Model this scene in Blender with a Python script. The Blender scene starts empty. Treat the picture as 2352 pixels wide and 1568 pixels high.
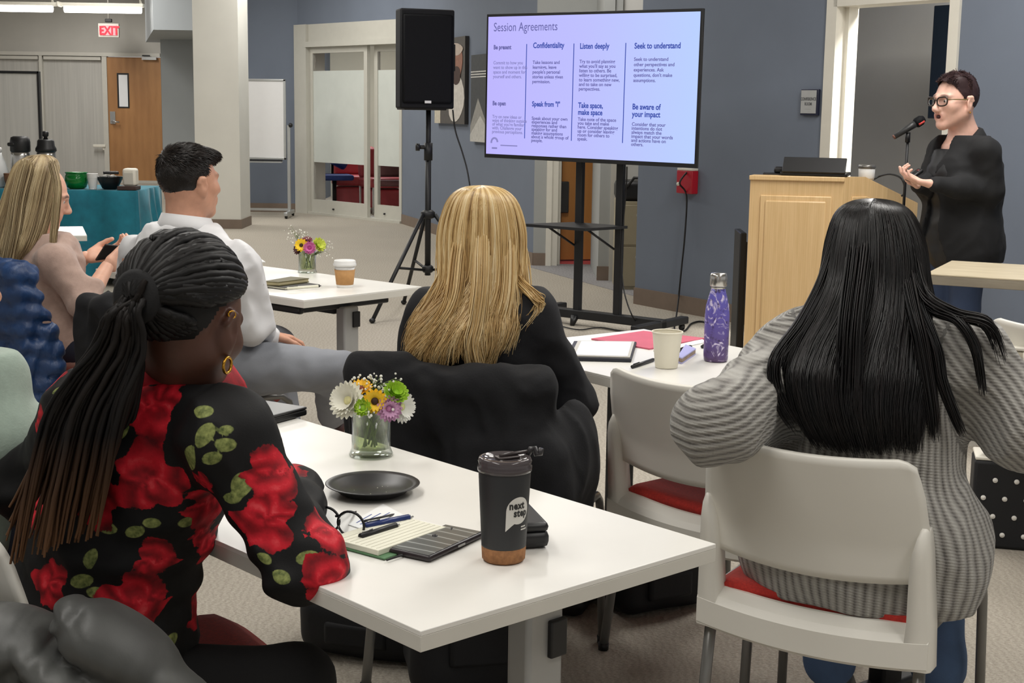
import bpy, bmesh, math, random
import numpy as np
from mathutils import Vector, Matrix
random.seed(7)
RNG = np.random.default_rng(7)
SC = bpy.context.scene
COL = SC.collection
PI = math.pi

# ---------------------------------------------------------------- camera
F_PX, PITCH, ROLL, CAM_H = 3258.0, 0.161, 0.015, 1.426
CX, CY = 1176.0, 784.0
_cp, _sp, _cr, _sr = math.cos(PITCH), math.sin(PITCH), math.cos(ROLL), math.sin(ROLL)
CAM_FW = np.array([0, _cp, -_sp])
_up = np.array([0, _sp, _cp]); _rt = np.array([1.0, 0, 0])
CAM_R = _cr*_rt + _sr*_up
CAM_U = -_sr*_rt + _cr*_up
CAM_P = np.array([0, 0, CAM_H])
cam_data = bpy.data.cameras.new('camera')
cam_data.sensor_fit = 'HORIZONTAL'; cam_data.sensor_width = 36.0
cam_data.lens = F_PX/2352.0*36.0
cam_data.clip_start = 0.05; cam_data.clip_end = 200
cam = bpy.data.objects.new('camera', cam_data); COL.objects.link(cam)
cam.matrix_world = Matrix(((CAM_R[0], CAM_U[0], -CAM_FW[0], 0),
                           (CAM_R[1], CAM_U[1], -CAM_FW[1], 0),
                           (CAM_R[2], CAM_U[2], -CAM_FW[2], CAM_H),
                           (0, 0, 0, 1)))
SC.camera = cam

# ---------------------------------------------------------------- world, lights, exposure
SC.view_settings.view_transform = 'Standard'
SC.view_settings.look = 'None'
SC.view_settings.gamma = 1.0
SC.view_settings.use_curve_mapping = False
SC.view_settings.exposure = 0.0
world = bpy.data.worlds.new('world'); SC.world = world
world.use_nodes = True
world.node_tree.nodes['Background'].inputs[0].default_value = (1.0, 0.985, 0.96, 1)
world.node_tree.nodes['Background'].inputs[1].default_value = 0.50

def ceiling_area(name, x, y, sx, sy, power, z=3.45):
    d = bpy.data.lights.new(name, 'AREA'); d.shape = 'RECTANGLE'; d.size = sx; d.size_y = sy
    d.energy = power*.76; d.color = (1.0, 0.97, 0.92)
    o = bpy.data.objects.new(name, d); COL.objects.link(o); o.location = (x, y, z)
    return o
for (x, y, sx, sy, p) in [(-1.3, 1.2, .5, 2.4, 62), (1.7, 1.2, .5, 2.4, 62), (-1.4, 4.6, .5, 2.4, 62), (1.4, 4.6, .5, 2.4, 62),
                          (-1.6, 8.6, .5, 2.4, 84), (2.2, 6.2, .4, 1.6, 96), (-3.2, 12.6, .5, 2.4, 110), (0.3, 11.4, .3, 1.2, 40),
                          (-5.6, 18.0, .5, 2.4, 120), (-2.6, 16.6, .5, 2.4, 80), (-7.5, 23.8, .5, 2.4, 120)]:
    ceiling_area('ceiling_light', x, y, sx, sy, p)

# ---------------------------------------------------------------- pixel -> place helpers
def ray(px, py): return (px-CX)/F_PX*CAM_R - (py-CY)/F_PX*CAM_U + CAM_FW
def at(px, py, Y):
    d = ray(px, py); return CAM_P + d*(Y/d[1])
def onz(px, py, z):
    d = ray(px, py); return CAM_P + d*((z-CAM_H)/d[2])
def onw(px, py, p0, p1):
    """point where the pixel meets the vertical plane through floor points p0,p1"""
    t = np.array([p1[0]-p0[0], p1[1]-p0[1], 0.0]); n = np.array([-t[1], t[0], 0])
    d = ray(px, py); return CAM_P + d*(np.dot(np.array([p0[0], p0[1], 0])-CAM_P, n)/np.dot(d, n))
def vv(*a): return np.array(a, float)
def unit(a): a = np.asarray(a, float); return a/np.linalg.norm(a)

# ---------------------------------------------------------------- materials
def srgb(r, g, b):
    def f(c):
        c /= 255.0
        return c/12.92 if c <= .04045 else ((c+.055)/1.055)**2.4
    return (f(r), f(g), f(b), 1)
class NT:
    def __init__(s, name):
        s.m = bpy.data.materials.new(name); s.m.use_nodes = True
        s.t = s.m.node_tree; s.n = s.t.nodes; s.bsdf = s.n['Principled BSDF']
    def node(s, typ, **kw):
        n = s.n.new(typ)
        for k, v in kw.items():
            if k.startswith('i_'):
                key = k[2:]; key = int(key) if key.isdigit() else key.replace('_', ' ')
                n.inputs[key].default_value = v
            else: setattr(n, k, v)
        return n
    def link(s, a, b): s.t.links.new(a, b)
    def ramp(s, fac, stops):
        r = s.node('ShaderNodeValToRGB'); e = r.color_ramp.elements
        while len(e) < len(stops): e.new(0.5)
        for i, (p, c) in enumerate(stops): e[i].position = p; e[i].color = c
        s.link(fac, r.inputs[0]); return r.outputs[0]
    def coords(s, kind='Object', scale=(1, 1, 1)):
        tc = s.node('ShaderNodeTexCoord'); mp = s.node('ShaderNodeMapping'); mp.inputs['Scale'].default_value = scale
        s.link(tc.outputs[kind], mp.inputs[0]); return mp.outputs[0]
    def noise(s, vec, scale, detail=3, rough=.55):
        n = s.node('ShaderNodeTexNoise', i_Scale=scale, i_Detail=detail, i_Roughness=rough)
        s.link(vec, n.inputs['Vector']); return n.outputs['Fac']
    def attr(s, name):
        a = s.node('ShaderNodeAttribute', attribute_name=name); return a.outputs['Fac']
    def math(s, op, a, b=None):
        m = s.node('ShaderNodeMath', operation=op)
        for i, v in enumerate((a, b)):
            if v is None: continue
            if isinstance(v, (int, float)): m.inputs[i].default_value = v
            else: s.link(v, m.inputs[i])
        return m.outputs[0]
    def mix(s, fac, a, b):
        m = s.node('ShaderNodeMix', data_type='RGBA')
        for sock, v in ((m.inputs[0], fac), (m.inputs[6], a), (m.inputs[7], b)):
            if isinstance(v, (int, float, tuple)): sock.default_value = v
            else: s.link(v, sock)
        return m.outputs[2]
    def bump(s, h, strength=.3, dist=.01):
        b = s.node('ShaderNodeBump', i_Strength=strength, i_Distance=dist); s.link(h, b.inputs['Height'])
        s.link(b.outputs[0], s.bsdf.inputs['Normal'])
    def set(s, **kw):
        for k, v in kw.items():
            key = k.replace('_', ' ')
            if isinstance(v, (int, float, tuple)): s.bsdf.inputs[key].default_value = v
            else: s.link(v, s.bsdf.inputs[key])
MATS = {}
def mat(name, rgb, rough=.6, var=.06, scale=12, bump=0, bscale=60, bdist=.004, **kw):
    """plain material with slight procedural colour variation and optional fine relief"""
    if name in MATS: return MATS[name]
    t = NT(name); c = srgb(*rgb); vec = t.coords()
    if var > 0:
        f = t.noise(vec, scale)
        lo = tuple(x*(1-var) for x in c[:3])+(1,); hi = tuple(min(1, x*(1+var)) for x in c[:3])+(1,)
        t.set(Base_Color=t.ramp(f, [(.3, lo), (.7, hi)]))
    else: t.set(Base_Color=c)
    t.set(Roughness=rough, **kw)
    if bump: t.bump(t.noise(vec, bscale, 4, .6), bump, bdist)
    MATS[name] = t.m; return t.m

# ---------------------------------------------------------------- objects
def link_obj(name, me, m, parent=None, kind=None, label=None, cat=None, group=None):
    o = bpy.data.objects.new(name, me); COL.objects.link(o)
    if m is not None and me is not None and not me.materials:
        for q in (m if isinstance(m, (list, tuple)) else [m]): me.materials.append(q)
    if parent is not None:
        o.parent = parent
    tag(o, label, cat, group, kind); return o
def tag(o, label=None, cat=None, group=None, kind=None):
    if label: o['label'] = label
    if cat: o['category'] = cat
    if group: o['group'] = group
    if kind: o['kind'] = kind
    return o
def empty(name, loc, label=None, cat=None, group=None, rz=0, kind=None):
    o = bpy.data.objects.new(name, None); COL.objects.link(o); o.empty_display_size = .1
    o.location = tuple(loc); o.rotation_euler = (0, 0, rz)
    return tag(o, label, cat, group, kind)
def copy_tree(o, parent=None):
    c = o.copy(); COL.objects.link(c); c.parent = parent
    for ch in list(o.children): copy_tree(ch, c)
    return c

class MB:
    """collects shapes in one bmesh and links them as one mesh object"""
    def __init__(s): s.bm = bmesh.new(); s.mi = 0
    def _add(s, verts, faces, smooth=False):
        vs = [s.bm.verts.new(tuple(v)) for v in verts]
        out = []
        for f in faces:
            try:
                fc = s.bm.faces.new([vs[i] for i in f]); fc.smooth = smooth; fc.material_index = s.mi; out.append(fc)
            except ValueError: pass
        return vs, out
    def box(s, c, size, rz=0, bev=0, rot=None, seg=2):
        sx, sy, sz = [q/2 for q in size]
        M = rot if rot is not None else Matrix.Rotation(rz, 3, 'Z')
        co = [Vector(c)+M@Vector((x*sx, y*sy, z*sz)) for z in (-1, 1) for y in (-1, 1) for x in (-1, 1)]
        vs, fs = s._add(co, [(0, 2, 3, 1), (4, 5, 7, 6), (0, 1, 5, 4), (2, 6, 7, 3), (0, 4, 6, 2), (1, 3, 7, 5)])
        if bev > 0:
            es = list({e for f in fs for e in f.edges})
            r = bmesh.ops.bevel(s.bm, geom=es, offset=bev, segments=seg, affect='EDGES', profile=.5)
            for f in r['faces']: f.smooth = True; f.material_index = s.mi
        return s
    def tube(s, pts, r, n=10, cap=True, closed=False):
        pts = [Vector(p) for p in pts]; k = len(pts)
        rs = r if isinstance(r, (list, tuple)) else [r]*k
        rings = []; prev = None
        for i, p in enumerate(pts):
            if closed: d = pts[(i+1) % k]-pts[i-1]
            else: d = pts[min(i+1, k-1)]-pts[max(i-1, 0)]
            d.normalize()
            if prev is None:
                a = Vector((0, 0, 1)) if abs(d.z) < .9 else Vector((1, 0, 0)); x = d.cross(a).normalized()
            else:
                x = (prev-d*prev.dot(d)).normalized()
            prev = x; y = d.cross(x)
            rings.append([p+(x*math.cos(2*PI*j/n)+y*math.sin(2*PI*j/n))*rs[i] for j in range(n)])
        vs = [v for ring in rings for v in ring]; fs = []
        for i in range(k if closed else k-1):
            for j in range(n):
                a = i*n; b = ((i+1) % k)*n; fs.append((a+j, a+(j+1) % n, b+(j+1) % n, b+j))
        if cap and not closed: fs += [tuple(range(n))[::-1], tuple((k-1)*n+j for j in range(n))]
        s._add(vs, fs, True); return s
    def lathe(s, prof, c=(0, 0, 0), n=32, axis=None, closed=True):
        """prof: (r,z) from bottom to top; axis: 3x3 rotation"""
        M = axis if axis is not None else Matrix.Identity(3); c = Vector(c)
        vs = []; k = len(prof)
        for (r, z) in prof:
            for j in range(n): vs.append(c+M@Vector((r*math.cos(2*PI*j/n), r*math.sin(2*PI*j/n), z)))
        fs = [(i*n+j, i*n+(j+1) % n, (i+1)*n+(j+1) % n, (i+1)*n+j) for i in range(k-1) for j in range(n)]
        if closed:
            fs.append(tuple(range(n))[::-1]); fs.append(tuple((k-1)*n+j for j in range(n)))
        s._add(vs, fs, True); return s
    def prism(s, poly, h, M=None, z0=0, bev=0):
        """poly in local xy extruded along local z from z0 to z0+h; M 4x4"""
        M = M if M is not None else Matrix.Identity(4); n = len(poly)
        vs = [M@Vector((x, y, z)) for z in (z0, z0+h) for (x, y) in poly]
        fs = [tuple(range(n))[::-1], tuple(range(n, 2*n))]+[(i, (i+1) % n, n+(i+1) % n, n+i) for i in range(n)]
        v2, f2 = s._add(vs, fs)
        if bev > 0:
            es = list({e for f in f2 for e in f.edges})
            r = bmesh.ops.bevel(s.bm, geom=es, offset=bev, segments=2, affect='EDGES', profile=.5)
            for f in r['faces']: f.smooth = True
        return s
    def grid(s, P, thick=0, closed_u=False, nrm=None):
        """P: (nu,nv,3) points; optional thickness along averaged normals"""
        P = np.asarray(P, float); nu, nv = P.shape[:2]
        def quads(off, flip):
            q = []
            for i in range(nu if closed_u else nu-1):
                for j in range(nv-1):
                    a = off+i*nv+j; b = off+((i+1) % nu)*nv+j
                    f = (a, b, b+1, a+1); q.append(f[::-1] if flip else f)
            return q
        if thick == 0:
            s._add(P.reshape(-1, 3), quads(0, False), True); return s
        du = np.gradient(P, axis=0); dv = np.gradient(P, axis=1); N = np.cross(du, dv)
        N /= np.maximum(np.linalg.norm(N, axis=2, keepdims=True), 1e-9)
        Q = P-N*thick; off = nu*nv
        fs = quads(0, False)+quads(off, True)
        for i in range(nu if closed_u else nu-1):
            i2 = (i+1) % nu
            fs.append((i*nv, off+i*nv, off+i2*nv, i2*nv)); fs.append((i*nv+nv-1, i2*nv+nv-1, off+i2*nv+nv-1, off+i*nv+nv-1))
        if not closed_u:
            for j in range(nv-1):
                fs.append((j, j+1, off+j+1, off+j)); b = (nu-1)*nv; fs.append((b+j, off+b+j, off+b+j+1, b+j+1))
        s._add(np.concatenate([P.reshape(-1, 3), Q.reshape(-1, 3)]), fs, True); return s
    def ball(s, c, r, seg=12, rings=8, M=None):
        r = (r, r, r) if isinstance(r, (int, float)) else r
        vs = []; c = Vector(c); M = M if M is not None else Matrix.Identity(3)
        for i in range(rings+1):
            th = PI*i/rings
            for j in range(seg):
                ph = 2*PI*j/seg
                vs.append(c+M@Vector((r[0]*math.sin(th)*math.cos(ph), r[1]*math.sin(th)*math.sin(ph), r[2]*math.cos(th))))
        fs = [(i*seg+j, (i+1)*seg+j, (i+1)*seg+(j+1) % seg, i*seg+(j+1) % seg) for i in range(rings) for j in range(seg)]
        s._add(vs, fs, True); return s
    def mesh(s, name):
        bmesh.ops.remove_doubles(s.bm, verts=s.bm.verts, dist=1e-6)
        bmesh.ops.recalc_face_normals(s.bm, faces=s.bm.faces)
        me = bpy.data.meshes.new(name); s.bm.to_mesh(me); s.bm.free(); return me
    def build(s, name, m, parent=None, **kw):
        return link_obj(name, s.mesh(name), m, parent, **kw)
def box_obj(name, c, size, m, parent=None, rz=0, bev=0, **kw):
    return MB().box(c, size, rz, bev).build(name, m, parent, **kw)
def text_mesh(body, size, ext=.0004, align='LEFT', bold=0, shear=0, sx=1.0, spacing=1.0, line=1.0):
    cu = bpy.data.curves.new('txt', 'FONT'); cu.body = body; cu.size = size; cu.extrude = ext; cu.align_x = align
    cu.offset = bold; cu.shear = shear; cu.space_character = spacing; cu.space_line = line; cu.resolution_u = 3
    o = bpy.data.objects.new('txt', cu); COL.objects.link(o)
    dg = bpy.context.evaluated_depsgraph_get(); dg.update()
    me = bpy.data.meshes.new_from_object(o.evaluated_get(dg))
    bpy.data.objects.remove(o); bpy.data.curves.remove(cu)
    if sx != 1.0:
        for v in me.vertices: v.co.x *= sx
    me.materials.clear()
    return me
def xform_mesh(me, M):
    me.transform(M); return me
# ================================================================ SETTING
def wall_mat(name, rgb, var=.035):
    t = NT(name); vec = t.coords(); c = srgb(*rgb)
    f = t.noise(vec, 2.2, 4)
    t.set(Base_Color=t.ramp(f, [(.3, tuple(x*(1-var) for x in c[:3])+(1,)), (.7, tuple(x*(1+var) for x in c[:3])+(1,))]), Roughness=.75)
    t.bump(t.noise(vec, 240, 2), .08, .002); return t.m
M_BLUE = wall_mat('paint_slate_blue', (114, 123, 138))
M_GREYW = wall_mat('paint_warm_grey', (178, 175, 168))
M_SIDEG = wall_mat('paint_cool_grey', (160, 165, 168))
M_COLW = wall_mat('paint_column_white', (222, 220, 211))
M_HALL = wall_mat('paint_hall_grey', (166, 168, 166))
M_CONF = wall_mat('paint_conference_grey', (168, 166, 162))
M_CEIL = wall_mat('ceiling_white', (205, 203, 198))
M_BASE = mat('vinyl_baseboard_taupe', (126, 110, 97), .55)
M_TRIM = mat('painted_trim_white', (226, 222, 210), .45, .02)
M_TRIMG = mat('painted_trim_grey', (196, 193, 184), .45, .02)

def carpet(name, a, b, scale):
    t = NT(name); vec = t.coords()
    v = t.node('ShaderNodeTexVoronoi', i_Scale=scale, i_Randomness=1.0); t.link(vec, v.inputs['Vector'])
    n1 = t.noise(vec, scale*1.6, 3, .65); n2 = t.noise(vec, .9, 3)
    w = t.node('ShaderNodeTexWave', i_Scale=scale*.16, i_Distortion=9.0, i_Detail=2.0); t.link(vec, w.inputs['Vector'])
    h = t.math('ADD', t.math('MULTIPLY', n1, .92), t.math('MULTIPLY', w.outputs['Fac'], .10))
    c1 = t.ramp(h, [(.3, srgb(*a)), (.75, srgb(*b))])
    c2 = t.mix(t.math('MULTIPLY', n2, .28), c1, srgb(*(int(x*.8) for x in a)))
    t.set(Base_Color=c2, Roughness=.95, Specular_IOR_Level=.1)
    t.bump(t.math('ADD', h, t.math('MULTIPLY', v.outputs['Distance'], .8)), .55, .006); return t.m
M_CARPET = carpet('loop_pile_carpet_beige', (158, 150, 138), (200, 193, 180), 85)
M_CARPET2 = carpet('hall_carpet_grey', (138, 136, 138), (170, 168, 168), 70)

MB().box((-2, 12, -.05), (30, 40, .1)).build('floor', M_CARPET, kind='structure', label='beige loop pile carpet floor')
MB().box((-2, 12, 3.75), (30, 40, .1)).build('ceiling', M_CEIL, kind='structure', label='white ceiling')

YB = 26.5                                             # back wall
def X(px, Y, py=300): return at(px, py, Y)[0]
def Z(py, Y, px=1176): return at(px, py, Y)[2]
def slab(name, x0, x1, y0, y1, z0, z1, m, parent=None, **kw):
    return box_obj(name, ((x0+x1)/2, (y0+y1)/2, (z0+z1)/2), (abs(x1-x0), abs(y1-y0), abs(z1-z0)), m, parent, **kw)
zt = Z(127, YB, 250)
slab('wall_back', -14, -5.2, YB, YB+.2, zt, 3.7, M_GREYW, kind='structure', label='warm grey wall over the shaded glazing')
xd0, xd1 = X(251, YB), X(373, YB)
# glazing with roller shades, mullions
M_SHADE = NT('roller_shade_cloth')
_v = M_SHADE.coords(scale=(1, 1, 1)); _w = M_SHADE.noise(M_SHADE.coords(scale=(9, 1, .25)), 3, 3)
M_SHADE.set(Base_Color=M_SHADE.ramp(_w, [(.3, srgb(176, 174, 169)), (.75, srgb(192, 190, 184))]), Roughness=.85); M_SHADE.bump(M_SHADE.noise(_v, 150, 2), .1, .002)
M_SHADE = M_SHADE.m
for k, (a, b) in enumerate(((-140, 98), (103, 241))):
    w = slab('window_%d' % (k+1), X(a, YB), X(b, YB), YB+.05, YB+.12, 0.25, zt, M_SHADE, kind='structure', label='grey roller shade drawn over back wall glazing')
    slab('shade_roller', X(a+4, YB), X(b-4, YB), YB-.03, YB+.04, zt-.09, zt-.03, M_TRIMG, w)
    slab('sill_panel', X(a, YB), X(b, YB), YB+.03, YB+.05, 0, .27, M_SHADE, w)
for k, (a, b) in enumerate(((97, 104), (240, 251))):
    slab('trim_%d' % (k+1), X(a, YB), X(b, YB), YB-.05, YB+.08, 0, zt, M_TRIMG, kind='structure', label='grey mullion of back wall glazing')
slab('trim_3', -14, X(373, YB), YB-.06, YB+.06, zt-.02, zt+.045, M_TRIMG, kind='structure', label='grey head rail over back wall glazing')

# wooden door
def wood(name, a, b, sc=(6, 6, .6), scale=2.5, rough=.45, dist=2.5, band=.08):
    t = NT(name); vec = t.coords(scale=sc); n = t.noise(vec, scale, 5, .6)
    wv = t.node('ShaderNodeTexWave', i_Scale=1.1, i_Distortion=dist*4, i_Detail=3.0); t.link(vec, wv.inputs['Vector'])
    f = t.math('ADD', t.math('MULTIPLY', n, 1-band), t.math('MULTIPLY', wv.outputs['Fac'], band))
    t.set(Base_Color=t.ramp(f, [(.3, srgb(*a)), (.7, srgb(*b))]), Roughness=rough); t.bump(f, .05, .002); return t.m
M_DOORW = wood('door_oak_veneer', (150, 105, 64), (178, 130, 82), (2.2, 2.2, .5), 1.6, .45, 1.2)
M_BLACK = mat('black_plastic', (22, 22, 24), .45, .1)
M_BLACKM = mat('black_powder_coat', (20, 21, 24), .5, .1)
M_STEEL = mat('satin_steel', (190, 190, 188), .3, .03, Metallic=.9)
M_PANEL = mat('lit_frosted_pane', (235, 236, 238), .3, .01)
d = slab('door_1', xd0, xd1, YB-.02, YB+.03, 0.01, zt-.03, M_DOORW, kind='structure', label='oak veneer door with narrow vision pane below exit sign')
slab('vision_frame', X(273, YB), X(300, YB), YB-.03, YB-.02, Z(248, YB, 290), Z(168, YB, 290), M_BLACK, d)
slab('vision_pane', X(277, YB), X(297, YB), YB-.035, YB-.028, Z(245, YB, 290), Z(172, YB, 290), M_PANEL, d)
slab('lock_plate', X(255, YB), X(267, YB), YB-.04, YB-.02, Z(284, YB, 260), Z(256, YB, 260), M_STEEL, d)
MB().tube([(X(261, YB), YB-.03, Z(279, YB, 260)), (X(261, YB), YB-.1, Z(279, YB, 260)), (X(278, YB), YB-.1, Z(280, YB, 260))], .014).build('lever_handle', M_STEEL, d)
slab('door_closer', X(333, YB), X(366, YB), YB-.1, YB-.02, Z(138, YB, 350), Z(132, YB, 350), M_STEEL, d)
slab('closer_arm', X(335, YB), X(352, YB), YB-.13, YB-.1, Z(130, YB, 350), Z(127, YB, 350), M_BLACK, d)
slab('trim_4', X(250, YB), X(447, YB), YB-.04, YB+.03, 0, .05, M_TRIMG, kind='structure', label='pale threshold strip under the oak door')
# small white handle on the shaded panel
hb = empty('push_handle', (X(229, YB), YB-.05, Z(337, YB, 230)), 'small white push handle on grey shaded glazing left of oak door', 'handle')
MB().box((0, 0, .02), (.23, .05, .05), bev=.01).build('bar', M_TRIM, hb)
MB().box((.09, .03, -.02), (.07, .05, .08), bev=.01).build('bracket', M_TRIM, hb)

# side wall, bulkhead, column
YS = 22.0
slab('wall_side', X(373, YS), X(560, YS), YS, YS+6, 0, 3.7, M_SIDEG, kind='structure', label='cool grey wall return beside the oak door')
zb = Z(76, 20, 400)
MB().prism([(X(358, 19.2), 19.2), (X(470, 19.2), 19.2), (X(470, 19.2), 23), (X(340, 23), 23)], 3.7-zb, z0=zb).build('wall_bulkhead', M_SIDEG, kind='structure', label='bluish grey bulkhead over the wall return')
YC = 16.8
xc0, xc1 = X(447, YC), X(546, YC)
colm = slab('wall_column', xc0, xc1+.02, YC, YC+.62, 0, 3.7, M_COLW, kind='structure', label='white square column behind the man in white shirt')
slab('baseboard_column', xc0-.012, xc1+.032, YC-.012, YC+.63, 0, .11, M_BASE, kind='structure', label='taupe baseboard around the column foot')

# blue wall pieces
def wall_seg(name, p0, p1, z0, z1, m, thick=.14, parent=None, **kw):
    """wall with its room face on p0->p1, thickness away from the camera side"""
    p0 = vv(*p0); p1 = vv(*p1); t = unit(p1-p0); n = vv(-t[1], t[0])
    if n[1] < 0: n = -n
    c = (p0+p1)/2+n*thick/2
    return box_obj(name, (c[0], c[1], (z0+z1)/2), (np.linalg.norm(p1-p0), thick, z1-z0), m, parent, rz=math.atan2(t[1], t[0]), **kw)
def base_seg(name, p0, p1, h=.12, **kw):
    p0 = vv(*p0); p1 = vv(*p1); t = unit(p1-p0); n = vv(-t[1], t[0])
    if n[1] < 0: n = -n
    c = (p0+p1)/2-n*.006
    return box_obj(name, (c[0], c[1], h/2), (np.linalg.norm(p1-p0), .012, h), M_BASE, rz=math.atan2(t[1], t[0]), kind='structure', **kw)
A0 = (X(500, 19.62), 19.62); A1 = (-2.975, 19.66)
S0 = (-2.975, 19.66); S1 = (-1.42, 17.97)
B0 = S1; B1 = (0.19, 13.22)
R0 = vv(.923, 10.657); RD = unit((.68, -1.0)); RN = vv(-RD[1], RD[0])   # right wall, normal away from camera
def RW(t, off=0): return R0+RD*t+RN*off
wall_seg('wall_left', A0, A1, 0, 3.7, M_BLUE, kind='structure', label='slate blue wall behind the whiteboard')
base_seg('baseboard_left', A0, A1, label='taupe baseboard under slate blue wall behind whiteboard')
zh = Z(58, 19.66, 690)
wall_seg('wall_over_doors', S0, S1, zh, 3.7, M_BLUE, thick=.3, kind='structure', label='slate blue wall over the sliding glass doors')
wall_seg('wall_middle', B0, B1, 0, 3.7, M_BLUE, kind='structure', label='slate blue wall carrying the canvas prints')
base_seg('baseboard_middle', B0, B1, label='taupe baseboard under the canvas print wall')

# ---- sliding doors
M_ALU = mat('painted_aluminium_beige', (196, 194, 184), .45, .02)
M_GLASS = NT('clear_glass'); M_GLASS.set(Base_Color=(1, 1, 1, 1), Roughness=.02, Transmission_Weight=1.0, IOR=1.02, Specular_IOR_Level=.4); M_GLASS = M_GLASS.m
M_FROST = mat('frosted_film', (205, 210, 204), .6, .03, 5)
sdir = unit(vv(*S1)-vv(*S0)); sn = vv(-sdir[1], sdir[0]); sn = sn if sn[1] > 0 else -sn
SL = float(np.linalg.norm(vv(*S1)-vv(*S0))); srz = math.atan2(sdir[1], sdir[0])
SW = empty('door_2', (S0[0], S0[1], 0), 'beige framed sliding glass doors with frosted film', rz=srz, kind='structure')
def sbox(name, u0, u1, z0, z1, v0, v1, m, parent=SW, bev=0):
    return box_obj(name, ((u0+u1)/2, (v0+v1)/2, (z0+z1)/2), (u1-u0, v1-v0, z1-z0), m, parent, bev=bev)
def su(px, py=300):
    p = onw(px, py, S0, S1); return float(np.dot(p[:2]-vv(*S0), sdir))
def sz(px, py): return float(onw(px, py, S0, S1)[2])
u1_, u2_, u3_, u4_ = su(712), su(838), su(850), SL+.02
zd = sz(720, 105)
sbox('jamb', 0, u1_, 0, zh, -.06, .25, M_ALU); sbox('header', u1_, u4_, zd, zh, -.02, .25, M_ALU)
sbox('header_lip', u1_-.02, u4_, zd-.02, zd+.05, -.07, .2, M_ALU)
sbox('jamb', u4_-.05, u4_, 0, zd, -.02, .2, M_ALU)
sbox('track_sill', u1_, u4_, 0, .03, -.05, .22, M_ALU)
def sleaf(a, b, v):
    leaf = sbox('door_leaf', a, b, .03, .2, v, v+.05, M_ALU)      # bottom rail carries the leaf
    sbox('stile', a, a+.07, .2, zd-.1, v, v+.05, M_ALU, leaf); sbox('stile', b-.07, b, .2, zd-.1, v, v+.05, M_ALU, leaf)
    sbox('top_rail', a, b, zd-.1, zd-.02, v, v+.05, M_ALU, leaf)
    sbox('glass_pane', a+.07, b-.07, .2, zd-.1, v+.02, v+.03, M_GLASS, leaf)
    zf0, zf1 = sz(770, 375), sz(770, 162)
    sbox('frosted_film', a+.07, b-.07, zf0, zf1, v+.012, v+.018, M_FROST, leaf)
    MB().lathe([(.012, 0), (.012, .02)], ((a+b)/2-.1, v-.02, .09), 10, Matrix.Rotation(-PI/2, 3, 'X')).build('lock_cylinder', M_BLACK, leaf)
sleaf(u1_, u2_+.05, .0); sleaf(u3_-.02, u4_-.04, .08)
# room behind the sliding doors
def sw_world(u, v): return vv(*S0)+sdir*u+sn*v
def room_piece(name, u0, u1, v0, v1, z0, z1, m, label, kind='structure'):
    c = sw_world((u0+u1)/2, (v0+v1)/2)
    return box_obj(name, (c[0], c[1], (z0+z1)/2), (abs(u1-u0), abs(v1-v0), abs(z1-z0)), m, rz=srz, kind=kind, label=label)
M_BEIGEW = wall_mat('paint_beige', (206, 202, 184))
slab('wall_meeting_room', -4.0, .6, 23.4, 23.5, 0, 3.0, M_BEIGEW, kind='structure', label='beige wall inside the glass meeting room')
slab('wall_meeting_left', -4.1, -4.0, 20.0, 23.5, 0, 3.0, M_BEIGEW, kind='structure', label='side wall inside the glass meeting room')
slab('wall_meeting_pier', X(716, 22.6), X(744, 22.6), 22.6, 23.4, 0, 3.0, M_BLUE, kind='structure', label='slate pier inside the glass meeting room')
MB().prism([(-4.1, 20.0), (S0[0]+.1, S0[1]+.4), (S1[0]+.25, S1[1]+.2), (.6, 17.6), (.6, 23.5), (-4.1, 23.5)], .1, z0=2.9).build('ceiling_meeting_room', M_CEIL, kind='structure', label='ceiling of the glass meeting room')
def mr(px, Y, py=440): p = at(px, py, Y); return vv(p[0], p[1])
_L = bpy.data.lights.new('meeting_room_fill', 'AREA'); _L.energy = 60; _L.shape = 'RECTANGLE'; _L.size = 1.2; _L.size_y = .5  # fill light added to brighten the dark room behind the glass
_o = bpy.data.objects.new('meeting_room_fill', _L); COL.objects.link(_o); _q = mr(810, 21.2); _o.location = (_q[0], _q[1], 2.85)
# red lounge chair and blue chair seen below the film
M_REDV = mat('red_vinyl', (186, 72, 78), .45, .08)
M_BLUEV = mat('blue_fabric', (38, 62, 130), .7, .1)
M_MAROON = mat('maroon_fabric', (110, 72, 72), .8, .1)
M_LEGW = mat('white_metal', (226, 226, 224), .4, .02)
def low_chair(name, px, Y, yaw, m, mleg, label):
    c = mr(px, Y); o = empty(name, (c[0], c[1], 0), label, 'chair', rz=srz+yaw)
    MB().box((0, 0, .42), (.6, .55, .14), bev=.04).build('seat', m, o)
    MB().box((0, .26, .68), (.6, .12, .42), bev=.05, rot=Matrix.Rotation(-.18, 3, 'X')).build('backrest', m, o)
    MB().box((0, 0, .2), (.5, .45, .26), bev=.03).build('base', m, o)
    for sx in (-1, 1):
        MB().tube([(sx*.27, -.25, .0), (sx*.27, -.25, .36)], .015).build('leg', mleg, o)
        MB().tube([(sx*.27, .25, .0), (sx*.27, .25, .36)], .015).build('leg', mleg, o)
    return o
low_chair('lounge_chair', 812, 20.4, .9, M_REDV, M_LEGW, 'red vinyl lounge chair behind left sliding glass door')
low_chair('lounge_chair', 884, 19.9, 1.3, M_REDV, M_LEGW, 'red vinyl lounge chair behind right sliding glass door')
c = mr(764, 20.1); o = empty('office_chair', (c[0], c[1], 0), 'blue office chair behind left sliding glass door', 'chair', rz=.3)
MB().box((0, 0, .78), (.5, .14, .24), bev=.05, rot=Matrix.Rotation(.5, 3, 'Y')).build('backrest', M_BLUEV, o)
MB().box((0, -.2, .48), (.46, .46, .08), bev=.03).build('seat', M_BLUEV, o)
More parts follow.
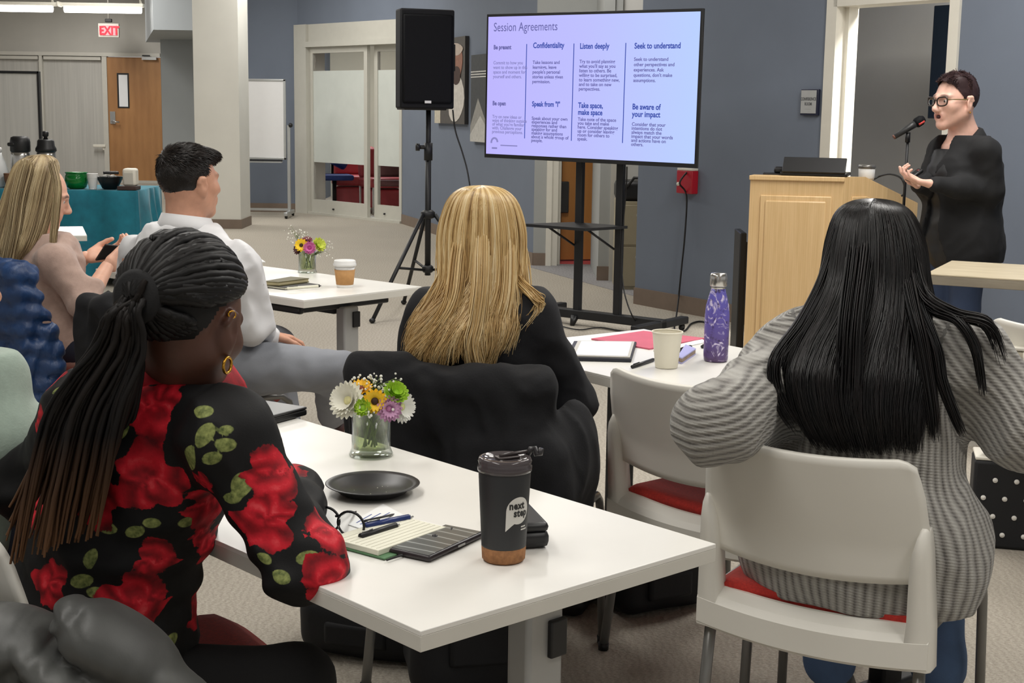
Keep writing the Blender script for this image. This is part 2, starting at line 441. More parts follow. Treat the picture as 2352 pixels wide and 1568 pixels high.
MB().tube([(0, 0, .78), (0, .02, .46), (0, -.15, .46)], .02).build('back_bar', M_BLACK, o)
MB().tube([(0, -.15, .45), (0, -.15, .06)], .03).build('column', M_BLACK, o)
for k in range(5):
    a = 2*PI*k/5; MB().tube([(0, -.15, .09), (.28*math.cos(a), -.15+.28*math.sin(a), .03)], [.02, .014]).build('base_arm', M_BLACK, o)
c = mr(902, 18.9); o = empty('meeting_chair', (c[0], c[1], 0), 'maroon meeting chair just inside right sliding glass door', 'chair', rz=.2)
MB().box((0, 0, .72), (.5, .1, .36), bev=.04).build('backrest', M_MAROON, o)
MB().box((0, -.03, .46), (.48, .44, .07), bev=.03).build('seat', M_MAROON, o)
for sx in (-1, 1):
    MB().tube([(sx*.22, .2, .02), (sx*.22, -.2, .02), (sx*.22, -.2, .44), (sx*.22, .0, .7)], .012).build('leg', M_LEGW, o)

# ---- hall behind the television
M_DOORO = wood('door_orange_oak', (180, 120, 62), (200, 142, 80), (2.2, 2.2, .5), 1.6, .45, 1.2)
M_REDC = mat('red_carpet', (196, 82, 84), .9, .1, bump=.3)
YH = 13.22
hx0, hx1 = .185, X(1258, YH)
slab('wall_hall', hx0, hx1, YH, YH+.14, 0, 3.7, M_HALL, kind='structure', label='light grey hall wall left of the orange door')
slab('baseboard_hall', hx0, hx1, YH-.012, YH, 0, .12, M_BASE, kind='structure', label='taupe baseboard left of the orange door')
hx2, hx3 = X(1300, YH), X(1386, YH)
slab('wall_over_hall', hx1, 3.4, YH, YH+.14, 2.2, 3.7, M_HALL, kind='structure', label='light grey wall over the orange door')
df = slab('trim_5', hx1, hx1+.05, YH-.03, YH+.16, 0, 2.2, M_TRIM, kind='structure', label='white frame of the orange door')
slab('frame_return', hx1+.05, hx2-.06, YH+.0, YH+.3, 0, 2.2, M_TRIM, df)
slab('frame_stop', hx2-.06, hx2-.03, YH+.1, YH+.34, 0, 2.2, M_TRIM, df)
dd = empty('door_3', (hx2-.02, YH+.42, 0), 'orange oak door standing open in the hall', rz=.25, kind='structure')
MB().box((.46, 0, 1.08), (.92, .045, 2.12)).build('door_leaf', M_DOORO, dd)
MB().box((.02, -.03, .62), (.09, .05, .3), bev=.01).build('hinge_box', mat('dark_grey_metal', (70, 70, 70), .4, .05, Metallic=.4), dd)
slab('floor_red_room', hx1, 3.4, YH+.16, YH+3.4, 0, .006, M_REDC, kind='structure', label='red carpet beyond the orange door')
slab('wall_red_room', hx1-.2, 3.4, YH+3.4, YH+3.5, 0, 3.0, wall_mat('paint_pale_pink', (232, 208, 206)), kind='structure', label='pale wall beyond the orange door')
YH2 = 12.1
slab('wall_hall_pier', X(1381, YH2), X(1406, YH2), YH2, YH2+1.2, 0, 3.7, M_HALL, kind='structure', label='light grey pier right of the orange door')
slab('baseboard_pier', X(1381, YH2)-.01, X(1406, YH2), YH2-.012, YH2, 0, .125, M_BASE, kind='structure', label='taupe baseboard of the hall pier')
slab('trim_6', X(1406, YH2), X(1420, YH2), YH2-.02, YH2+.1, 0, 2.2, M_TRIMG, kind='structure', label='pale door frame right of the hall pier')
slab('wall_over_frame', X(1400, YH2), X(1424, YH2), YH2+.02, YH2+.12, 2.2, 3.7, M_HALL, kind='structure', label='grey wall over the pale hall door frame')
slab('wall_hall_right', X(1420, YH2), 3.4, YH2+.05, YH2+.15, 0, 3.7, wall_mat('paint_hall_white', (205, 204, 200)), kind='structure', label='white hall wall right of the pier')
# hall carpet
p = [onz(1226, 613, 0), onz(1459, 681, 0)]
MB().prism([(p[0][0]-.05, p[0][1]), (p[1][0], p[1][1]), (4, 10.4), (4, 16), (hx1, 16), (hx1, YH), (p[0][0]-.05, YH)], .004).build('floor_hall', M_CARPET2, kind='structure', label='grey hall carpet')
# cabinet with black box
cx0, cx1 = X(1424, 11.5), X(1470, 11.5)
cb = empty('filing_cabinet', ((cx0+cx1)/2+.12, 11.72, 0), 'tan filing cabinet standing in the hall behind the television stand', 'cabinet')
M_TANM = mat('tan_enamel', (168, 158, 134), .5, .03)
M_TAN2 = mat('tan_enamel_front', (162, 152, 128), .5, .03)
MB().box((0, 0, .36), (.4, .45, .72), bev=.005).build('body', M_TANM, cb)
for k in range(2):
    dr = MB().box((0, -.232, .19+k*.34), (.37, .015, .32), bev=.004).build('drawer', M_TAN2, cb)
    MB().box((0, -.247, .19+k*.34+.08), (.1, .02, .02), bev=.004).build('handle', M_STEEL, dr)
bx = empty('equipment_bag', ((cx0+cx1)/2+.1, 11.7, .721), 'black equipment bag lying on the tan filing cabinet', 'bag')
MB().box((0, 0, .08), (.38, .4, .16), bev=.04).build('body', M_BLACK, bx)
MB().tube([(-.12, -.2, .1), (-.06, -.24, .19), (.06, -.24, .19), (.12, -.2, .1)], .012).build('strap', M_BLACK, bx)

# ---- right wall with the conference room door
def rt(px, py=300):
    p = onw(px, py, R0, R0+RD); return float(np.dot(p[:2]-R0, RD))
def rz_(px, py): return float(onw(px, py, R0, R0+RD)[2])
td0, td1 = rt(1905), rt(2178)
zdr = rz_(1930, 4)
RRZ = math.atan2(RD[1], RD[0])
def rseg(name, t0, t1, z0, z1, m=M_BLUE, off=0, thick=.16, parent=None, **kw):
    c = RW((t0+t1)/2, off+thick/2)
    return box_obj(name, (c[0], c[1], (z0+z1)/2), (t1-t0, thick, z1-z0), m, parent, rz=RRZ, **kw)
rseg('wall_right', 0, td0, 0, 3.7, kind='structure', label='slate blue wall left of the conference room door')
rseg('wall_right_end', td1, td1+4.5, 0, 3.7, kind='structure', label='slate blue wall behind the presenter')
rseg('wall_over_door', td0, td1, zdr, 3.7, kind='structure', label='slate blue wall over the conference room door')
rseg('baseboard_right', 0, td0-.05, 0, .125, M_BASE, -.012, .012, kind='structure', label='taupe baseboard under the wall left of lectern')
rseg('baseboard_right_end', td1+.05, td1+4.5, 0, .125, M_BASE, -.012, .012, kind='structure', label='taupe baseboard behind the presenter')
fr = rseg('trim_7', rt(1890), td0+.03, 0, zdr+.05, M_TRIM, -.02, .2, kind='structure', label='white left jamb of the conference room door')
rseg('door_stop', td0+.03, td0+.06, 0, zdr, M_TRIM, .06, .08)
bpy.data.objects['door_stop'].parent = fr
rseg('trim_8', td1-.03, rt(2191), 0, zdr+.05, M_TRIM, -.02, .2, kind='structure', label='white right jamb of the conference room door')
rseg('trim_9', td0, td1, zdr-.03, zdr+.05, M_TRIM, -.02, .2, kind='structure', label='white head of the conference room door')
# conference room
def cpiece(name, t0, t1, o0, o1, z0, z1, m, label): return rseg(name, t0, t1, z0, z1, m, o0, o1-o0, kind='structure', label=label)
# the room's left wall runs away from the door jamb: its grey face carries the wall screen
cpiece('wall_conference', td0-1.85, td1+3.2, 1.5, 1.6, 0, 3.0, M_CONF, 'grey wall inside the conference room')
cpiece('wall_conference_left', td0-1.95, td0-1.85, .16, 1.6, 0, 3.0, M_CONF, 'grey side wall inside the conference room')
cpiece('wall_conference_right', td1+3.2, td1+3.3, .16, 1.6, 0, 3.0, M_CONF, 'far side wall inside the conference room')
cpiece('ceiling_conference', td0-1.95, td1+3.3, .16, 1.6, 2.95, 3.05, M_CEIL, 'conference room ceiling')
# wall display inside
WT = rt(2133); 
def c_at(px, py, off):
    p0 = RW(0, off); return onw(px, py, p0, p0+RD)
pT = c_at(2133, 12, 1.12); pB = c_at(2121, 272, 1.12)
tt = float(np.dot(pT[:2]-R0, RD))
wd = empty('wall_display', tuple(RW(tt+.62, 1.2))+((pT[2]+pB[2])/2,), 'dark wall mounted display inside the conference room', 'display', rz=RRZ)
MB().box((0, 0, 0), (1.24, .05, pT[2]-pB[2]), bev=.006).build('screen', mat('dark_screen', (26, 34, 44), .12, .05), wd)
MB().box((0, .16, 0), (.3, .27, .3)).build('wall_arm', M_BLACKM, wd)
MB().box((0, .028, 0), (1.1, .01, .6)).build('rear_cover', M_BLACKM, wd)
L = bpy.data.lights.new('conference_lamp', 'AREA'); L.energy = 185; L.size = .5; L.shape = 'DISK'; L.color = (1, .97, .92)
lo = bpy.data.objects.new('conference_lamp', L); COL.objects.link(lo); _q = RW(td1+.75, .75); lo.location = (_q[0], _q[1], 2.9)

# wall sign
st = rt(1861); szc = rz_(1861, 235)
sg = empty('room_sign', tuple(RW(st, -.012))+(szc,), 'grey conference room sign with dark frame beside the door', 'sign', rz=RRZ)
hh = (rz_(1861, 205)-rz_(1861, 265)); ww = rt(1881)-rt(1841)
MB().box((0, 0, 0), (ww, .02, hh), bev=.003).build('frame', mat('navy_plastic', (38, 42, 62), .4, .05), sg)
MB().box((-.004, -.0115, .003), (ww*.86, .004, hh*.88)).build('plate', mat('brushed_plate', (178, 180, 180), .45, .03), sg)
_t = text_mesh('CONFERENCE\nROOM', .027, .0005, 'CENTER', .0006, sx=.78, line=1.15)
xform_mesh(_t, Matrix.Translation((-.004, -.0142, .012))@Matrix.Rotation(PI/2, 4, 'X')); link_obj('lettering', _t, mat('grey_print', (96, 98, 100), .6, 0), sg)
_t = text_mesh('. . . . . .', .018, .0005, 'CENTER')
xform_mesh(_t, Matrix.Translation((-.004, -.0142, -.045))@Matrix.Rotation(PI/2, 4, 'X')); link_obj('braille', _t, MATS['grey_print'], sg)

# red alarm box
at_ = rt(1590); az = rz_(1590, 418)
al = empty('fire_alarm', tuple(RW(at_, -.0))+(az,), 'red fire alarm box on slate blue wall below the television corner', 'alarm', rz=RRZ)
aw = rt(1608)-rt(1572); ah = rz_(1590, 392)-rz_(1590, 445)
MB().box((0, -.03, 0), (aw, .06, ah), bev=.006).build('housing', mat('alarm_red', (178, 26, 44), .35, .04), al)
MB().box((0, -.03, ah/2+.008), (aw*.95, .06, .016), bev=.003).build('top_cap', M_TRIM, al)
MB().ball((-aw*.36, -.064, -ah*.1), (.016, .006, .014)).build('strobe', M_TRIM, al)
# ================================================================ FURNITURE AND EQUIPMENT
M_WLAM = NT('white_laminate'); _v = M_WLAM.coords(); M_WLAM.set(Base_Color=M_WLAM.ramp(M_WLAM.noise(_v, 3, 3), [(.3, srgb(232, 230, 224)), (.7, srgb(240, 238, 232))]), Roughness=.32)
M_WLAM.bump(M_WLAM.noise(_v, 400, 2), .03, .001); M_WLAM = M_WLAM.m
M_WEDGE = mat('white_edge_band', (214, 211, 202), .4, .02)
M_LEGG = mat('light_grey_enamel', (168, 168, 166), .4, .03, Metallic=.25)
def training_table(K, th, w, length, label, leg_mat, inset=.08, off=.5, bracket=True):
    """K near corner, th short edge angle; local x = short edge, local y = long edge"""
    o = empty('training_table', (K[0], K[1], 0), label, 'table', rz=th)
    zt = .74
    MB().box((w/2, length/2, zt-.004), (w, length, .008), bev=.0012).build('tabletop', M_WLAM, o)
    MB().box((w/2, length/2, zt-.0190), (w, length, .022), bev=.0006).build('edge_band', M_WEDGE, o)
    for yy in (inset, length-inset):
        lg = MB().box((w*off, yy, .36), (.075, .05, .64), bev=.008).build('leg', leg_mat, o)
        MB().box((w*off, yy, .035), (w*.9, .06, .05), bev=.012).build('foot', leg_mat, lg)
        MB().box((w*off, yy+(.03 if yy < 1 else -.03), .69), (w*.75, .05, .035), bev=.006).build('top_bracket', M_BLACKM, lg)
        MB().box((w*off+.02, yy-(.028 if yy < 1 else -.028), .63), (.034, .012, .06), bev=.003).build('latch', M_BLACK, lg)
        for sx in (-1, 1):
            MB().lathe([(.022, 0), (.026, .01), (.022, .02)], (w*off+sx*w*.4, yy-.01, .022), 14, Matrix.Rotation(PI/2, 3, 'X')).build('caster', M_BLACK, lg)
    MB().box((w/2, length/2, .665), (.05, length-.3, .04), bev=.006).build('beam', M_BLACKM, o)
    if bracket:
        MB().box((w*.12, inset+.12, .685), (.03, .25, .03), bev=.01).build('tilt_lever', M_BLACK, o)
    return o
TH1 = .738; K1 = vv(-.116, 1.804)
t1 = training_table(K1, TH1, .61, 1.56, 'white training table in the foreground with black tumbler and flower vase', M_LEGG, .1)
TH2 = .85; K2 = vv(-.755, 5.087)
t2 = training_table(K2, TH2, .60, 1.35, 'white training table with paper coffee cup beside man in white shirt', M_LEGG, .1)
L3 = vv(-.086, 4.128); F3 = vv(.441, 4.528); _e = unit(F3-L3); TH3 = math.atan2(_e[1], _e[0])
_l = vv(_e[1], -_e[0]); K3 = L3+_l*1.52          # far short end is L3-F3
t3 = training_table(K3, TH3, .64, 1.52, 'white training table holding purple bottle and pink folder', M_BLACKM, .26)
c = onz(200, 549, .72)
t4 = training_table(vv(c[0], c[1]), 1.9, .6, 1.5, 'white training table end in front of teal cloth', M_LEGG)

# ---- stacking chair
M_SHELL = NT('white_moulded_plastic'); _v = M_SHELL.coords(); M_SHELL.set(Base_Color=srgb(232, 229, 220), Roughness=.42); M_SHELL.bump(M_SHELL.noise(_v, 500, 2), .05, .001); M_SHELL = M_SHELL.m
M_REDF = NT('red_seat_fabric'); _v = M_REDF.coords(); M_REDF.set(Base_Color=M_REDF.ramp(M_REDF.noise(_v, 160, 3), [(.3, srgb(164, 34, 26)), (.7, srgb(196, 46, 34))]), Roughness=.85, Sheen_Weight=.2); M_REDF.bump(M_REDF.noise(_v, 420, 2), .25, .002); M_REDF = M_REDF.m
M_TUBE = mat('grey_tube_enamel', (128, 127, 124), .35, .04, Metallic=.45)
def chair_shell():
    mb = MB()
    hw = lambda z: np.interp(z, [.36, .45, .62, .70, .775], [.250, .247, .237, .228, .210])
    lean = lambda z: np.interp(z, [.36, .45, .6, .775], [-.225, -.228, -.245, -.292])
    curve = lambda u: -.045*(1-u*u)
    U = np.linspace(-1, 1, 29)
    # upper panel
    zs = np.linspace(.535, .775, 17); P = np.zeros((len(U), len(zs), 3))
    for i, u in enumerate(U):
        for j, z in enumerate(zs):
            zz = z-(.022*(1-u*u)*(1-(z-.535)/.24)) - (.02*max(0, abs(u)-.9)/.1*max(0, (z-.735)/.04))
            zz += .010*u*u*((z-.535)/.24)
            P[i, j] = (u*hw(z), lean(z)+curve(u)*(.6+.4*(z-.535)/.24), zz)
    mb.grid(P, .012)
    # lower U frame: two posts with stepped shoulder plus bottom rail, thicker to the rear
    def bar(path, half_t, d0, d1):
        pass
    for s in (-1, 1):
        zs = np.array([.358, .36, .40, .45, .52, .57, .60, .628, .642, .648])
        rows = []
        for z in zs:
            inner = np.interp(z, [.36, .45, .52, .58, .62, .648], [.76, .80, .82, .84, .88, .93])
            back = np.interp(z, [.358, .60, .63, .648], [.028, .028, .018, .002])
            ring = []
            for (u, dy) in ((inner, .006), (inner+.02, -back), (.975, -back), (1.0, -back+.008), (1.0, .022), (inner, .022)):
                u_ = s*u; ring.append((u_*hw(z), lean(z)+curve(u_)*.6+dy, z))
            rows.append(ring)
        R = np.array(rows); nz, nr = R.shape[:2]
        fs = [(i*nr+j, i*nr+(j+1) % nr, (i+1)*nr+(j+1) % nr, (i+1)*nr+j) for i in range(nz-1) for j in range(nr)]
        fs += [tuple(range(nr)), tuple((nz-1)*nr+j for j in range(nr))]
        mb._add(R.reshape(-1, 3), fs, True)
    rows = []
    for u in np.linspace(-.985, .985, 33):
        zc = -.012*(1-u*u)
        ring = [(u*.2485, lean(.4)+curve(u)*.6+dy, z+zc) for (dy, z) in ((.022, .36), (-.02, .358), (-.029, .366), (-.029, .418), (-.016, .432), (.012, .446), (.022, .446))]
        rows.append(ring)
    R = np.array(rows); nz, nr = R.shape[:2]
    fs = [(i*nr+j, i*nr+(j+1) % nr, (i+1)*nr+(j+1) % nr, (i+1)*nr+j) for i in range(nz-1) for j in range(nr)]
    fs += [tuple(range(nr)), tuple((nz-1)*nr+j for j in range(nr))]
    mb._add(R.reshape(-1, 3), fs, False)
    return mb
_proto = None
def stack_chair(loc, yaw, label, group='white stacking chairs with red seats'):
    global _proto
    if _proto is None:
        o = empty('stacking_chair', (0, 0, 0)); _proto = o
        chair_shell().build('back_shell', M_SHELL, o)
        mb = MB(); n = 17; P = np.zeros((n, n, 3))
        for i, a in enumerate(np.linspace(-1, 1, n)):
            for j, b in enumerate(np.linspace(-1, 1, n)):
                x = a*.222*(1-.03*max(b, -.2)); y = -.225+(b+1)/2*.46
                r = max(abs(a)-.86, 0)/.14; f = max(b-.8, 0)/.2
                z = .458-.010*(1-a*a)*(1-b*b)-.016*r*r-.022*f*f-(.008 if b < -.9 else 0)
                P[i, j] = (x, y-.03*abs(a)**6*(b > .5), z)
        mb.grid(P, .03); mb.build('seat', M_REDF, o)
        MB().tube([(s*.205, y, .434) for (s, y) in ((-1, -.19), (-1, .19), (1, .19), (1, -.19))], .011, closed=True).build('seat_frame', M_TUBE, o)
        for s in (-1, 1):
            pts = [(s*.226, -.21, .425), (s*.228, .14, .432), (s*.228, .19, .428), (s*.228, .222, .405), (s*.229, .232, .37), (s*.238, .25, .01)]
            l = MB().tube(pts, .0115, 12).build('leg', M_TUBE, o); MB().lathe([(.013, 0), (.014, .02)], (s*.238, .25, .0), 10).build('foot_cap', M_BLACK, l)
            l = MB().tube([(s*.222, -.222, .40), (s*.228, -.24, .2), (s*.238, -.262, .01)], .0125, 12).build('leg', M_TUBE, o); MB().lathe([(.014, 0), (.015, .02)], (s*.238, -.262, .0), 10).build('foot_cap', M_BLACK, l)
        c = o
    else: c = copy_tree(_proto)
    c.location = (loc[0], loc[1], 0); c.rotation_euler = (0, 0, yaw); tag(c, label, 'chair', group); return c
def yaw_of(fw): return math.atan2(-fw[0], fw[1])
FW_A = unit((.531, .846)); C_A = vv(.743, 2.966)
stack_chair(C_A, yaw_of(FW_A), 'white shell chair with red seat under the woman in grey cardigan')
FW_B = unit((.74, .67)); C_B = vv(.612, 3.635)
stack_chair(C_B, yaw_of(FW_B), 'empty white shell chair with red seat pushed to table with purple bottle')
FW_BL = unit((.30, .954)); C_BL = vv(-.045, 3.52)
stack_chair(C_BL, yaw_of(FW_BL), 'red seat chair under the blonde woman, draped with black coat')
FW_R = vv(math.cos(TH1), math.sin(TH1)); C_R = vv(-.64, 2.30)
stack_chair((-.63, 2.37), yaw_of(unit((.84, .54))), 'red seat chair under the woman in rose print shirt')
FW_M = unit((.70, .71)); C_M = vv(-1.10, 4.90)
stack_chair(C_M, yaw_of(FW_M), 'red seat chair under the man in white shirt')
FW_L = unit((.5, .866)); C_L = vv(-1.74, 5.28)
stack_chair(C_L, yaw_of(FW_L), 'red seat chair draped with blue puffer jacket')
FW_S = FW_R; C_S = vv(-1.09, 2.76)
stack_chair(C_S, yaw_of(FW_S), 'white shell chair at left edge under person in sage sleeve')

# ---- exit sign, pendant lamp, partition
YE = 25.6
ex = empty('exit_sign', (X(257, YE), YE, Z(70, YE, 257)), 'lit red exit sign hanging above the oak door', 'sign')
we = X(281, YE)-X(234, YE); he = Z(54, YE)-Z(86, YE)
MB().box((0, 0, 0), (we, .05, he), bev=.008).build('housing', M_TRIMG, ex)
def emis(name, rgb, s=1.0):
    t = NT(name); t.set(Base_Color=srgb(*rgb), Emission_Color=srgb(*rgb), Emission_Strength=s, Roughness=.5); return t.m
M_EXIT = emis('exit_red_glow', (250, 28, 48), 1.0); M_EXBG = emis('exit_face_glow', (244, 150, 156), .28)
MB().box((.015, -.03, 0), (we*.72, .012, he*.72)).build('face', M_EXBG, ex)
_t = text_mesh('EXIT', he*.86, .003, 'CENTER', .006, sx=.83); xform_mesh(_t, Matrix.Translation((.015, -.04, -he*.30))@Matrix.Rotation(PI/2, 4, 'X')); link_obj('lettering', _t, M_EXIT, ex)
MB().prism([(-.15, 0), (-.11, .035), (-.11, -.035)], .006, Matrix.Translation((-.01, -.036, 0))@Matrix.Rotation(PI/2, 4, 'X')).build('arrow', M_EXIT, ex)
MB().box((0, 0, he/2+.05), (.12, .05, .06), bev=.01).build('mount', M_BLACK, ex)
MB().tube([(0, 0, he/2+.05), (0, 0, 3.7-Z(70, YE, 257))], .012).build('hanger', M_TRIMG, ex)

YP = 20.0
pl = empty('pendant_lamp', (X(150, YP), YP, Z(20, YP, 240)), 'white linear pendant lamp hanging at upper left corner', 'lamp')
xl, xr = X(-160, YP)-X(150, YP), X(338, YP)-X(150, YP)
MB().box(((xl+xr)/2, 0, .05), (xr-xl, .10, .05), bev=.01).build('housing', M_TRIM, pl)
M_TUBEL = emis('fluorescent_tube', (255, 252, 244), 6.0)
MB().box((-.02, 0, .05), (.03, .18, .07), bev=.01).build('joint_plate', M_TRIM, pl)
for (a, b) in ((xl+.05, -.12), (.05, xr-.04)):
    MB().tube([(a, 0, -.005), (b, 0, -.005)], .055, 12).build('tube', M_TUBEL, pl)
for xx in (-.12, xr-.05):
    MB().tube([(xx, 0, .06), (xx-.06, .0, .9)], .008, 6).build('hanger', M_TRIM, pl)
    MB().tube([(xx+.02, 0, .06), (xx-.25, .3, .9)], .008, 6).build('hanger', M_TRIM, pl)

YQ = 14.0
zq = Z(163, YQ, 50); xq = X(96, YQ)
pt = empty('partition_panel', (xq-.7, YQ, 0), 'grey portable partition with black frame behind the coffee airpots', 'partition')
MB().box((0, 0, (zq+.25)/2), (1.36, .03, zq-.25)).build('panel', M_SHADE, pt)
for sx in (-1, 1): MB().box((sx*.69, 0, zq/2), (.024, .05, zq), bev=.004).build('post', M_BLACK, pt)
MB().box((0, 0, zq-.012), (1.4, .05, .024), bev=.004).build('top_rail', M_BLACK, pt)
MB().box((0, 0, .25), (1.4, .05, .024), bev=.004).build('bottom_rail', M_BLACK, pt)
for sx in (-1, 1): MB().box((sx*.69, 0, .02), (.05, .5, .04), bev=.01).build('foot', M_BLACK, pt)

# ---- whiteboard on stand
YW = 18.7
wx0, wx1 = X(470, YW), X(657, YW); wz0, wz1 = Z(366, YW, 600), Z(181, YW, 600)
wb = empty('whiteboard', ((wx0+wx1)/2, YW, 0), 'mobile whiteboard with silver frame beside white column', 'whiteboard')
hwid = (wx1-wx0)/2
M_WB = mat('whiteboard_enamel', (228, 228, 228), .25, .01); M_SILV = mat('silver_aluminium', (186, 188, 188), .35, .03, Metallic=.6)
MB().box((0, 0, (wz0+wz1)/2), (2*hwid-.05, .02, wz1-wz0-.05)).build('board', M_WB, wb)
for sx in (-1, 1): MB().box((sx*(hwid-.015), 0, (wz0+wz1)/2), (.03, .035, wz1-wz0), bev=.005).build('frame_side', M_SILV, wb)
for zz in (wz0+.015, wz1-.015): MB().box((0, 0, zz), (2*hwid, .035, .03), bev=.005).build('frame_rail', M_SILV, wb)
MB().box((0, -.05, wz0-.03), (2*hwid-.1, .1, .015)).build('pen_tray', M_SILV, wb)
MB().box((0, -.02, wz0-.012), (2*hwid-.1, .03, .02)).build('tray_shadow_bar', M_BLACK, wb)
for sx in (-1, 1):
    lg = MB().box((sx*(hwid+.03), .02, .62), (.04, .04, 1.16), bev=.006).build('leg', M_SILV, wb)
    MB().box((sx*(hwid+.03), .02, .06), (.05, .62, .05), bev=.01).build('foot', M_SILV, lg)
    for yy in (-.27, .3): MB().lathe([(.03, -.015), (.034, 0), (.03, .015)], (sx*(hwid+.03), yy+.02, .034), 14, Matrix.Rotation(PI/2, 3, 'Y')).build('caster', M_BLACK, lg)
    MB().ball((sx*(hwid+.06), 0, 1.2), .03).build('pivot_knob', M_BLACK, lg)
MB().box((0, .02, .1), (2*hwid+.06, .03, .03)).build('cross_bar', M_SILV, wb)

# ---- loudspeaker on tripod
YK = 9.9
xs = X(984, YK); hz = Z(492, YK, 984)
ss = empty('speaker_stand', (xs, YK, 0), 'black tripod stand under the loudspeaker', 'stand')
zsb = Z(250, YK, 984)
MB().tube([(0, 0, .28), (0, 0, 1.15)], .021, 14).build('lower_pole', M_BLACKM, ss)
MB().tube([(0, 0, 1.0), (0, 0, zsb+.0)], .0175, 14).build('upper_pole', M_BLACKM, ss)
MB().tube([(0, 0, 1.08), (0, 0, 1.2)], .03, 14).build('collar', M_BLACKM, ss)
MB().tube([(0, 0, 1.17), (-.07, -.02, 1.17)], .014, 10).tube([(-.06, -.02, 1.17), (-.085, -.025, 1.17)], .026, 10).build('clamp_knob', M_BLACK, ss)
MB().lathe([(.03, 0), (.05, .01), (.05, .045), (.03, .06)], (0, 0, hz-.03), 16).build('hub', M_BLACKM, ss)
MB().lathe([(.03, 0), (.04, .01), (.04, .04), (.03, .05)], (0, 0, .3), 16).build('lower_collar', M_BLACKM, ss)
fl = onz(855, 742, 0)-vv(xs, YK, 0); a0 = math.atan2(fl[1], fl[0]); rl = math.hypot(fl[0], fl[1])
for k in range(3):
    a = a0+k*2*PI/3; dx, dy = math.cos(a), math.sin(a)
    l = MB().tube([(dx*.05, dy*.05, hz), (dx*rl, dy*rl, .015)], .014, 10).build('leg', M_BLACKM, ss)
    MB().ball((dx*rl, dy*rl, .018), (.022, .022, .018)).build('rubber_foot', M_BLACK, l)
    MB().tube([(dx*.04, dy*.04, .32), (dx*rl*.52, dy*rl*.52, hz*.5)], .009, 8).build('brace', M_BLACKM, ss)
# speaker box: front left edge px909, front/side edge px~1013
sp_yaw = .33
sp = empty('loudspeaker', (xs-.048, YK+.0, zsb+.001), 'large black loudspeaker on tripod stand left of television', 'loudspeaker', rz=sp_yaw)
M_GRILLE = NT('speaker_grille'); _v = M_GRILLE.coords(); _vo = M_GRILLE.node('ShaderNodeTexVoronoi', i_Scale=150.0); M_GRILLE.link(_v, _vo.inputs['Vector']); M_GRILLE.set(Base_Color=srgb(9, 10, 14), Roughness=.7, Specular_IOR_Level=.2); M_GRILLE.bump(_vo.outputs['Distance'], .4, .002); M_GRILLE = M_GRILLE.m
M_SPK = mat('speaker_cabinet', (17, 18, 22), .65, .1, bump=.1, Specular_IOR_Level=.25)
sh = Z(24, YK, 984)-zsb
poly = [(-.19, -.15), (.19, -.15), (.185, .0), (.11, .17), (-.11, .17), (-.185, 0)]
MB().prism(poly, sh, bev=.012).build('cabinet', M_SPK, sp)
MB().box((0, -.153, sh/2), (.35, .02, sh-.07), bev=.015).build('grille', M_GRILLE, sp)
MB().box((.0, -.165, .045), (.045, .004, .018)).build('maker_badge', mat('badge_silver', (220, 220, 220), .3, .02), sp)
for s in (1,): MB().tube([(s*.19, .02, sh*.38), (s*.235, .03, sh*.40), (s*.235, .03, sh*.66), (s*.19, .02, sh*.68)], .013, 10).build('handle', M_BLACK, sp)
MB().box((0, 0, -.0), (.3, .22, .02), bev=.008).build('base_plate', M_BLACK, sp)
# speaker cable hanging behind blonde woman
M_CABLE = mat('black_cable', (16, 16, 18), .5, .05)
def cable(name, pts, label, r=.006):
    P = [Vector(p) for p in pts]; out = []
    n = len(P)
    for i in range(n-1):
        p0, p1, p2, p3 = P[max(i-1, 0)], P[i], P[i+1], P[min(i+2, n-1)]
        for t in np.linspace(0, 1, 7)[:-1]:
            out.append(.5*((2*p1)+(p2-p0)*t+(2*p0-5*p1+4*p2-p3)*t*t+(3*p1-p0-3*p2+p3)*t**3))
    out.append(P[-1]); c0 = out[0]*0+out[-1]
    return MB().tube(out, r, 6).build(name, M_CABLE, label=label, cat='cable')
cable('speaker_cable', [at(1040, 252, 9.95), at(1046, 300, 9.9), at(1062, 350, 9.85), at(1075, 400, 9.8), at(1083, 470, 9.75), at(1085, 600, 9.7), onz(1086, 720, .01), onz(1060, 725, .01)], 'black cable running down from loudspeaker behind blonde woman', .006)

# ---- canvas prints on the middle wall
def canvas(name, px0, px1, pyt, pyb, label, draw):
    a = onw(px0, (pyt+pyb)/2, B0, B1); b = onw(px1, (pyt+pyb)/2, B0, B1)
    t = unit((b-a)[:2]); n = vv(t[1], -t[0]); L = float(np.linalg.norm((b-a)[:2]))
    z1 = onw((px0+px1)/2, pyt, B0, B1)[2]; z0 = onw((px0+px1)/2, pyb, B0, B1)[2]
    c = (a+b)/2; o = empty(name, (c[0]+n[0]*.0, c[1]+n[1]*.0, (z0+z1)/2), label, 'picture', rz=math.atan2(t[1], t[0]))
    MB().box((0, -.022, 0), (L, .044, z1-z0), bev=.003).build('canvas', mat('canvas_dark_edge', (40, 38, 38), .7, .1), o)
    draw(o, L, z1-z0); return o
def flat_part(o, name, poly, rgb, d, mname):
    MB().prism(poly, .002, Matrix.Translation((0, -.044-d, 0))@Matrix.Rotation(PI/2, 4, 'X')).build(name, mat(mname, rgb, .7, .12, 25), o)
def blob(cx, cz, rx, rz, n=18, wob=.08, seed=1):
    r = random.Random(seed); ph = [r.uniform(0, 6.28) for _ in range(3)]
    return [(cx+rx*(1+wob*math.sin(3*a+ph[0]))*math.cos(a), cz+rz*(1+wob*math.sin(2*a+ph[1]))*math.sin(a)) for a in [2*PI*i/n for i in range(n)]]
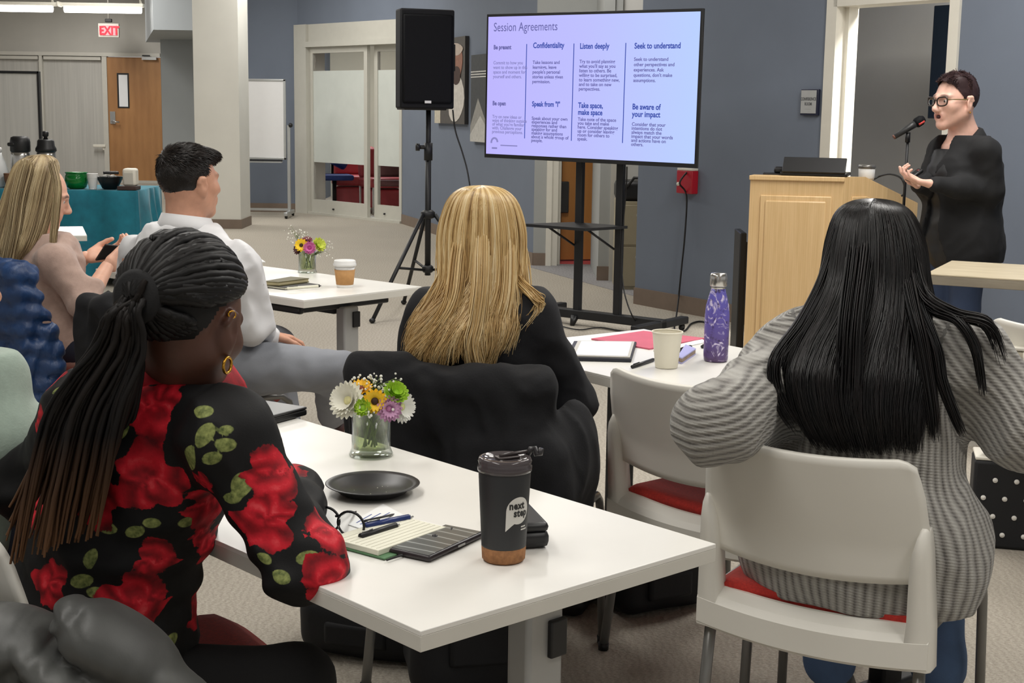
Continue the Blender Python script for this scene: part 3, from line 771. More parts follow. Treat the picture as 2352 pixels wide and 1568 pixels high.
def art1(o, L, H):
    flat_part(o, 'printed_ground', [(-L/2, -H/2), (L/2, -H/2), (L/2, H/2), (-L/2, H/2)], (84, 80, 76), .0, 'print_grey')
    flat_part(o, 'printed_highlight', [(-L/2, -H/2), (-L*.3, -H/2), (-L*.3, -H*.1), (-L/2, -H*.1)], (196, 188, 170), .002, 'print_cream')
    flat_part(o, 'printed_shirt', blob(L*.22, -H*.2, L*.26, H*.29, seed=4), (206, 200, 192), .004, 'print_white')
    flat_part(o, 'printed_figure', blob(L*.24, H*.2, L*.2, H*.2, seed=2), (148, 104, 86), .006, 'print_tan')
    flat_part(o, 'printed_beard', blob(L*.24, H*.06, L*.15, H*.1, seed=6), (66, 44, 38), .008, 'print_brown')
    flat_part(o, 'printed_cap', blob(L*.24, H*.36, L*.2, H*.07, seed=3), (188, 172, 160), .008, 'print_pale')
def art2(o, L, H):
    flat_part(o, 'printed_ground', [(-L/2, -H/2), (L/2, -H/2), (L/2, H/2), (-L/2, H/2)], (66, 68, 70), .0, 'print_charcoal')
    for k in range(3): flat_part(o, 'printed_stripe', [(-L/2, H*(.24+.03*k)), (L/2, H*(.24+.03*k)), (L/2, H*(.252+.03*k)), (-L/2, H*(.252+.03*k))], (214, 212, 206), .002, 'print_line')
    flat_part(o, 'printed_peak', [(-L*.5, -H*.32), (-L*.2, 0), (L*.1, -H*.25), (L*.5, -H*.1), (L*.5, -H*.5), (-L*.5, -H*.5)], (150, 148, 142), .002, 'print_midgrey')
    flat_part(o, 'printed_peak', [(-L*.5, -H*.42), (-L*.1, -H*.2), (L*.3, -H*.4), (L*.5, -H*.36), (L*.5, -H*.5), (-L*.5, -H*.5)], (190, 188, 182), .004, 'print_lightgrey')
canvas('canvas_print', 1008, 1077, 88, 284, 'canvas print of a figure in white shirt behind the loudspeaker', art1)
canvas('canvas_print', 1091, 1150, 124, 327, 'grey striped canvas print half hidden behind the television', art2)

# ---- television on stand
TVW, TVY = 1.685, -.662
TVC = vv(.457, 9.30, 1.582); TVH = TVW/1.755
tv = empty('television', TVC, 'large television on black stand showing a Session Agreements slide', 'television', rz=TVY)
tv.rotation_euler = (0, .008, TVY)
MB().box((0, .012, 0), (TVW, .022, TVH), bev=.003).build('bezel', M_BLACK, tv)
MB().box((0, .06, -.05), (TVW*.7, .08, TVH*.6), bev=.02).build('rear_housing', M_BLACK, tv)
ts = NT('lit_screen'); _v = ts.coords('Generated'); _s = ts.node('ShaderNodeSeparateXYZ'); ts.link(_v, _s.inputs[0])
_c = ts.ramp(_s.outputs[0], [(0.0, srgb(186, 178, 248)), (.5, srgb(186, 188, 252)), (1.0, srgb(182, 204, 254))])
ts.set(Base_Color=(0, 0, 0, 1), Roughness=.4, Emission_Strength=1.06); ts.link(_c, ts.bsdf.inputs['Emission Color']); ts.bsdf.inputs['Specular IOR Level'].default_value = .1
SWD, SHT = TVW-.035, TVH-.045
MB().box((0, .001, .004), (SWD, .004, SHT)).build('screen', ts.m, tv)
M_TXT = emis('slide_text_violet', (108, 106, 178), .8); M_TXT.node_tree.nodes['Principled BSDF'].inputs['Base Color'].default_value = (0, 0, 0, 1)
M_TXB = emis('slide_text_blue', (58, 84, 186), .8); M_TXB.node_tree.nodes['Principled BSDF'].inputs['Base Color'].default_value = (0, 0, 0, 1)
M_TXL = emis('slide_text_faint', (150, 146, 214), .8); M_TXL.node_tree.nodes['Principled BSDF'].inputs['Base Color'].default_value = (0, 0, 0, 1)
def slide(name, body, fx, fy, size, m, bold=0, line=1.0, sx=.85):
    me = text_mesh(body, size, .0004, 'LEFT', bold, sx=sx, line=line)
    xform_mesh(me, Matrix.Translation(((fx-.5)*SWD, -.001, (.5-fy)*SHT+.004))@Matrix.Rotation(PI/2, 4, 'X')); link_obj(name, me, m, tv)
slide('title', 'Session Agreements', .028, .105, .082, M_TXT, 0, sx=.80)
hs, bs = .046, .034
def fxx(x): return (x-62)/(2010-62)
def fyy(x, y):
    top = 105-(x-62)/1950*20; bot = 1415+(x-62)/1950*90; return (y-top)/(bot-top)
heads = [('Be present', 120, 412, .040), ('Confidentiality', 515, 404, .05), ('Listen deeply', 963, 416, .05), ('Seek to understand', 1458, 420, .05),
         ('Be open', 120, 946, .040), ('Speak from "I"', 518, 958, .046), ('Take space,\nmake space', 963, 974, .048), ('Be aware of\nyour impact', 1458, 990, .05)]
for (b, x, y, s) in heads: slide('heading', b, fxx(x), fyy(x, y), s, M_TXB if x > 400 else M_TXT, .0014, .92, .86)
bodies = [('Commit to how you\nwant to show up in this\nspace and moment for\nyourself and others.', 120, 555, 46), ('Take lessons and\nlearnings, leave\npeople\'s personal\nstories unless given\npermission.', 515, 555, 47),
          ('Try to avoid planning\nwhat you\'ll say as you\nlisten to others. Be\nwilling to be surprised,\nto learn something new,\nand to take on new\nperspectives.', 963, 552, 43.5), ('Seek to understand\nother perspectives and\nexperiences. Ask\nquestions, don\'t make\nassumptions.', 1458, 535, 49),
          ('Try on new ideas or\nways of thinking outside\nof what you\'re familiar\nwith. Challenge your\nprevious perceptions.', 120, 1070, 38), ('Speak about your own\nexperiences and\nresponses rather than\nspeaking for and\nmaking assumptions\nabout a whole group of\npeople.', 518, 1088, 36.5),
          ('Take note of the space\nyou take and make\nhere. Consider speaking\nup or consider leaving\nroom for others to\nspeak.', 963, 1098, 38), ('Consider that your\nintentions do not\nalways match the\nimpact that your words\nand actions have on\nothers.', 1458, 1146, 38)]
for (b, x, y, ln) in bodies: slide('body_text', b, fxx(x), fyy(x, y), .031, M_TXT if x > 400 else M_TXL, .0006, ln/1380*SHT/.031*1.0, 1.04 if x > 400 else .98)
for (x, y0, y1) in ((452, 360, 1262), (907, 360, 1285), (1381, 360, 1305)):
    f0, f1 = fyy(x, y0), fyy(x, y1)
    MB().box(((fxx(x)-.5)*SWD, -.0008, (.5-(f0+f1)/2)*SHT), (.0065, .001, (f1-f0)*SHT)).build('divider_line', M_TXB, tv)
# round emblem with a line of small print
ex_, ez_ = (fxx(148)-.5)*SWD, (.5-fyy(148, 1315))*SHT
ring = [(ex_+.027*math.cos(a), -.001, ez_+.01+.03*math.sin(a)) for a in np.linspace(.1, 3.3, 14)]
MB().tube(ring, .007, 6).build('emblem', M_TXL, tv)
MB().box((ex_, -.001, ez_-.028), (.046, .001, .012)).build('emblem_caption', M_TXL, tv)
MB().box(((fxx(295)-.5)*SWD, -.001, (.5-fyy(295, 1332))*SHT), (.145, .001, .008)).build('small_print', M_TXL, tv)

# stand
td = vv(math.cos(TVY), math.sin(TVY)); tn = vv(-td[1], td[0])     # tn points away from viewer
sb = TVC[:2]+tn*.17
u_l = -.155; u_r = .155
def tv_u(px, py, off=.17):
    p0 = TVC[:2]+tn*off; q = onw(px, py, p0, p0+td); return float(np.dot(q[:2]-p0, td))
u_l, u_r = tv_u(1332, 450), tv_u(1425, 450)
tvs = empty('television_stand', (sb[0], sb[1], 0), 'black two pole rolling stand carrying the television', 'stand', rz=TVY)
for u in (u_l, u_r): MB().box((u, 0, .85), (.052, .04, 1.6), bev=.006).build('pole', M_BLACKM, tvs)
MB().box(((u_l+u_r)/2, -.05, 1.6), (.6, .06, .42), bev=.01).build('mount_plate', M_BLACKM, tvs)
MB().box(((u_l+u_r)/2, 0, .075), (1.06, .07, .06), bev=.008).build('base_beam', M_BLACKM, tvs)
for u in ((u_l+u_r)/2-.5, (u_l+u_r)/2+.5):
    f = MB().box((u, 0, .07), (.06, .62, .05), bev=.008).build('base_foot', M_BLACKM, tvs)
    for yy in (-.27, .27): MB().lathe([(.022, -.012), (.026, 0), (.022, .012)], (u, yy, .026), 12, Matrix.Rotation(PI/2, 3, 'Y')).build('caster', M_BLACK, f)
MB().tube([(u_l, -.03, .06), (u_l, -.06, .0)], [.03, .014], 10).build('levelling_foot', M_BLACK, tvs)
zs_ = onw(1340, 518, sb, sb+td)[2]
shf = MB().prism([(u_l-.2, -.36), (u_r-.02, -.36), (u_r+.05, .02), (u_l-.06, .02)], .018, z0=zs_).build('shelf', M_BLACKM, tvs)
for u in (u_l-.03, u_r-.04): MB().tube([(u, -.3, zs_), (u, -.0, zs_-.14)], .008, 8).build('shelf_brace', M_BLACKM, shf)
cable('stand_cable', [at(1440, 383, 9.25), at(1438, 440, 9.3), at(1428, 560, 9.3), at(1432, 660, 9.25), at(1452, 725, 9.15), onz(1470, 752, .012), onz(1440, 762, .01), onz(1380, 752, .01), onz(1330, 757, .01), onz(1285, 748, .01)], 'thin black cable trailing down the television stand to the floor', .005)
_wl = lambda px, py: onw(px, py, R0-RN*.05, R0+RD-RN*.05)
cable('power_cable', [_wl(1579, 394), _wl(1581, 420)-vv(RN[0], RN[1], 0)*.08, _wl(1577, 450), _wl(1573, 540), _wl(1566, 610), _wl(1562, 650), _wl(1558, 690), onz(1551, 742, .02), onz(1549, 752, .01), onz(1552, 765, .008), onz(1575, 758, .008), onz(1590, 742, .008), onz(1620, 740, .008), onz(1660, 770, .008)], 'long black cable hanging down slate blue wall below red alarm box', .0065)

# ---- lectern
YL = 7.35
pA = at(1724, 402, YL); zl = pA[2]
M_MAPLE = wood('maple_veneer', (206, 172, 122), (220, 188, 140), (26, 26, 1.2), 3, .42, .6)
M_MAPLE2 = wood('maple_moulding', (208, 174, 124), (222, 190, 142), (26, 26, 1.2), 3, .42, .6)
fd = unit((.93, -.18)); sd = unit((.42, .91)) # front edge runs right, side edge runs back to the right
lw = .52
le = empty('lectern', (pA[0], pA[1], 0), 'pale maple lectern with raised panels beside the presenter', 'lectern', rz=math.atan2(fd[1], fd[0]))
ang = -.0
# local x along front; y back
b_len = .56
def dirn(px, py, p0, d): pass
xr_ = float(np.dot(onw(1938, 408, pA[:2], pA[:2]+fd)[:2]-pA[:2], fd)); lw = xr_
sidev = vv(.36, .46)                                            # side panel splays outward to the rear
prof = [(0, 0), (lw, 0), (lw+sidev[0]*.0, 0)]
body = [(0, 0), (lw, 0), (lw+.20, .46), (-.02, .46)]
mb = MB()
zr = zl-.14; SX_, SY_ = .40, .34
vs = [(0, 0, 0), (lw, 0, 0), (lw+SX_, SY_, 0), (.05, SY_, 0), (0, 0, zl), (lw, 0, zl), (lw+SX_, SY_, zr), (.05, SY_, zr), (lw+SX_*.28, SY_*.28, zl), (.014, SY_*.28, zl)]
fs = [(0, 1, 5, 4), (1, 2, 6, 8, 5), (2, 3, 7, 6), (3, 0, 4, 9, 7), (4, 5, 8, 9), (9, 8, 6, 7), (0, 3, 2, 1)]
mb._add(vs, fs); mb.build('body', M_MAPLE, le)
MB().box((lw/2, -.004, zl-.012), (lw+.012, .02, .024), bev=.004).build('top_edge', M_MAPLE2, le)
def raised(o, x0, x1, z0, z1, name='panel'):
    p = MB().box(((x0+x1)/2, -.004, (z0+z1)/2), (x1-x0, .012, z1-z0), bev=.005).build(name, M_MAPLE2, o)
    MB().box(((x0+x1)/2, -.012, (z0+z1)/2), (x1-x0-.05, .012, z1-z0-.05), bev=.008).build('raised_field', M_MAPLE, p)
    return p
raised(le, .055, lw-.055, .12, zl-.10)
sa = math.atan2(SY_, SX_); sl = math.hypot(SY_, SX_)
mbp = MB(); M4 = Matrix.Translation((lw, 0, 0))@Matrix.Rotation(sa, 4, 'Z')@Matrix.Rotation(PI/2, 4, 'X')
mbp.prism([(.06, .12), (sl-.05, .12), (sl-.05, zl-.21), (sl*.3, zl-.10), (.06, zl-.10)], .008, M4, z0=0, bev=.003).build('side_panel', M_MAPLE2, le)
# things on the lectern
lrz = math.atan2(fd[1], fd[0])
def on_le(px, py): return onz(px, py, zl)
q = on_le(1870, 404)
lp = empty('laptop', (q[0]+.02, q[1]+.06, zl), 'open black laptop on the maple lectern', 'laptop', rz=lrz-.12)
MB().box((0, 0, .01), (.34, .22, .018), bev=.005).build('base', M_BLACK, lp)
MB().box((.0, -.085, .055), (.32, .012, .10), rot=Matrix.Rotation(-.75, 3, 'X'), bev=.004).build('lid', M_BLACK, lp)
q = on_le(1815, 402)
mr = empty('audio_device', (q[0], q[1]+.05, zl), 'low black device with red light on the lectern, left of laptop', 'device', rz=lrz)
MB().box((0, 0, .004), (.26, .14, .007), bev=.002).build('mat', M_BLACK, mr)
MB().box((0, 0, .024), (.15, .09, .034), bev=.012).build('body', M_BLACK, mr)
MB().box((.025, -.046, .03), (.028, .006, .012), bev=.002).build('indicator_light', emis('indicator_red', (230, 70, 60), 1.0), mr)
q = at(1990, 408, YL+.12)
cj = empty('travel_mug', (q[0], q[1], q[2]-.01), 'white mug with grey steel lid on the lectern, right of laptop', 'mug')
MB().lathe([(.036, 0), (.041, .01), (.043, .055), (.040, .06)], n=24).build('body', M_LEGW, cj)
MB().lathe([(.044, .058), (.046, .062), (.046, .074), (.04, .078)], n=24).build('lid', mat('grey_steel_lid', (120, 118, 114), .3, .03, Metallic=.6), cj)
# black display panel leaning left of lectern
pz = at(1708, 535, 7.62)
bp_ = empty('folded_panel', (pz[0], pz[1], 0), 'tall thin black panel standing against left side of lectern', 'panel', rz=1.52)
MB().box((.15, 0, pz[2]/2), (.3, .035, pz[2]), bev=.006).build('board', M_BLACK, bp_)
MB().box((.15, -.022, pz[2]/2), (.26, .006, pz[2]-.1)).build('face', mat('dark_face', (12, 12, 14), .3, .05), bp_)
MB().box((.15, 0, .012), (.3, .06, .024), bev=.006).build('base', M_BLACK, bp_)

# ---- microphone and stand
YM = 7.25
mx = at(2080, 400, YM)
ms = empty('microphone_stand', (mx[0], mx[1], 0), 'slim black microphone stand between lectern and presenter', 'stand')
zc = at(2082, 304, YM)[2]
MB().tube([(0, 0, .03), (0, 0, .9)], .011, 12).build('lower_tube', M_BLACKM, ms)
MB().tube([(0, 0, .85), (0, 0, zc-.03)], .0075, 12).build('upper_tube', M_BLACKM, ms)
MB().tube([(0, 0, .86), (0, 0, .95)], .015, 12).build('clutch', M_BLACK, ms)
MB().lathe([(.13, 0), (.13, .012), (.05, .03), (.02, .035)], n=28).build('round_base', M_BLACKM, ms)
MB().tube([(0, 0, zc-.05), (0, 0, zc+.0)], .013, 12).build('clip', M_BLACK, ms)
m0, m1 = at(2053, 315, YM-.02), at(2122, 272, YM)
mc = empty('microphone', m0, 'black handheld microphone clipped on stand before the presenter', 'microphone')
dv = m1-m0
M_MIC = mat('microphone_body', (44, 45, 46), .45, .05)
MB().tube([tuple(dv*.02), tuple(dv*.55), tuple(dv*.72)], [.013, .017, .019], 16).build('body', M_MIC, mc)
MB().tube([tuple(dv*.70), tuple(dv*.76), tuple(dv*.9), tuple(dv*1.0)], [.019, .026, .026, .016], 16).build('grille_head', M_GRILLE, mc)
MB().tube([tuple(dv*-.01), tuple(dv*.03)], .012, 14).build('end_ring', mat('copper_ring', (120, 80, 66), .4, .05), mc)
_d = unit(dv); MB().tube([tuple(dv*.80+vv(0, -.025, -.012)), tuple(dv*.98+vv(0, -.022, -.012))], .006, 8).build('colour_band', mat('red_band', (196, 64, 58), .4, .05), mc)
cable('microphone_cable', [at(2008, 411, YL+.15), at(2022, 404, YL+.15), at(2045, 400, 7.4), at(2068, 408, 7.32), at(2077, 425, 7.3), at(2076, 445, 7.3), at(2070, 450, 7.3)], 'black microphone cable arching off the back of the lectern', .005)

# ---- table in front of the presenter
qa = onz(2126, 628, .765); qb = onz(2186, 598, .765)
rd_ = unit((qb-qa)[:2]); ln_ = vv(rd_[1], -rd_[0])
M_OAKL = wood('light_oak_laminate', (186, 172, 144), (214, 202, 176), (1.2, 12, 12), 2.5, .4)
M_OAKE = wood('grey_oak_edge', (132, 124, 110), (156, 148, 132), (1.2, 12, 12), 2.5, .5)
wt = empty('side_table', (qa[0], qa[1], 0), 'light oak table at right edge in front of the presenter', 'table', rz=math.atan2(ln_[1], ln_[0]))
wd_ = float(np.linalg.norm((qb-qa)[:2]))
MB().box((.8, wd_/2, .762), (1.6, wd_, .006), bev=.001).build('tabletop', M_OAKL, wt)
MB().box((.8, wd_/2, .739), (1.598, wd_-.002, .04), bev=.003).build('edge', M_OAKE, wt)
for xx in (.72, 1.45):
    for yy in (.06, wd_-.06): MB().tube([(xx, yy, .72), (xx, yy, 0)], .018, 12).build('leg', M_BLACKM, wt)

# ---- catering table
YT = 11.25
zt_ = .76; xr_ = X(312, YT)
M_TEAL = NT('teal_tablecloth'); _v = M_TEAL.coords(); M_TEAL.set(Base_Color=M_TEAL.ramp(M_TEAL.noise(_v, 9, 3), [(.3, srgb(8, 98, 118)), (.7, srgb(18, 122, 142))]), Roughness=.8, Sheen_Weight=.15); M_TEAL.bump(M_TEAL.noise(_v, 260, 2), .15, .002); M_TEAL = M_TEAL.m
ct = empty('catering_table', (xr_-.9, YT+.38, 0), 'long catering table hidden under a teal cloth', 'table')
MB().box((0, 0, .73), (1.78, .74, .03), bev=.004).build('tabletop', M_OAKE, ct)
for sx in (-1, 1):
    for sy in (-1, 1): MB().tube([(sx*.8, sy*.3, 0), (sx*.8, sy*.3, .72)], .016).build('leg', M_TUBE, ct)
tc = empty('tablecloth', (xr_-.9, YT+.38, 0), 'teal cloth draped over the catering table to the floor', 'tablecloth')
mb = MB(); n = 480; rows = []
peri = []
for i in range(n):
    s = i/n*4; k = int(s); f = s-k
    cxn = [(-.9, -.38), (.9, -.38), (.9, .38), (-.9, .38), (-.9, -.38)]
    a, b = cxn[k], cxn[k+1]; peri.append((a[0]+(b[0]-a[0])*f, a[1]+(b[1]-a[1])*f))
for lev, (z, fl) in enumerate([(.76, 0), (.752, .008), (.6, .02), (.4, .045), (.2, .06), (.075, .07)]):
    row = []
    for i, (x, y) in enumerate(peri):
        r = math.hypot(x, y); sp_ = i/n*44; w = fl*(1+.8*math.sin(sp_*1.9+1.6*math.sin(sp_*.7)))*.75
        cn = 1+.9*max(0, (abs(x)/.9)**8*(abs(y)/.38)**8)*min(1, fl*18)*.12
        nx = (1 if abs(x) > .89 else 0)*np.sign(x); ny = (1 if abs(y) > .375 else 0)*np.sign(y)
        row.append(((x+nx*w)*1.0, (y+ny*w), z))
    rows.append(row)
P = np.array(rows).transpose(1, 0, 2); mb.grid(P, closed_u=True); 
mb._add([(-.9, -.38, .7605), (.9, -.38, .7605), (.9, .38, .7605), (-.9, .38, .7605)], [(0, 1, 2, 3)]); mb.build('cloth', M_TEAL, tc)
zc_ = .762
def ctp(px, yoff=.2): return vv(X(px, YT+yoff), YT+yoff)
M_CHROME = mat('brushed_steel', (186, 184, 180), .22, .03, Metallic=.9)
def airpot(px, yoff, label, knob):
    p = ctp(px, yoff); o = empty('airpot', (p[0], p[1], zc_), label, 'airpot', group='coffee airpots')
    MB().lathe([(.072, 0), (.078, .01), (.078, .25), (.07, .29)], n=28).build('body', M_CHROME, o)
    MB().lathe([(.075, .28), (.084, .29), (.082, .31), (.07, .33), (.066, .37), (.055, .382)] if knob else [(.075, .28), (.08, .29), (.08, .36), (.072, .395), (.05, .405)], n=28).build('lid', M_BLACK, o)
    if knob:
        MB().lathe([(.02, .38), (.014, .40), (.024, .41), (.026, .435), (.018, .447)], n=20).build('pump_knob', M_BLACK, o)
    else: MB().box((-.05, -.05, .34), (.06, .06, .03), bev=.01).build('spout', M_BLACK, o)
    MB().tube([(.0, .082, .29), (.0, .13, .3), (.0, .13, .12), (.0, .085, .1)], .01).build('handle', M_BLACK, o)
airpot(45, .3, 'steel airpot with low black lid, behind the woman in beige sweater', False)
airpot(104, .34, 'steel airpot with tall pump knob, behind the woman in beige sweater', True)
p = ctp(172, .14); o = empty('bowl', (p[0], p[1], zc_), 'green glass bowl on the teal cloth', 'bowl')
M_GRNG = mat('green_glass', (14, 128, 52), .12, .15, 8, Transmission_Weight=.25)
MB().lathe([(.05, 0), (.075, .01), (.092, .06), (.088, .10), (.08, .115), (.086, .125), (.08, .125), (.074, .113), (.08, .1), (.084, .06), (.06, .015), (.0, .012)], n=32, closed=False).build('bowl_body', M_GRNG, o)
MB().lathe([(.086, .123), (.09, .128), (.086, .132)], n=32).build('rim', M_GRNG, o)
p = ctp(209, .08); o = empty('cup_stack', (p[0], p[1], zc_), 'white paper cups stacked beside green bowl', 'cups')
for k in range(3): MB().lathe([(.03, 0), (.042, .09), (.044, .094), (.040, .092), (.028, .004)], (0, 0, .006+k*.012), 24, closed=False).build('cup', M_LEGW, o)
MB().lathe([(.0, 0), (.03, 0), (.03, .005), (0, .005)], n=20).build('base_disc', M_LEGW, o)
p = ctp(249, .14); o = empty('serving_bowl', (p[0], p[1], zc_), 'black bowl of creamers between paper cups and napkin dispenser', 'bowl')
MB().lathe([(.045, 0), (.06, .005), (.088, .06), (.104, .098), (.106, .10), (.10, .098), (.082, .06), (.05, .012), (0, .01)], n=32, closed=False).build('bowl_body', M_BLACK, o)
for k in range(5):
    a = k*1.3; p2 = ctp(249, .14)
    cr = empty('creamer_pod', (p2[0]+.042*math.cos(a), p2[1]+.042*math.sin(a), zc_+.075), 'small white creamer pod lying in black bowl', 'creamer', group='creamers in the black bowl')
    MB().lathe([(.012, 0), (.019, .026), (.023, .028), (.023, .031)], n=14, axis=Matrix.Rotation(.4*math.sin(k), 3, 'X')).build('cup', M_LEGW, cr)
    MB().lathe([(.022, .0312), (.022, .0325)], n=14, axis=Matrix.Rotation(.4*math.sin(k), 3, 'X')).build('foil_lid', M_TRIMG, cr)
pk = empty('tea_packet', (p[0]+.01, p[1], zc_+.118), 'dark packet lying on top of the creamers in black bowl', 'packet')
MB().box((0, 0, .012), (.12, .08, .022), rz=.3, bev=.006).build('body', M_BLACK, pk); MB().box((.0, .0, .0235), (.08, .05, .002), rz=.3).build('label', mat('dark_label', (60, 60, 58), .5, .05), pk)
p = ctp(297, .1); o = empty('napkin_dispenser', (p[0], p[1], zc_), 'white napkin dispenser on dark base at end of catering table', 'dispenser')
MB().box((-.01, -.02, .016), (.15, .15, .03), bev=.004).build('base', mat('dark_walnut', (62, 44, 40), .5, .1), o)
MB().box((0, 0, .10), (.105, .12, .14), bev=.02).build('body', M_TRIM, o)
MB().box((0, -.061, .09), (.07, .004, .09), bev=.001).build('slot_face', M_TRIMG, o)
p = ctp(-8, .22); o = empty('water_jug', (p[0], p[1], zc_), 'translucent white jug at left edge of catering table', 'jug')
MB().lathe([(.07, 0), (.08, .01), (.08, .12), (.06, .2), (.035, .25), (.03, .28)], n=28).build('body', mat('milky_plastic', (212, 214, 214), .35, .03), o)
MB().lathe([(.034, .28), (.034, .31), (.03, .315)], n=20).build('cap', M_LEGW, o)
p = ctp(22, .12); o = empty('small_bowl', (p[0], p[1], zc_), 'small brown bowl between white jug and airpot', 'bowl')
MB().lathe([(.04, 0), (.055, .06), (.06, .11), (.05, .108), (.045, .05), (0, .02)], n=20, closed=False).build('body', mat('brown_wicker', (112, 76, 52), .7, .2, 40, .4), o)
MB().lathe([(.058, .105), (.062, .112), (.056, .116)], n=20).build('rim', MATS['brown_wicker'], o)
# ================================================================ BODIES: smooth unions meshed by surface nets
def smin(a, b, k):
    h = np.clip(.5+.5*(b-a)/k, 0, 1); return b*(1-h)+a*h-k*h*(1-h)
def rotz3(a): c, s = math.cos(a), math.sin(a); return np.array([[c, -s, 0], [s, c, 0], [0, 0, 1.0]])
def frame_from(fw, up=(0, 0, 1)):
    """3x3 with columns right, forward, up"""
    f = unit(fw); u = np.asarray(up, float); r = unit(np.cross(f, u)); u = np.cross(r, f); return np.stack([r, f, u], 1)
def cap(a, b, ra, rb=None, flat=None, k=None, op='add'):
    return dict(t='cap', a=np.asarray(a, float), b=np.asarray(b, float), ra=ra, rb=ra if rb is None else rb, flat=flat, k=k, op=op)
def ell(c, r, R=None, k=None, op='add'):
    return dict(t='ell', c=np.asarray(c, float), r=np.asarray(r, float), R=np.eye(3) if R is None else np.asarray(R, float), k=k, op=op)
def rbox(c, h, rad, R=None, k=None, op='add'):
    return dict(t='box', c=np.asarray(c, float), h=np.asarray(h, float), rad=rad, R=np.eye(3) if R is None else np.asarray(R, float), k=k, op=op)
def pbound(p):
    if p['t'] == 'cap':
        r = max(p['ra'], p['rb'])*1.02; return np.minimum(p['a'], p['b'])-r, np.maximum(p['a'], p['b'])+r
    if p['t'] == 'ell':
        e = np.sqrt(((p['R']*p['r'])**2).sum(1)); return p['c']-e, p['c']+e
    e = np.abs(p['R'])@p['h']+p['rad']; return p['c']-e, p['c']+e
def pdist(p, P):
    if p['t'] == 'cap':
        a, b = p['a'], p['b']; q = P-a; ba = b-a
        if p['flat'] is not None:
            n, s = p['flat']; n = unit(n)
            q = q+(q@n)[..., None]*n*(s-1); ba = ba+(ba@n)*n*(s-1)
        t = np.clip((q@ba)/max(ba@ba, 1e-12), 0, 1)
        return np.linalg.norm(q-t[..., None]*ba, axis=-1)-(p['ra']+(p['rb']-p['ra'])*t)
    if p['t'] == 'ell':
        q = (P-p['c'])@p['R']; k0 = np.linalg.norm(q/p['r'], axis=-1); k1 = np.linalg.norm(q/(p['r']**2), axis=-1)
        return np.where(k1 > 1e-9, k0*(k0-1)/np.maximum(k1, 1e-9), -p['r'].min())
    q = np.abs((P-p['c'])@p['R'])-p['h']
    return np.linalg.norm(np.maximum(q, 0), axis=-1)+np.minimum(q.max(-1), 0)-p['rad']
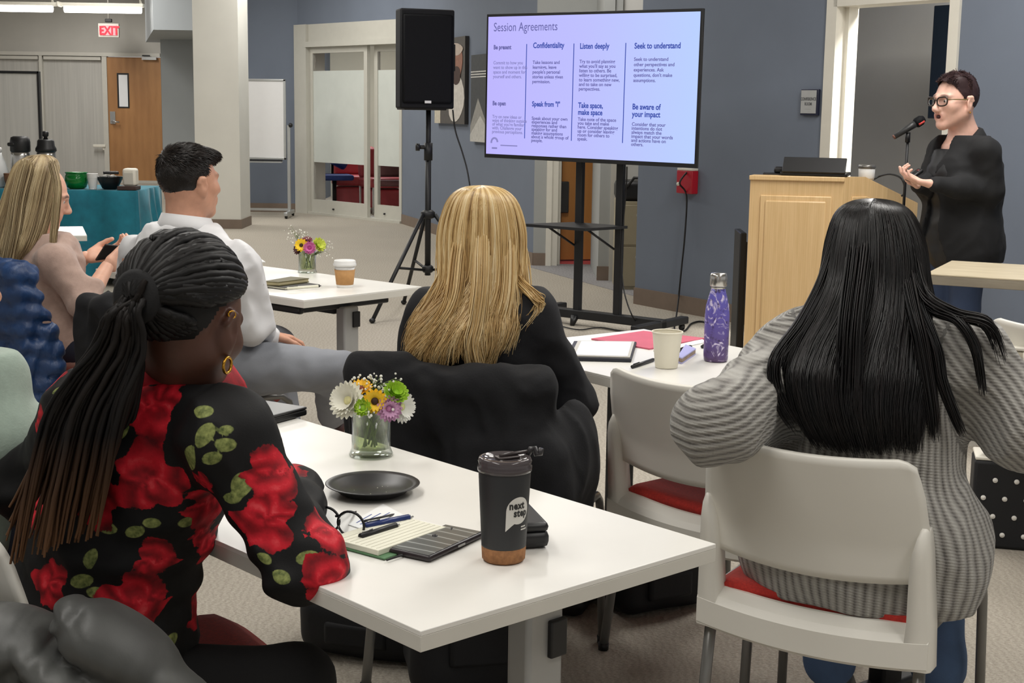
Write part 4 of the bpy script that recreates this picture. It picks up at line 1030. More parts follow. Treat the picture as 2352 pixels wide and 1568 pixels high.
def sdf_mesh(prims, vox, k=.03, disp=None, clip=None, smooth=1):
    """-> verts (n,3), quads (m,4)"""
    lo = np.min([pbound(p)[0] for p in prims if p['op'] == 'add'], 0)-4*vox-.01; hi = np.max([pbound(p)[1] for p in prims if p['op'] == 'add'], 0)+4*vox+.01
    n = np.ceil((hi-lo)/vox).astype(int)+1
    D = np.full(n, .2, np.float32)
    ax = [lo[i]+np.arange(n[i])*vox for i in range(3)]
    for p in prims:
        kk = k if p['k'] is None else p['k']
        a, b = pbound(p); m = kk*1.2+3*vox
        i0 = np.clip(((a-m-lo)/vox).astype(int), 0, n-1); i1 = np.clip(((b+m-lo)/vox).astype(int)+2, 1, n)
        sl = tuple(slice(i0[i], i1[i]) for i in range(3))
        P = np.stack(np.meshgrid(ax[0][sl[0]], ax[1][sl[1]], ax[2][sl[2]], indexing='ij'), -1)
        d = pdist(p, P).astype(np.float32)
        if p['op'] == 'add': D[sl] = smin(D[sl], d, max(kk, 1e-4))
        else: D[sl] = -smin(-D[sl], d, max(kk, 1e-4))
    if disp is not None or clip is not None:
        idx = np.nonzero(np.abs(D) < .06)
        P = np.stack([ax[i][idx[i]] for i in range(3)], -1)
        if disp is not None: D[idx] += disp(P).astype(np.float32)
        if clip is not None:
            P = np.stack(np.meshgrid(*ax, indexing='ij'), -1)
            D = np.maximum(D, clip(P).astype(np.float32))
    S = D < 0
    c = S[:-1, :-1, :-1].astype(np.int8)
    cnt = np.zeros(c.shape, np.int8)
    offs = [(x, y, z) for x in (0, 1) for y in (0, 1) for z in (0, 1)]
    sub = lambda A, o: A[o[0]:A.shape[0]-1+o[0], o[1]:A.shape[1]-1+o[1], o[2]:A.shape[2]-1+o[2]]
    for o in offs: cnt += sub(S, o)
    act = (cnt > 0) & (cnt < 8); ids = np.full(act.shape, -1, np.int64); cells = np.argwhere(act); ids[act] = np.arange(len(cells))
    acc = np.zeros((len(cells), 3)); w = np.zeros(len(cells))
    for o in offs:
        for a in range(3):
            if o[a]: continue
            o2 = list(o); o2[a] = 1
            d0 = D[cells[:, 0]+o[0], cells[:, 1]+o[1], cells[:, 2]+o[2]]; d1 = D[cells[:, 0]+o2[0], cells[:, 1]+o2[1], cells[:, 2]+o2[2]]
            m = (d0 < 0) != (d1 < 0); t = np.where(m, d0/np.where(m, d0-d1, 1), 0)
            pt = np.tile(np.array(o, float), (len(cells), 1)); pt[:, a] += t
            acc += pt*m[:, None]; w += m
    V = lo+(cells+acc/w[:, None])*vox
    Q = []
    for a in range(3):
        s0 = [slice(None)]*3; s1 = [slice(None)]*3; s0[a] = slice(0, -1); s1[a] = slice(1, None)
        e = S[tuple(s0)] != S[tuple(s1)]; E = np.argwhere(e)
        b, c2 = (a+1) % 3, (a+2) % 3
        ok = (E[:, b] > 0) & (E[:, c2] > 0) & (E[:, b] < act.shape[b]) & (E[:, c2] < act.shape[c2]); E = E[ok]
        def cid(db, dc):
            q = E.copy(); q[:, b] += db; q[:, c2] += dc; return ids[q[:, 0], q[:, 1], q[:, 2]]
        q = np.stack([cid(-1, -1), cid(0, -1), cid(0, 0), cid(-1, 0)], 1)
        flip = ~S[E[:, 0], E[:, 1], E[:, 2]]; q[flip] = q[flip][:, ::-1]; Q.append(q)
    Q = np.concatenate(Q); Q = Q[(Q >= 0).all(1)]
    for _ in range(smooth):
        acc = np.zeros_like(V); w = np.zeros(len(V))
        for i in range(4):
            a, b = Q[:, i], Q[:, (i+1) % 4]
            np.add.at(acc, a, V[b]); np.add.at(w, a, 1); np.add.at(acc, b, V[a]); np.add.at(w, b, 1)
        V = .5*V+.5*acc/np.maximum(w, 1)[:, None]
    return V, Q
def np_mesh(name, parts, mats, origin=(0, 0, 0), attrs=None, smooth=True):
    """parts: list of (V, faces ndarray, material index)"""
    me = bpy.data.meshes.new(name); vo = 0; Vs = []; Fs = []; mi = []
    for V, Fc, m in parts:
        Vs.append(np.asarray(V, float)-np.asarray(origin)); Fs.append([tuple(x+vo) for x in np.asarray(Fc)]); mi += [m]*len(Fc); vo += len(V)
    V = np.concatenate(Vs)
    sizes = [len(f) for fs in Fs for f in fs]
    me.vertices.add(len(V)); me.vertices.foreach_set('co', V.astype(np.float32).ravel())
    flat = np.concatenate([np.concatenate([np.asarray(fs, np.int32).ravel() for fs in [F_]]) for F_ in Fs if len(F_)])
    me.loops.add(len(flat)); me.loops.foreach_set('vertex_index', flat.astype(np.int32))
    starts = np.concatenate([[0], np.cumsum(sizes)[:-1]])
    me.polygons.add(len(sizes)); me.polygons.foreach_set('loop_start', starts.astype(np.int32))
    me.polygons.foreach_set('material_index', np.array(mi, np.int32)); me.polygons.foreach_set('use_smooth', np.full(len(sizes), smooth))
    me.update(calc_edges=True); me.validate()
    for m in mats: me.materials.append(m)
    for an, arr in (attrs or {}).items():
        at_ = me.attributes.new(an, 'FLOAT', 'POINT'); at_.data.foreach_set('value', np.asarray(arr, np.float32))
    return me
def wob(P, f, seed):
    """cheap smooth noise, about -1..1"""
    r = np.random.default_rng(seed); o = 0
    for i in range(6):
        d = r.normal(size=3); d /= np.linalg.norm(d); fr = f*(.6+.25*i)
        o = o+np.sin(P@d*fr+r.uniform(0, 6.28)+1.7*np.sin(P@np.roll(d, 1)*fr*.55+r.uniform(0, 6.28)))*(1/(1+.35*i))
    return o/3.0
def folds(P, f, seed, amp):
    """cloth folds: soft swell plus sharper creases"""
    a = wob(P*np.array([1, 1, .75]), f, seed); b = wob(P*np.array([1, 1, .6]), f*1.9, seed+1000); c = wob(P, f*3.4, seed+2000)
    return 2.3*amp*(.6*a+1.2*(np.abs(b)-.3)+.45*(np.abs(c)-.3))

# ---------------------------------------------------------------- skin, cloth, hair materials
def skin_mat(name, rgb, lip=(160, 84, 80), var=.08):
    t = NT(name); vec = t.coords(); n = t.noise(vec, 30, 3); c = srgb(*rgb)
    base = t.ramp(n, [(.3, tuple(x*(1-var) for x in c[:3])+(1,)), (.7, tuple(min(1, x*(1+var)) for x in c[:3])+(1,))])
    base = t.mix(t.attr('lip'), base, srgb(*lip))
    base = t.mix(t.attr('brow'), base, srgb(52, 38, 34))
    t.set(Base_Color=base, Roughness=.5, Subsurface_Weight=.06, Subsurface_Radius=(.02, .008, .004))
    t.bump(t.noise(vec, 350, 2), .08, .001); return t.m
def cloth_mat(name, rgb, var=.08, fine=300, bump=.2, rough=.85, scale=8, sheen=.0):
    t = NT(name); vec = t.coords(); c = srgb(*rgb); n = t.noise(vec, scale, 4)
    t.set(Base_Color=t.ramp(n, [(.3, tuple(x*(1-var) for x in c[:3])+(1,)), (.7, tuple(min(1, x*(1+var)) for x in c[:3])+(1,))]), Roughness=rough, Sheen_Weight=sheen)
    t.bump(t.noise(vec, fine, 2), bump, .002); return t.m
def hair_mat(name, cols, rough=.38, tip=None, spec=.5):
    """cols: ramp over the per-strand random attribute"""
    t = NT(name); n = t.noise(t.coords(), 60, 2)
    f = t.math('ADD', t.math('MULTIPLY', t.attr('rnd'), .85), t.math('MULTIPLY', n, .15))
    base = t.ramp(f, [(i/(len(cols)-1), srgb(*c)) for i, c in enumerate(cols)])
    if tip is not None:
        r = t.node('ShaderNodeMapRange', i_1=tip[1], i_2=1.0); t.link(t.attr('along'), r.inputs[0])
        base = t.mix(r.outputs[0], base, srgb(*tip[0]))
    t.set(Base_Color=base, Roughness=rough, Specular_IOR_Level=spec); return t.m

# ---------------------------------------------------------------- head and hands
def head_prims(C, R, s=1.0, nose=1.0, jaw=1.0, mouth_open=0.0):
    W = lambda x, y, z: C+R@(np.array([x, y, z])*s)
    p = [ell(W(0, -.018, .03), vv(.077, .098, .088)*s, R, .02),
         ell(W(0, .028, -.025), vv(.064*jaw, .064, .088)*s, R, .03),
         cap(W(0, .025, -.065), W(0, .062, -.098), .045*s*jaw, .022*s, k=.025)]
    for e in (-1, 1):
        p += [cap(W(e*.052*jaw, -.01, -.05), W(e*.012, .06, -.096), .022*s, .018*s, k=.025),
              ell(W(e*.043, .055, -.022), vv(.024, .026, .022)*s, R, .02),
              cap(W(e*.014, .088, .018), W(e*.044, .074, .02), .011*s, .009*s, k=.015),
              ell(W(e*.011, .098, -.038), vv(.010, .012, .009)*s*nose, R, .008),
              # ear: rim, lobe, bowl
              ell(W(e*.079, -.014, -.012), vv(.009, .020, .030)*s, R@rotz3(-e*.35), .008),
              cap(W(e*.083, -.030, .000), W(e*.084, -.022, .016), .006*s, k=.006), cap(W(e*.084, -.022, .016), W(e*.082, -.004, .016), .006*s, k=.006),
              ell(W(e*.079, -.008, -.038), vv(.007, .010, .011)*s, R, .008)]
    p += [cap(W(0, .088, .005), W(0, .112*(1 if nose == 1 else nose), -.032), .008*s, .0125*s*nose, k=.012),
          cap(W(-.02, .084, -.058), W(.02, .084, -.058), .010*s, k=.012), cap(W(-.017, .083, -.072), W(.017, .083, -.072), .010*s, k=.012)]
    for e in (-1, 1):
        p += [ell(W(e*.031, .096, .002), vv(.017, .014, .011)*s, R, .012, 'sub'), ell(W(e*.090, -.012, -.008), vv(.006, .010, .014)*s, R, .004, 'sub')]
    for e in (-1, 1): p += [ell(W(e*.031, .072, .001), vv(.0145, .0145, .0125)*s, R, .003)]
    p += [ell(W(0, .070, -.103), vv(.019, .017, .014)*s, R, .02)]
    if mouth_open: p += [ell(W(0, .094, -.066), vv(.017, .016, .008*mouth_open)*s, R, .004, 'sub')]
    return p
def head_attrs(V, C, R, s=1.0, brow=True):
    q = ((V-C)@R)/s
    lip = np.exp(-((q[:, 0]/.024)**4))*np.exp(-(((q[:, 2]+.065)/.0125)**4))*(q[:, 1] > .07)
    br = np.zeros(len(V))
    if brow:
        for e in (-1, 1):
            xx = e*q[:, 0]; zc = .026-.25*np.maximum(xx-.032, 0)
            br = np.maximum(br, np.exp(-(((xx-.033)/.021)**4))*np.exp(-(((q[:, 2]-zc)/.0055)**4))*(q[:, 1] > .05))
    return np.clip(lip, 0, 1)*.7, np.clip(br, 0, 1)*.85
def eyes(C, R, s=1.0):
    """whites and irises as small balls on the head; returns list of (V,F,mat)"""
    out = []
    for e in (-1, 1):
        for (y, r, m) in ((.0745, .0128, 0), (.0815, .0068, 1)):
            c = C+R@(np.array([e*.031, y, .001])*s); V, Fq = uv_ball(c, r*s); out.append((V, Fq, m))
    return out
def uv_ball(c, r, seg=12, rings=8):
    vs = []
    for i in range(rings+1):
        th = PI*i/rings
        for j in range(seg): vs.append((math.sin(th)*math.cos(2*PI*j/seg), math.sin(th)*math.sin(2*PI*j/seg), math.cos(th)))
    fs = [(i*seg+j, (i+1)*seg+j, (i+1)*seg+(j+1) % seg, i*seg+(j+1) % seg) for i in range(rings) for j in range(seg)]
    return np.asarray(c)+np.array(vs)*r, np.array(fs)
def hand_prims(wrist, fwd, palm, side=1, curl=.5, s=1.0, spread=.12, thumb=.6, curls=None):
    """fwd: wrist->knuckles; palm: palm normal; side: +1 thumb towards fwd x palm"""
    f = unit(fwd); n = unit(np.asarray(palm)-np.dot(palm, f)*f); r = np.cross(f, n)*side      # r -> thumb side
    W = np.asarray(wrist, float); p = []
    p += [cap(W-f*.008*s, W+f*.02*s, .023*s, .026*s, flat=(n, 1.35), k=.012)]
    for j, o in enumerate((.030, .010, -.010, -.028)):
        kn = W+f*(.088-.004*abs(j-1))*s+r*o*s
        p.append(cap(W+f*.025*s+r*o*.6*s, kn, .015*s, .0105*s, k=.012))
        L = [.043, .047, .044, .034][j]*s; d = unit(f+r*spread*(o/.03)); c = curl if curls is None else curls[j]; pt = kn; rad = [.0092, .0094, .0090, .0080][j]*s
        nn = unit(n-np.dot(n, d)*d)
        for seg in range(3):
            a = c*(.65 if seg == 0 else .95)
            d, nn = d*math.cos(a)+nn*math.sin(a), nn*math.cos(a)-d*math.sin(a)
            L2 = L*(1, .62, .5)[seg]; q = pt+d*L2
            p.append(cap(pt, q, rad, rad*.9, k=.004)); pt = q; rad *= .9
            # rotate the bending normal with the finger
    tb = W+f*.022*s+r*.026*s; t1_ = tb+unit(f*.75+r*.65+n*.25*thumb)*.042*s; t2_ = t1_+unit(f*.9+r*.2+n*.5*thumb)*.032*s; t3_ = t2_+unit(f*.95-r*.05+n*.6*thumb)*.024*s
    p += [cap(tb, t1_, .0155*s, .012*s, k=.010), cap(t1_, t2_, .0115*s, .0100*s, k=.004), cap(t2_, t3_, .0100*s, .0085*s, k=.004)]
    return p

# ---------------------------------------------------------------- strands
def strands(name, paths, rad, m, parent, origin, rnd=None, sides=3, kind=None, label=None, profile=None, extra=None):
    """paths (N,S,3); rad (N,) ; one mesh of thin tapering tubes"""
    N, S = paths.shape[:2]
    T = np.gradient(paths, axis=1); T /= np.maximum(np.linalg.norm(T, axis=2, keepdims=True), 1e-9)
    ref = np.array([.31, .87, .38]); Xv = np.cross(T, ref); Xv /= np.maximum(np.linalg.norm(Xv, axis=2, keepdims=True), 1e-9); Yv = np.cross(T, Xv)
    u = np.linspace(0, 1, S); prof = np.interp(u, *(profile or ([0, .06, .75, 1], [.6, 1, .9, .25])))
    r = rad[:, None]*prof[None]
    ang = np.arange(sides)*2*PI/sides
    V = paths[:, :, None, :]+(Xv[:, :, None]*np.cos(ang)[None, None, :, None]+Yv[:, :, None]*np.sin(ang)[None, None, :, None])*r[:, :, None, None]
    V = V.reshape(-1, 3)
    i = np.arange(N)[:, None, None]*S*sides; j = np.arange(S-1)[None, :, None]*sides; k = np.arange(sides)[None, None]
    a = i+j+k; b = i+j+(k+1) % sides; Q = np.stack([a, b, b+sides, a+sides], -1).reshape(-1, 4)
    if rnd is None: rnd = RNG.random(N)
    at_r = np.repeat(rnd, S*sides); al = np.tile(np.repeat(u, sides), N)
    parts = [(V, Q, 0)]; ar = {'rnd': at_r, 'along': al}
    if extra is not None:
        parts.append((extra[0], extra[1], 0)); ar = {'rnd': np.concatenate([at_r, np.full(len(extra[0]), .12)]), 'along': np.concatenate([al, extra[2] if len(extra) > 2 else np.full(len(extra[0]), .2)])}
    return link_obj(name, np_mesh(name, parts, [m], origin, ar), None, parent, kind=kind, label=label)
def envelope(prof, phi, rho, s):
    """prof rows: (x,y,z, a_side, b_back) centre line and half axes from crown down; phi angle (0 = back, + = right side);
    prof frame is given by R (right,back).  phi,rho: (N,) ; s: (N,S) param 0..1 -> (N,S,5 interpolated)"""
    t = np.linspace(0, 1, len(prof)); out = [np.interp(s, t, prof[:, c]) for c in range(prof.shape[1])]
    return out
def env_paths(prof, right, back, phi, rho, s_end, S=26, wave=.004, seed=1, twist=0.0, s0=None):
    N = len(phi); r = np.random.default_rng(seed)
    s0 = np.zeros(N) if s0 is None else s0
    s = s0[:, None]+(s_end-s0)[:, None]*np.linspace(0, 1, S)[None]
    # smooth profile: cubic through resampling
    x, y, z, a, b = envelope(prof, phi, rho, s)
    ph = phi[:, None]+twist*s**2
    rh = rho[:, None]+wave*14*np.sin(s*9+r.uniform(0, 6.28, N)[:, None])*s*.12
    sx = np.sin(ph)*a*rh; bk = np.cos(ph)*b*rh
    P = np.stack([x, y, z], -1)+sx[..., None]*right+bk[..., None]*back
    P += (wave*np.sin(s*r.uniform(7, 14, N)[:, None]+r.uniform(0, 6.28, N)[:, None])*s)[..., None]*right
    return P
def smooth_prof(rows, n=60):
    rows = np.array(rows, float); t = np.linspace(0, 1, len(rows)); tt = np.linspace(0, 1, n)
    # Catmull-Rom resample
    out = np.zeros((n, rows.shape[1])); m = len(rows)
    for k, q in enumerate(tt):
        f = q*(m-1); i = min(int(f), m-2); u = f-i
        p0, p1, p2, p3 = rows[max(i-1, 0)], rows[i], rows[i+1], rows[min(i+2, m-1)]
        out[k] = .5*((2*p1)+(p2-p0)*u+(2*p0-5*p1+4*p2-p3)*u*u+(3*p1-p0-3*p2+p3)*u**3)
    out[:, 3:] = np.maximum(out[:, 3:], .002); return out
def env_base(prof, right, back, rho=.86, phis=None, closed=True, nphi=40, s_end=.9):
    t = np.linspace(0, s_end, 48); ph = np.linspace(-PI, PI, nphi, endpoint=False)
    pr = [np.interp(t, np.linspace(0, 1, len(prof)), prof[:, c]) for c in range(5)]
    V = []
    for i in range(len(t)):
        for p in ph:
            fr = 1.0 if abs(p) < 1.75 else .55
            V.append(np.array([pr[0][i], pr[1][i], pr[2][i]])+right*math.sin(p)*pr[3][i]*rho+back*math.cos(p)*pr[4][i]*rho*fr)
    n = nphi; Q = [(i*n+j, i*n+(j+1) % n, (i+1)*n+(j+1) % n, (i+1)*n+j) for i in range(len(t)-1) for j in range(n)]
    return np.array(V), np.array(Q), np.repeat(t*.6, n)
def lock_paths(guide, n, spread0, spread1, S=26, seed=1, wave=.003, end_var=.12, flat=None):
    """strands following one guide polyline with spreading width"""
    r = np.random.default_rng(seed); g = smooth_prof(np.array(guide), 60) if len(guide) > 2 else np.array(guide, float)
    g = smooth_prof_xyz(guide, 60)
    off = r.normal(size=(n, 3)); off /= np.maximum(np.linalg.norm(off, axis=1, keepdims=True), 1e-9); off *= r.random((n, 1))**.5
    if flat is not None:
        f = unit(flat); off -= (off@f)[:, None]*f*.65
    e = 1-end_var*r.random(n); s = e[:, None]*np.linspace(0, 1, S)[None]
    P = np.stack([np.interp(s, np.linspace(0, 1, 60), g[:, c]) for c in range(3)], -1)
    w = spread0+(spread1-spread0)*s
    P += off[:, None]*w[..., None]
    P += (wave*np.sin(s*r.uniform(5, 11, n)[:, None]+r.uniform(0, 6.28, n)[:, None])*s)[..., None]*r.normal(size=(n, 1, 3))*.6
    return P
def smooth_prof_xyz(rows, n=60):
    rows = np.array(rows, float); m = len(rows); out = np.zeros((n, 3))
    for k, q in enumerate(np.linspace(0, 1, n)):
        f = q*(m-1); i = min(int(f), m-2); u = f-i
        p0, p1, p2, p3 = rows[max(i-1, 0)], rows[i], rows[i+1], rows[min(i+2, m-1)]
        out[k] = .5*((2*p1)+(p2-p0)*u+(2*p0-5*p1+4*p2-p3)*u*u+(3*p1-p0-3*p2+p3)*u**3)
    return out
M_EYEW = mat('eye_white', (226, 220, 214), .25, .02); M_IRIS = mat('eye_iris', (40, 28, 22), .2, .05)

def make_body(root, origin, skin, parts, head=None, extra=None, name='body'):
    """parts: list of (prims, vox, k); head: (C,R,s) used for lips, brows, eyes"""
    P = []; lips = []; brs = []
    for prims, vox, k in parts:
        V, Q = sdf_mesh(prims, vox, k); P.append((V, Q, 0))
        if head is not None: l, b = head_attrs(V, head[0], head[1], head[2], head[3] if len(head) > 3 else True)
        else: l = b = np.zeros(len(V))
        lips.append(l); brs.append(b)
    if head is not None and (len(head) < 5 or head[4]):
        for V, Q, m in eyes(*head[:3]): P.append((V, Q, m+1)); lips.append(np.zeros(len(V))); brs.append(np.zeros(len(V)))
    me = np_mesh(name, P, [skin, M_EYEW, M_IRIS], origin, {'lip': np.concatenate(lips), 'brow': np.concatenate(brs)})
    return link_obj(name, me, None, root)
def garment(root, origin, name, m, prims, vox, k=.03, disp=None, clip=None, attrs=None, label=None, smooth=1):
    V, Q = sdf_mesh(prims, vox, k, disp, clip, smooth)
    at_ = {n: fn(V) for n, fn in (attrs or {}).items()}
    return link_obj(name, np_mesh(name, [(V, Q, 0)], [m], origin, at_), None, root, label=label)
# ================================================================ PEOPLE
def proj_px(V):
    d = np.asarray(V)-CAM_P; z = d@CAM_FW
    return np.stack([CX+F_PX*(d@CAM_R)/z, CY-F_PX*(d@CAM_U)/z], -1)
def surf_hit(V, px, py, tol=9):
    q = proj_px(V); m = np.hypot(q[:, 0]-px, q[:, 1]-py) < tol
    if not m.any(): m = np.hypot(q[:, 0]-px, q[:, 1]-py) < tol*4
    if not m.any(): return None
    W = V[m]; return W[np.argmin(W[:, 1])]
def v2(fw): return vv(fw[0], fw[1], 0)
def right_of(fw): return vv(fw[1], -fw[0], 0)
UP = vv(0, 0, 1)
def person_root(loc, label, name='person'): return empty(name, (loc[0], loc[1], 0), label, 'person')
def torso(pel, neck, fw, hip=.15, waist=.125, chest=.15, fl=1.35, lean=None):
    """hips to neck base, flattened front to back"""
    fw3 = v2(fw); r = right_of(fw); w = pel*.55+neck*.45-fw3*.01; c = pel*.28+neck*.72
    return [cap(pel-r*.06, pel+r*.06, hip*.82, flat=(fw3, 1.1), k=.05), cap(pel, w, hip, waist, flat=(fw3, fl), k=.05),
            cap(w, c, waist, chest, flat=(fw3, fl), k=.05), cap(c, neck-UP*.03, chest*.95, .065, flat=(fw3, fl), k=.05)]
def limb(a, b, c, r0, r1, r2, r3=None, k=.03):
    r3 = r2 if r3 is None else r3
    return [cap(a, b, r0, r1, k=k), cap(b, c, r1 if r1 < r2 else r2+.004, r3, k=k)]
def short_hair(root, org, C, R, s, m, keep, thick, n, length, comb, seed, base_extra=None, rad=.0011, name='hair', vox=.005):
    """cap fitted to the skull plus short combed strands; keep(q) says where hair grows (head frame)"""
    sk = [ell(C+R@(vv(0, -.018, .03)*s), (vv(.077, .098, .088)+thick)*s, R, .02)] + (base_extra or [])
    V, Q = sdf_mesh(sk, vox, .02, lambda P: .0018*wob(P, 130, seed)+.0012*wob(P, 260, seed+1))
    q = ((V-C)@R)/s; kp = keep(q); Q = Q[kp[Q].all(1)]
    use = np.unique(Q); re = -np.ones(len(V), int); re[use] = np.arange(len(use)); V = V[use]; Q = re[Q]
    r = np.random.default_rng(seed); idx = r.integers(0, len(V), n); c0 = C+R@(vv(0, -.018, .02)*s)
    root_p = V[idx]; nrm = root_p-c0; nrm /= np.linalg.norm(nrm, axis=1, keepdims=True)
    d = comb(((root_p-C)@R)/s)@R.T; d = d-(d*nrm).sum(1, keepdims=True)*nrm*.8; d /= np.maximum(np.linalg.norm(d, axis=1, keepdims=True), 1e-6)
    L = length(((root_p-C)@R)/s)*(.6+.7*r.random(n)); t = np.linspace(0, 1, 6)
    P = root_p[:, None]-nrm[:, None]*.003+d[:, None]*(L[:, None]*t)[..., None]+nrm[:, None]*(.35*L[:, None]*np.sin(t*2.2)[None]*.35)[..., None]
    P += r.normal(size=(n, 1, 3))*.0012
    return strands(name, P, np.full(n, rad), m, root, org, extra=(V, Q, np.full(len(V), .2)))

# ---------------------------------------------------------------- 1. woman in rose print shirt
FWR = v2(FW_R); RR = right_of(FW_R)
org = vv(-.68, 2.26, 0)
ros = person_root(org, 'person with long brown locs in a black shirt printed with red roses, leaning on table')
pel = vv(-.69, 2.25, .56); neck = at(392, 872, 2.22)
hC = at(432, 735, 2.17); hF = unit(vv(.28, .91, -.30)); hR = frame_from(hF, unit(vv(.06, .02, 1)))
shR = at(520, 1000, 2.08); shL = at(196, 950, 2.33)
elR = at(690, 1290, 2.05); wrR = vv(-.36, 2.34, .785); elL = at(72, 1120, 2.46); wrL = vv(-.60, 2.62, .785)
M_SKIN_R = skin_mat('skin_deep_brown', (84, 52, 40), (96, 52, 46))
handR = hand_prims(wrR, unit(vv(-.3, .9, 0)), -UP, 1, .35); handL = hand_prims(wrL, unit(vv(.3, .9, 0)), -UP, -1, .35)
make_body(ros, org, M_SKIN_R, [
    (head_prims(hC, hR, 1.0)+[cap(hC-hF*.025-UP*.05, neck+vv(.01, 0, -.02), .056, .062, k=.03), cap(neck-UP*.03, neck-UP*.08, .07, .09, k=.03)], .0042, .02),
    (torso(pel, neck, FW_R, .13, .11, .13)+limb(shR, elR, wrR, .045, .04, .034, .026)+limb(shL, elL, wrL, .045, .04, .034, .026)+[cap(shL, shR, .05)], .011, .03),
    (handR, .004, .01), (handL, .004, .01)], (hC, hR, 1.0, True))
# shirt
pts_r = [(345, 925, 68), (345, 1090, 78), (222, 1150, 62), (85, 990, 48), (128, 862, 34), (625, 1080, 58), (612, 1190, 62), (762, 1215, 56), (762, 1340, 58), (462, 1112, 27),
         (472, 1225, 34), (512, 1258, 42), (365, 1285, 46), (310, 1378, 72), (456, 1388, 55), (105, 1335, 52), (432, 1545, 24), (506, 1490, 26), (70, 1180, 40), (400, 862, 30), (330, 850, 30)]
pts_l = [(460, 942, 46, 0), (280, 985, 40, 1.2), (125, 890, 32, .5), (428, 1055, 66, 1.0), (470, 990, 58, 1.2), (522, 1018, 46, -.4), (478, 1055, 46, .4), (522, 980, 34, .4), (560, 1110, 56, 1.4), (530, 1150, 42, .1),
         (440, 1198, 46, -.5), (240, 1215, 48, -.1), (302, 1225, 46, .4), (205, 1275, 46, 1.4), (185, 1332, 54, .3), (222, 1352, 40, 0), (710, 1277, 50, .3), (600, 1282, 36, -.5), (640, 1322, 44, -.3), (402, 1470, 48, -.4), (476, 1522, 36, .9), (388, 1520, 32, -.9), (235, 1180, 36, -.3), (350, 1205, 40, -.1)]
def rose_fields(V):
    rd = np.full(len(V), -1.0); ld = np.full(len(V), -1.0); pt = np.zeros(len(V)); rg = np.random.default_rng(3); wv_ = wob(V, 70, 77)
    ctr = [(surf_hit(V, x, y), r_*2.2/F_PX) for (x, y, r_) in pts_r]
    extra = V[rg.integers(0, len(V), 26)]
    for e in extra:                                              # the print goes on where the camera does not look
        if proj_px(e[None])[0, 0] < 2000 and (e-pel)@FWR > .05: ctr.append((e, .035+.02*rg.random()))
    for c, r_ in ctr:
        if c is None: continue
        q = V-c; th = np.arctan2(q[:, 2], q@RR); ph = rg.uniform(0, 6.28, 3)
        rr = r_*(1.04+.17*np.sin(3*th+ph[0])+.12*np.sin(5*th+ph[1])+.07*np.sin(9*th+ph[2])); 
        dn = np.linalg.norm(q, axis=1); new = rr-dn; m = (new > rd) & (new > -.01); u = dn/r_
        sp = .5+.5*np.sin(6.5*u+2.4*np.sin(2*th+ph[1])+1.8*np.sin(3*th+ph[0])+ph[2]+1.6*wv_)
        pt[m] = (.75*sp+.25*(1-u))[m]; rd = np.maximum(rd, new)
    for (x, y, L, a) in pts_l:
        c = surf_hit(V, x, y)
        if c is None: continue
        L = L*2.2/F_PX*.66; q = V-c; u = (q@RR)*math.cos(a)+q[:, 2]*math.sin(a); w = -(q@RR)*math.sin(a)+q[:, 2]*math.cos(a); dep = q@FWR
        ld = np.maximum(ld, .46*L*np.maximum(0, 1-(u/L)**2)-np.sqrt(w*w+.3*dep*dep)-.0005*(np.abs(u) > L)*100)
    return rd, ld, pt
t = NT('rose_print_cloth'); vec = t.coords()
n1 = t.noise(vec, 75, 4, .65); n2 = t.noise(vec, 34, 4, .6); vo = t.node('ShaderNodeTexVoronoi', i_Scale=46.0); t.link(vec, vo.inputs['Vector'])
rm = t.node('ShaderNodeMapRange', i_1=-.0006, i_2=.0010); t.link(t.math('ADD', t.attr('rose_d'), t.math('MULTIPLY', t.math('SUBTRACT', n1, .5), .018)), rm.inputs[0])
lm = t.node('ShaderNodeMapRange', i_1=-.0004, i_2=.0008); t.link(t.attr('leaf_d'), lm.inputs[0])
pet = t.math('ADD', t.math('ADD', t.math('MULTIPLY', t.attr('petal'), .42), t.math('MULTIPLY', vo.outputs['Distance'], .12)), t.math('ADD', t.math('MULTIPLY', n2, .42), t.math('MULTIPLY', n1, .2)))
rcol = t.ramp(pet, [(.30, srgb(84, 4, 14)), (.50, srgb(150, 10, 26)), (.70, srgb(200, 24, 42)), (.88, srgb(230, 84, 90))])
lcol = t.ramp(t.noise(vec, 120, 3), [(.3, srgb(72, 84, 42)), (.7, srgb(150, 158, 92))])
base = t.mix(rm.outputs[0], srgb(9, 9, 11), rcol); base = t.mix(t.math('MULTIPLY', lm.outputs[0], t.math('SUBTRACT', 1.0, rm.outputs[0])), base, lcol)
t.set(Base_Color=base, Roughness=.66, Specular_IOR_Level=.3); t.bump(t.noise(vec, 300, 2), .1, .002)
M_ROSE = t.m
def folds_r(P):
    z = P[:, 2]; low = np.clip((.86-z)/.12, 0, 1)*np.clip((z-.62)/.06, 0, 1)
    return .0045*np.sin((z+.05*np.sin((P@RR)*9))*95)*low+folds(P, 17, 5, .0065)
shirt = torso(pel, neck+FWR*.0, FW_R, .175, .155, .17, 1.28)+[cap(shL, shR, .068, k=.05), cap(neck-UP*.05, (shR+shL)/2-UP*.02, .08, .09, k=.04)]
shirt += [cap(shR, elR, .062, .060, k=.035), cap(elR, wrR, .058, .048, k=.03), cap(shL, elL, .066, .066, k=.035), cap(elL, wrL, .06, .05, k=.03), ell(elR+vv(.012, -.012, -.008), (.064, .06, .062), k=.03)]
shirt += [cap(pel-UP*.02, pel-UP*.10-FWR*.02, .17, .175, flat=(FWR, 1.25), k=.04), cap(hC-hF*.0-UP*.13+vv(-.01, 0, 0), hC-UP*.9, .0005, k=.001)]
cache = {}
def f_rose(V): cache['f'] = rose_fields(V); return cache['f'][0]
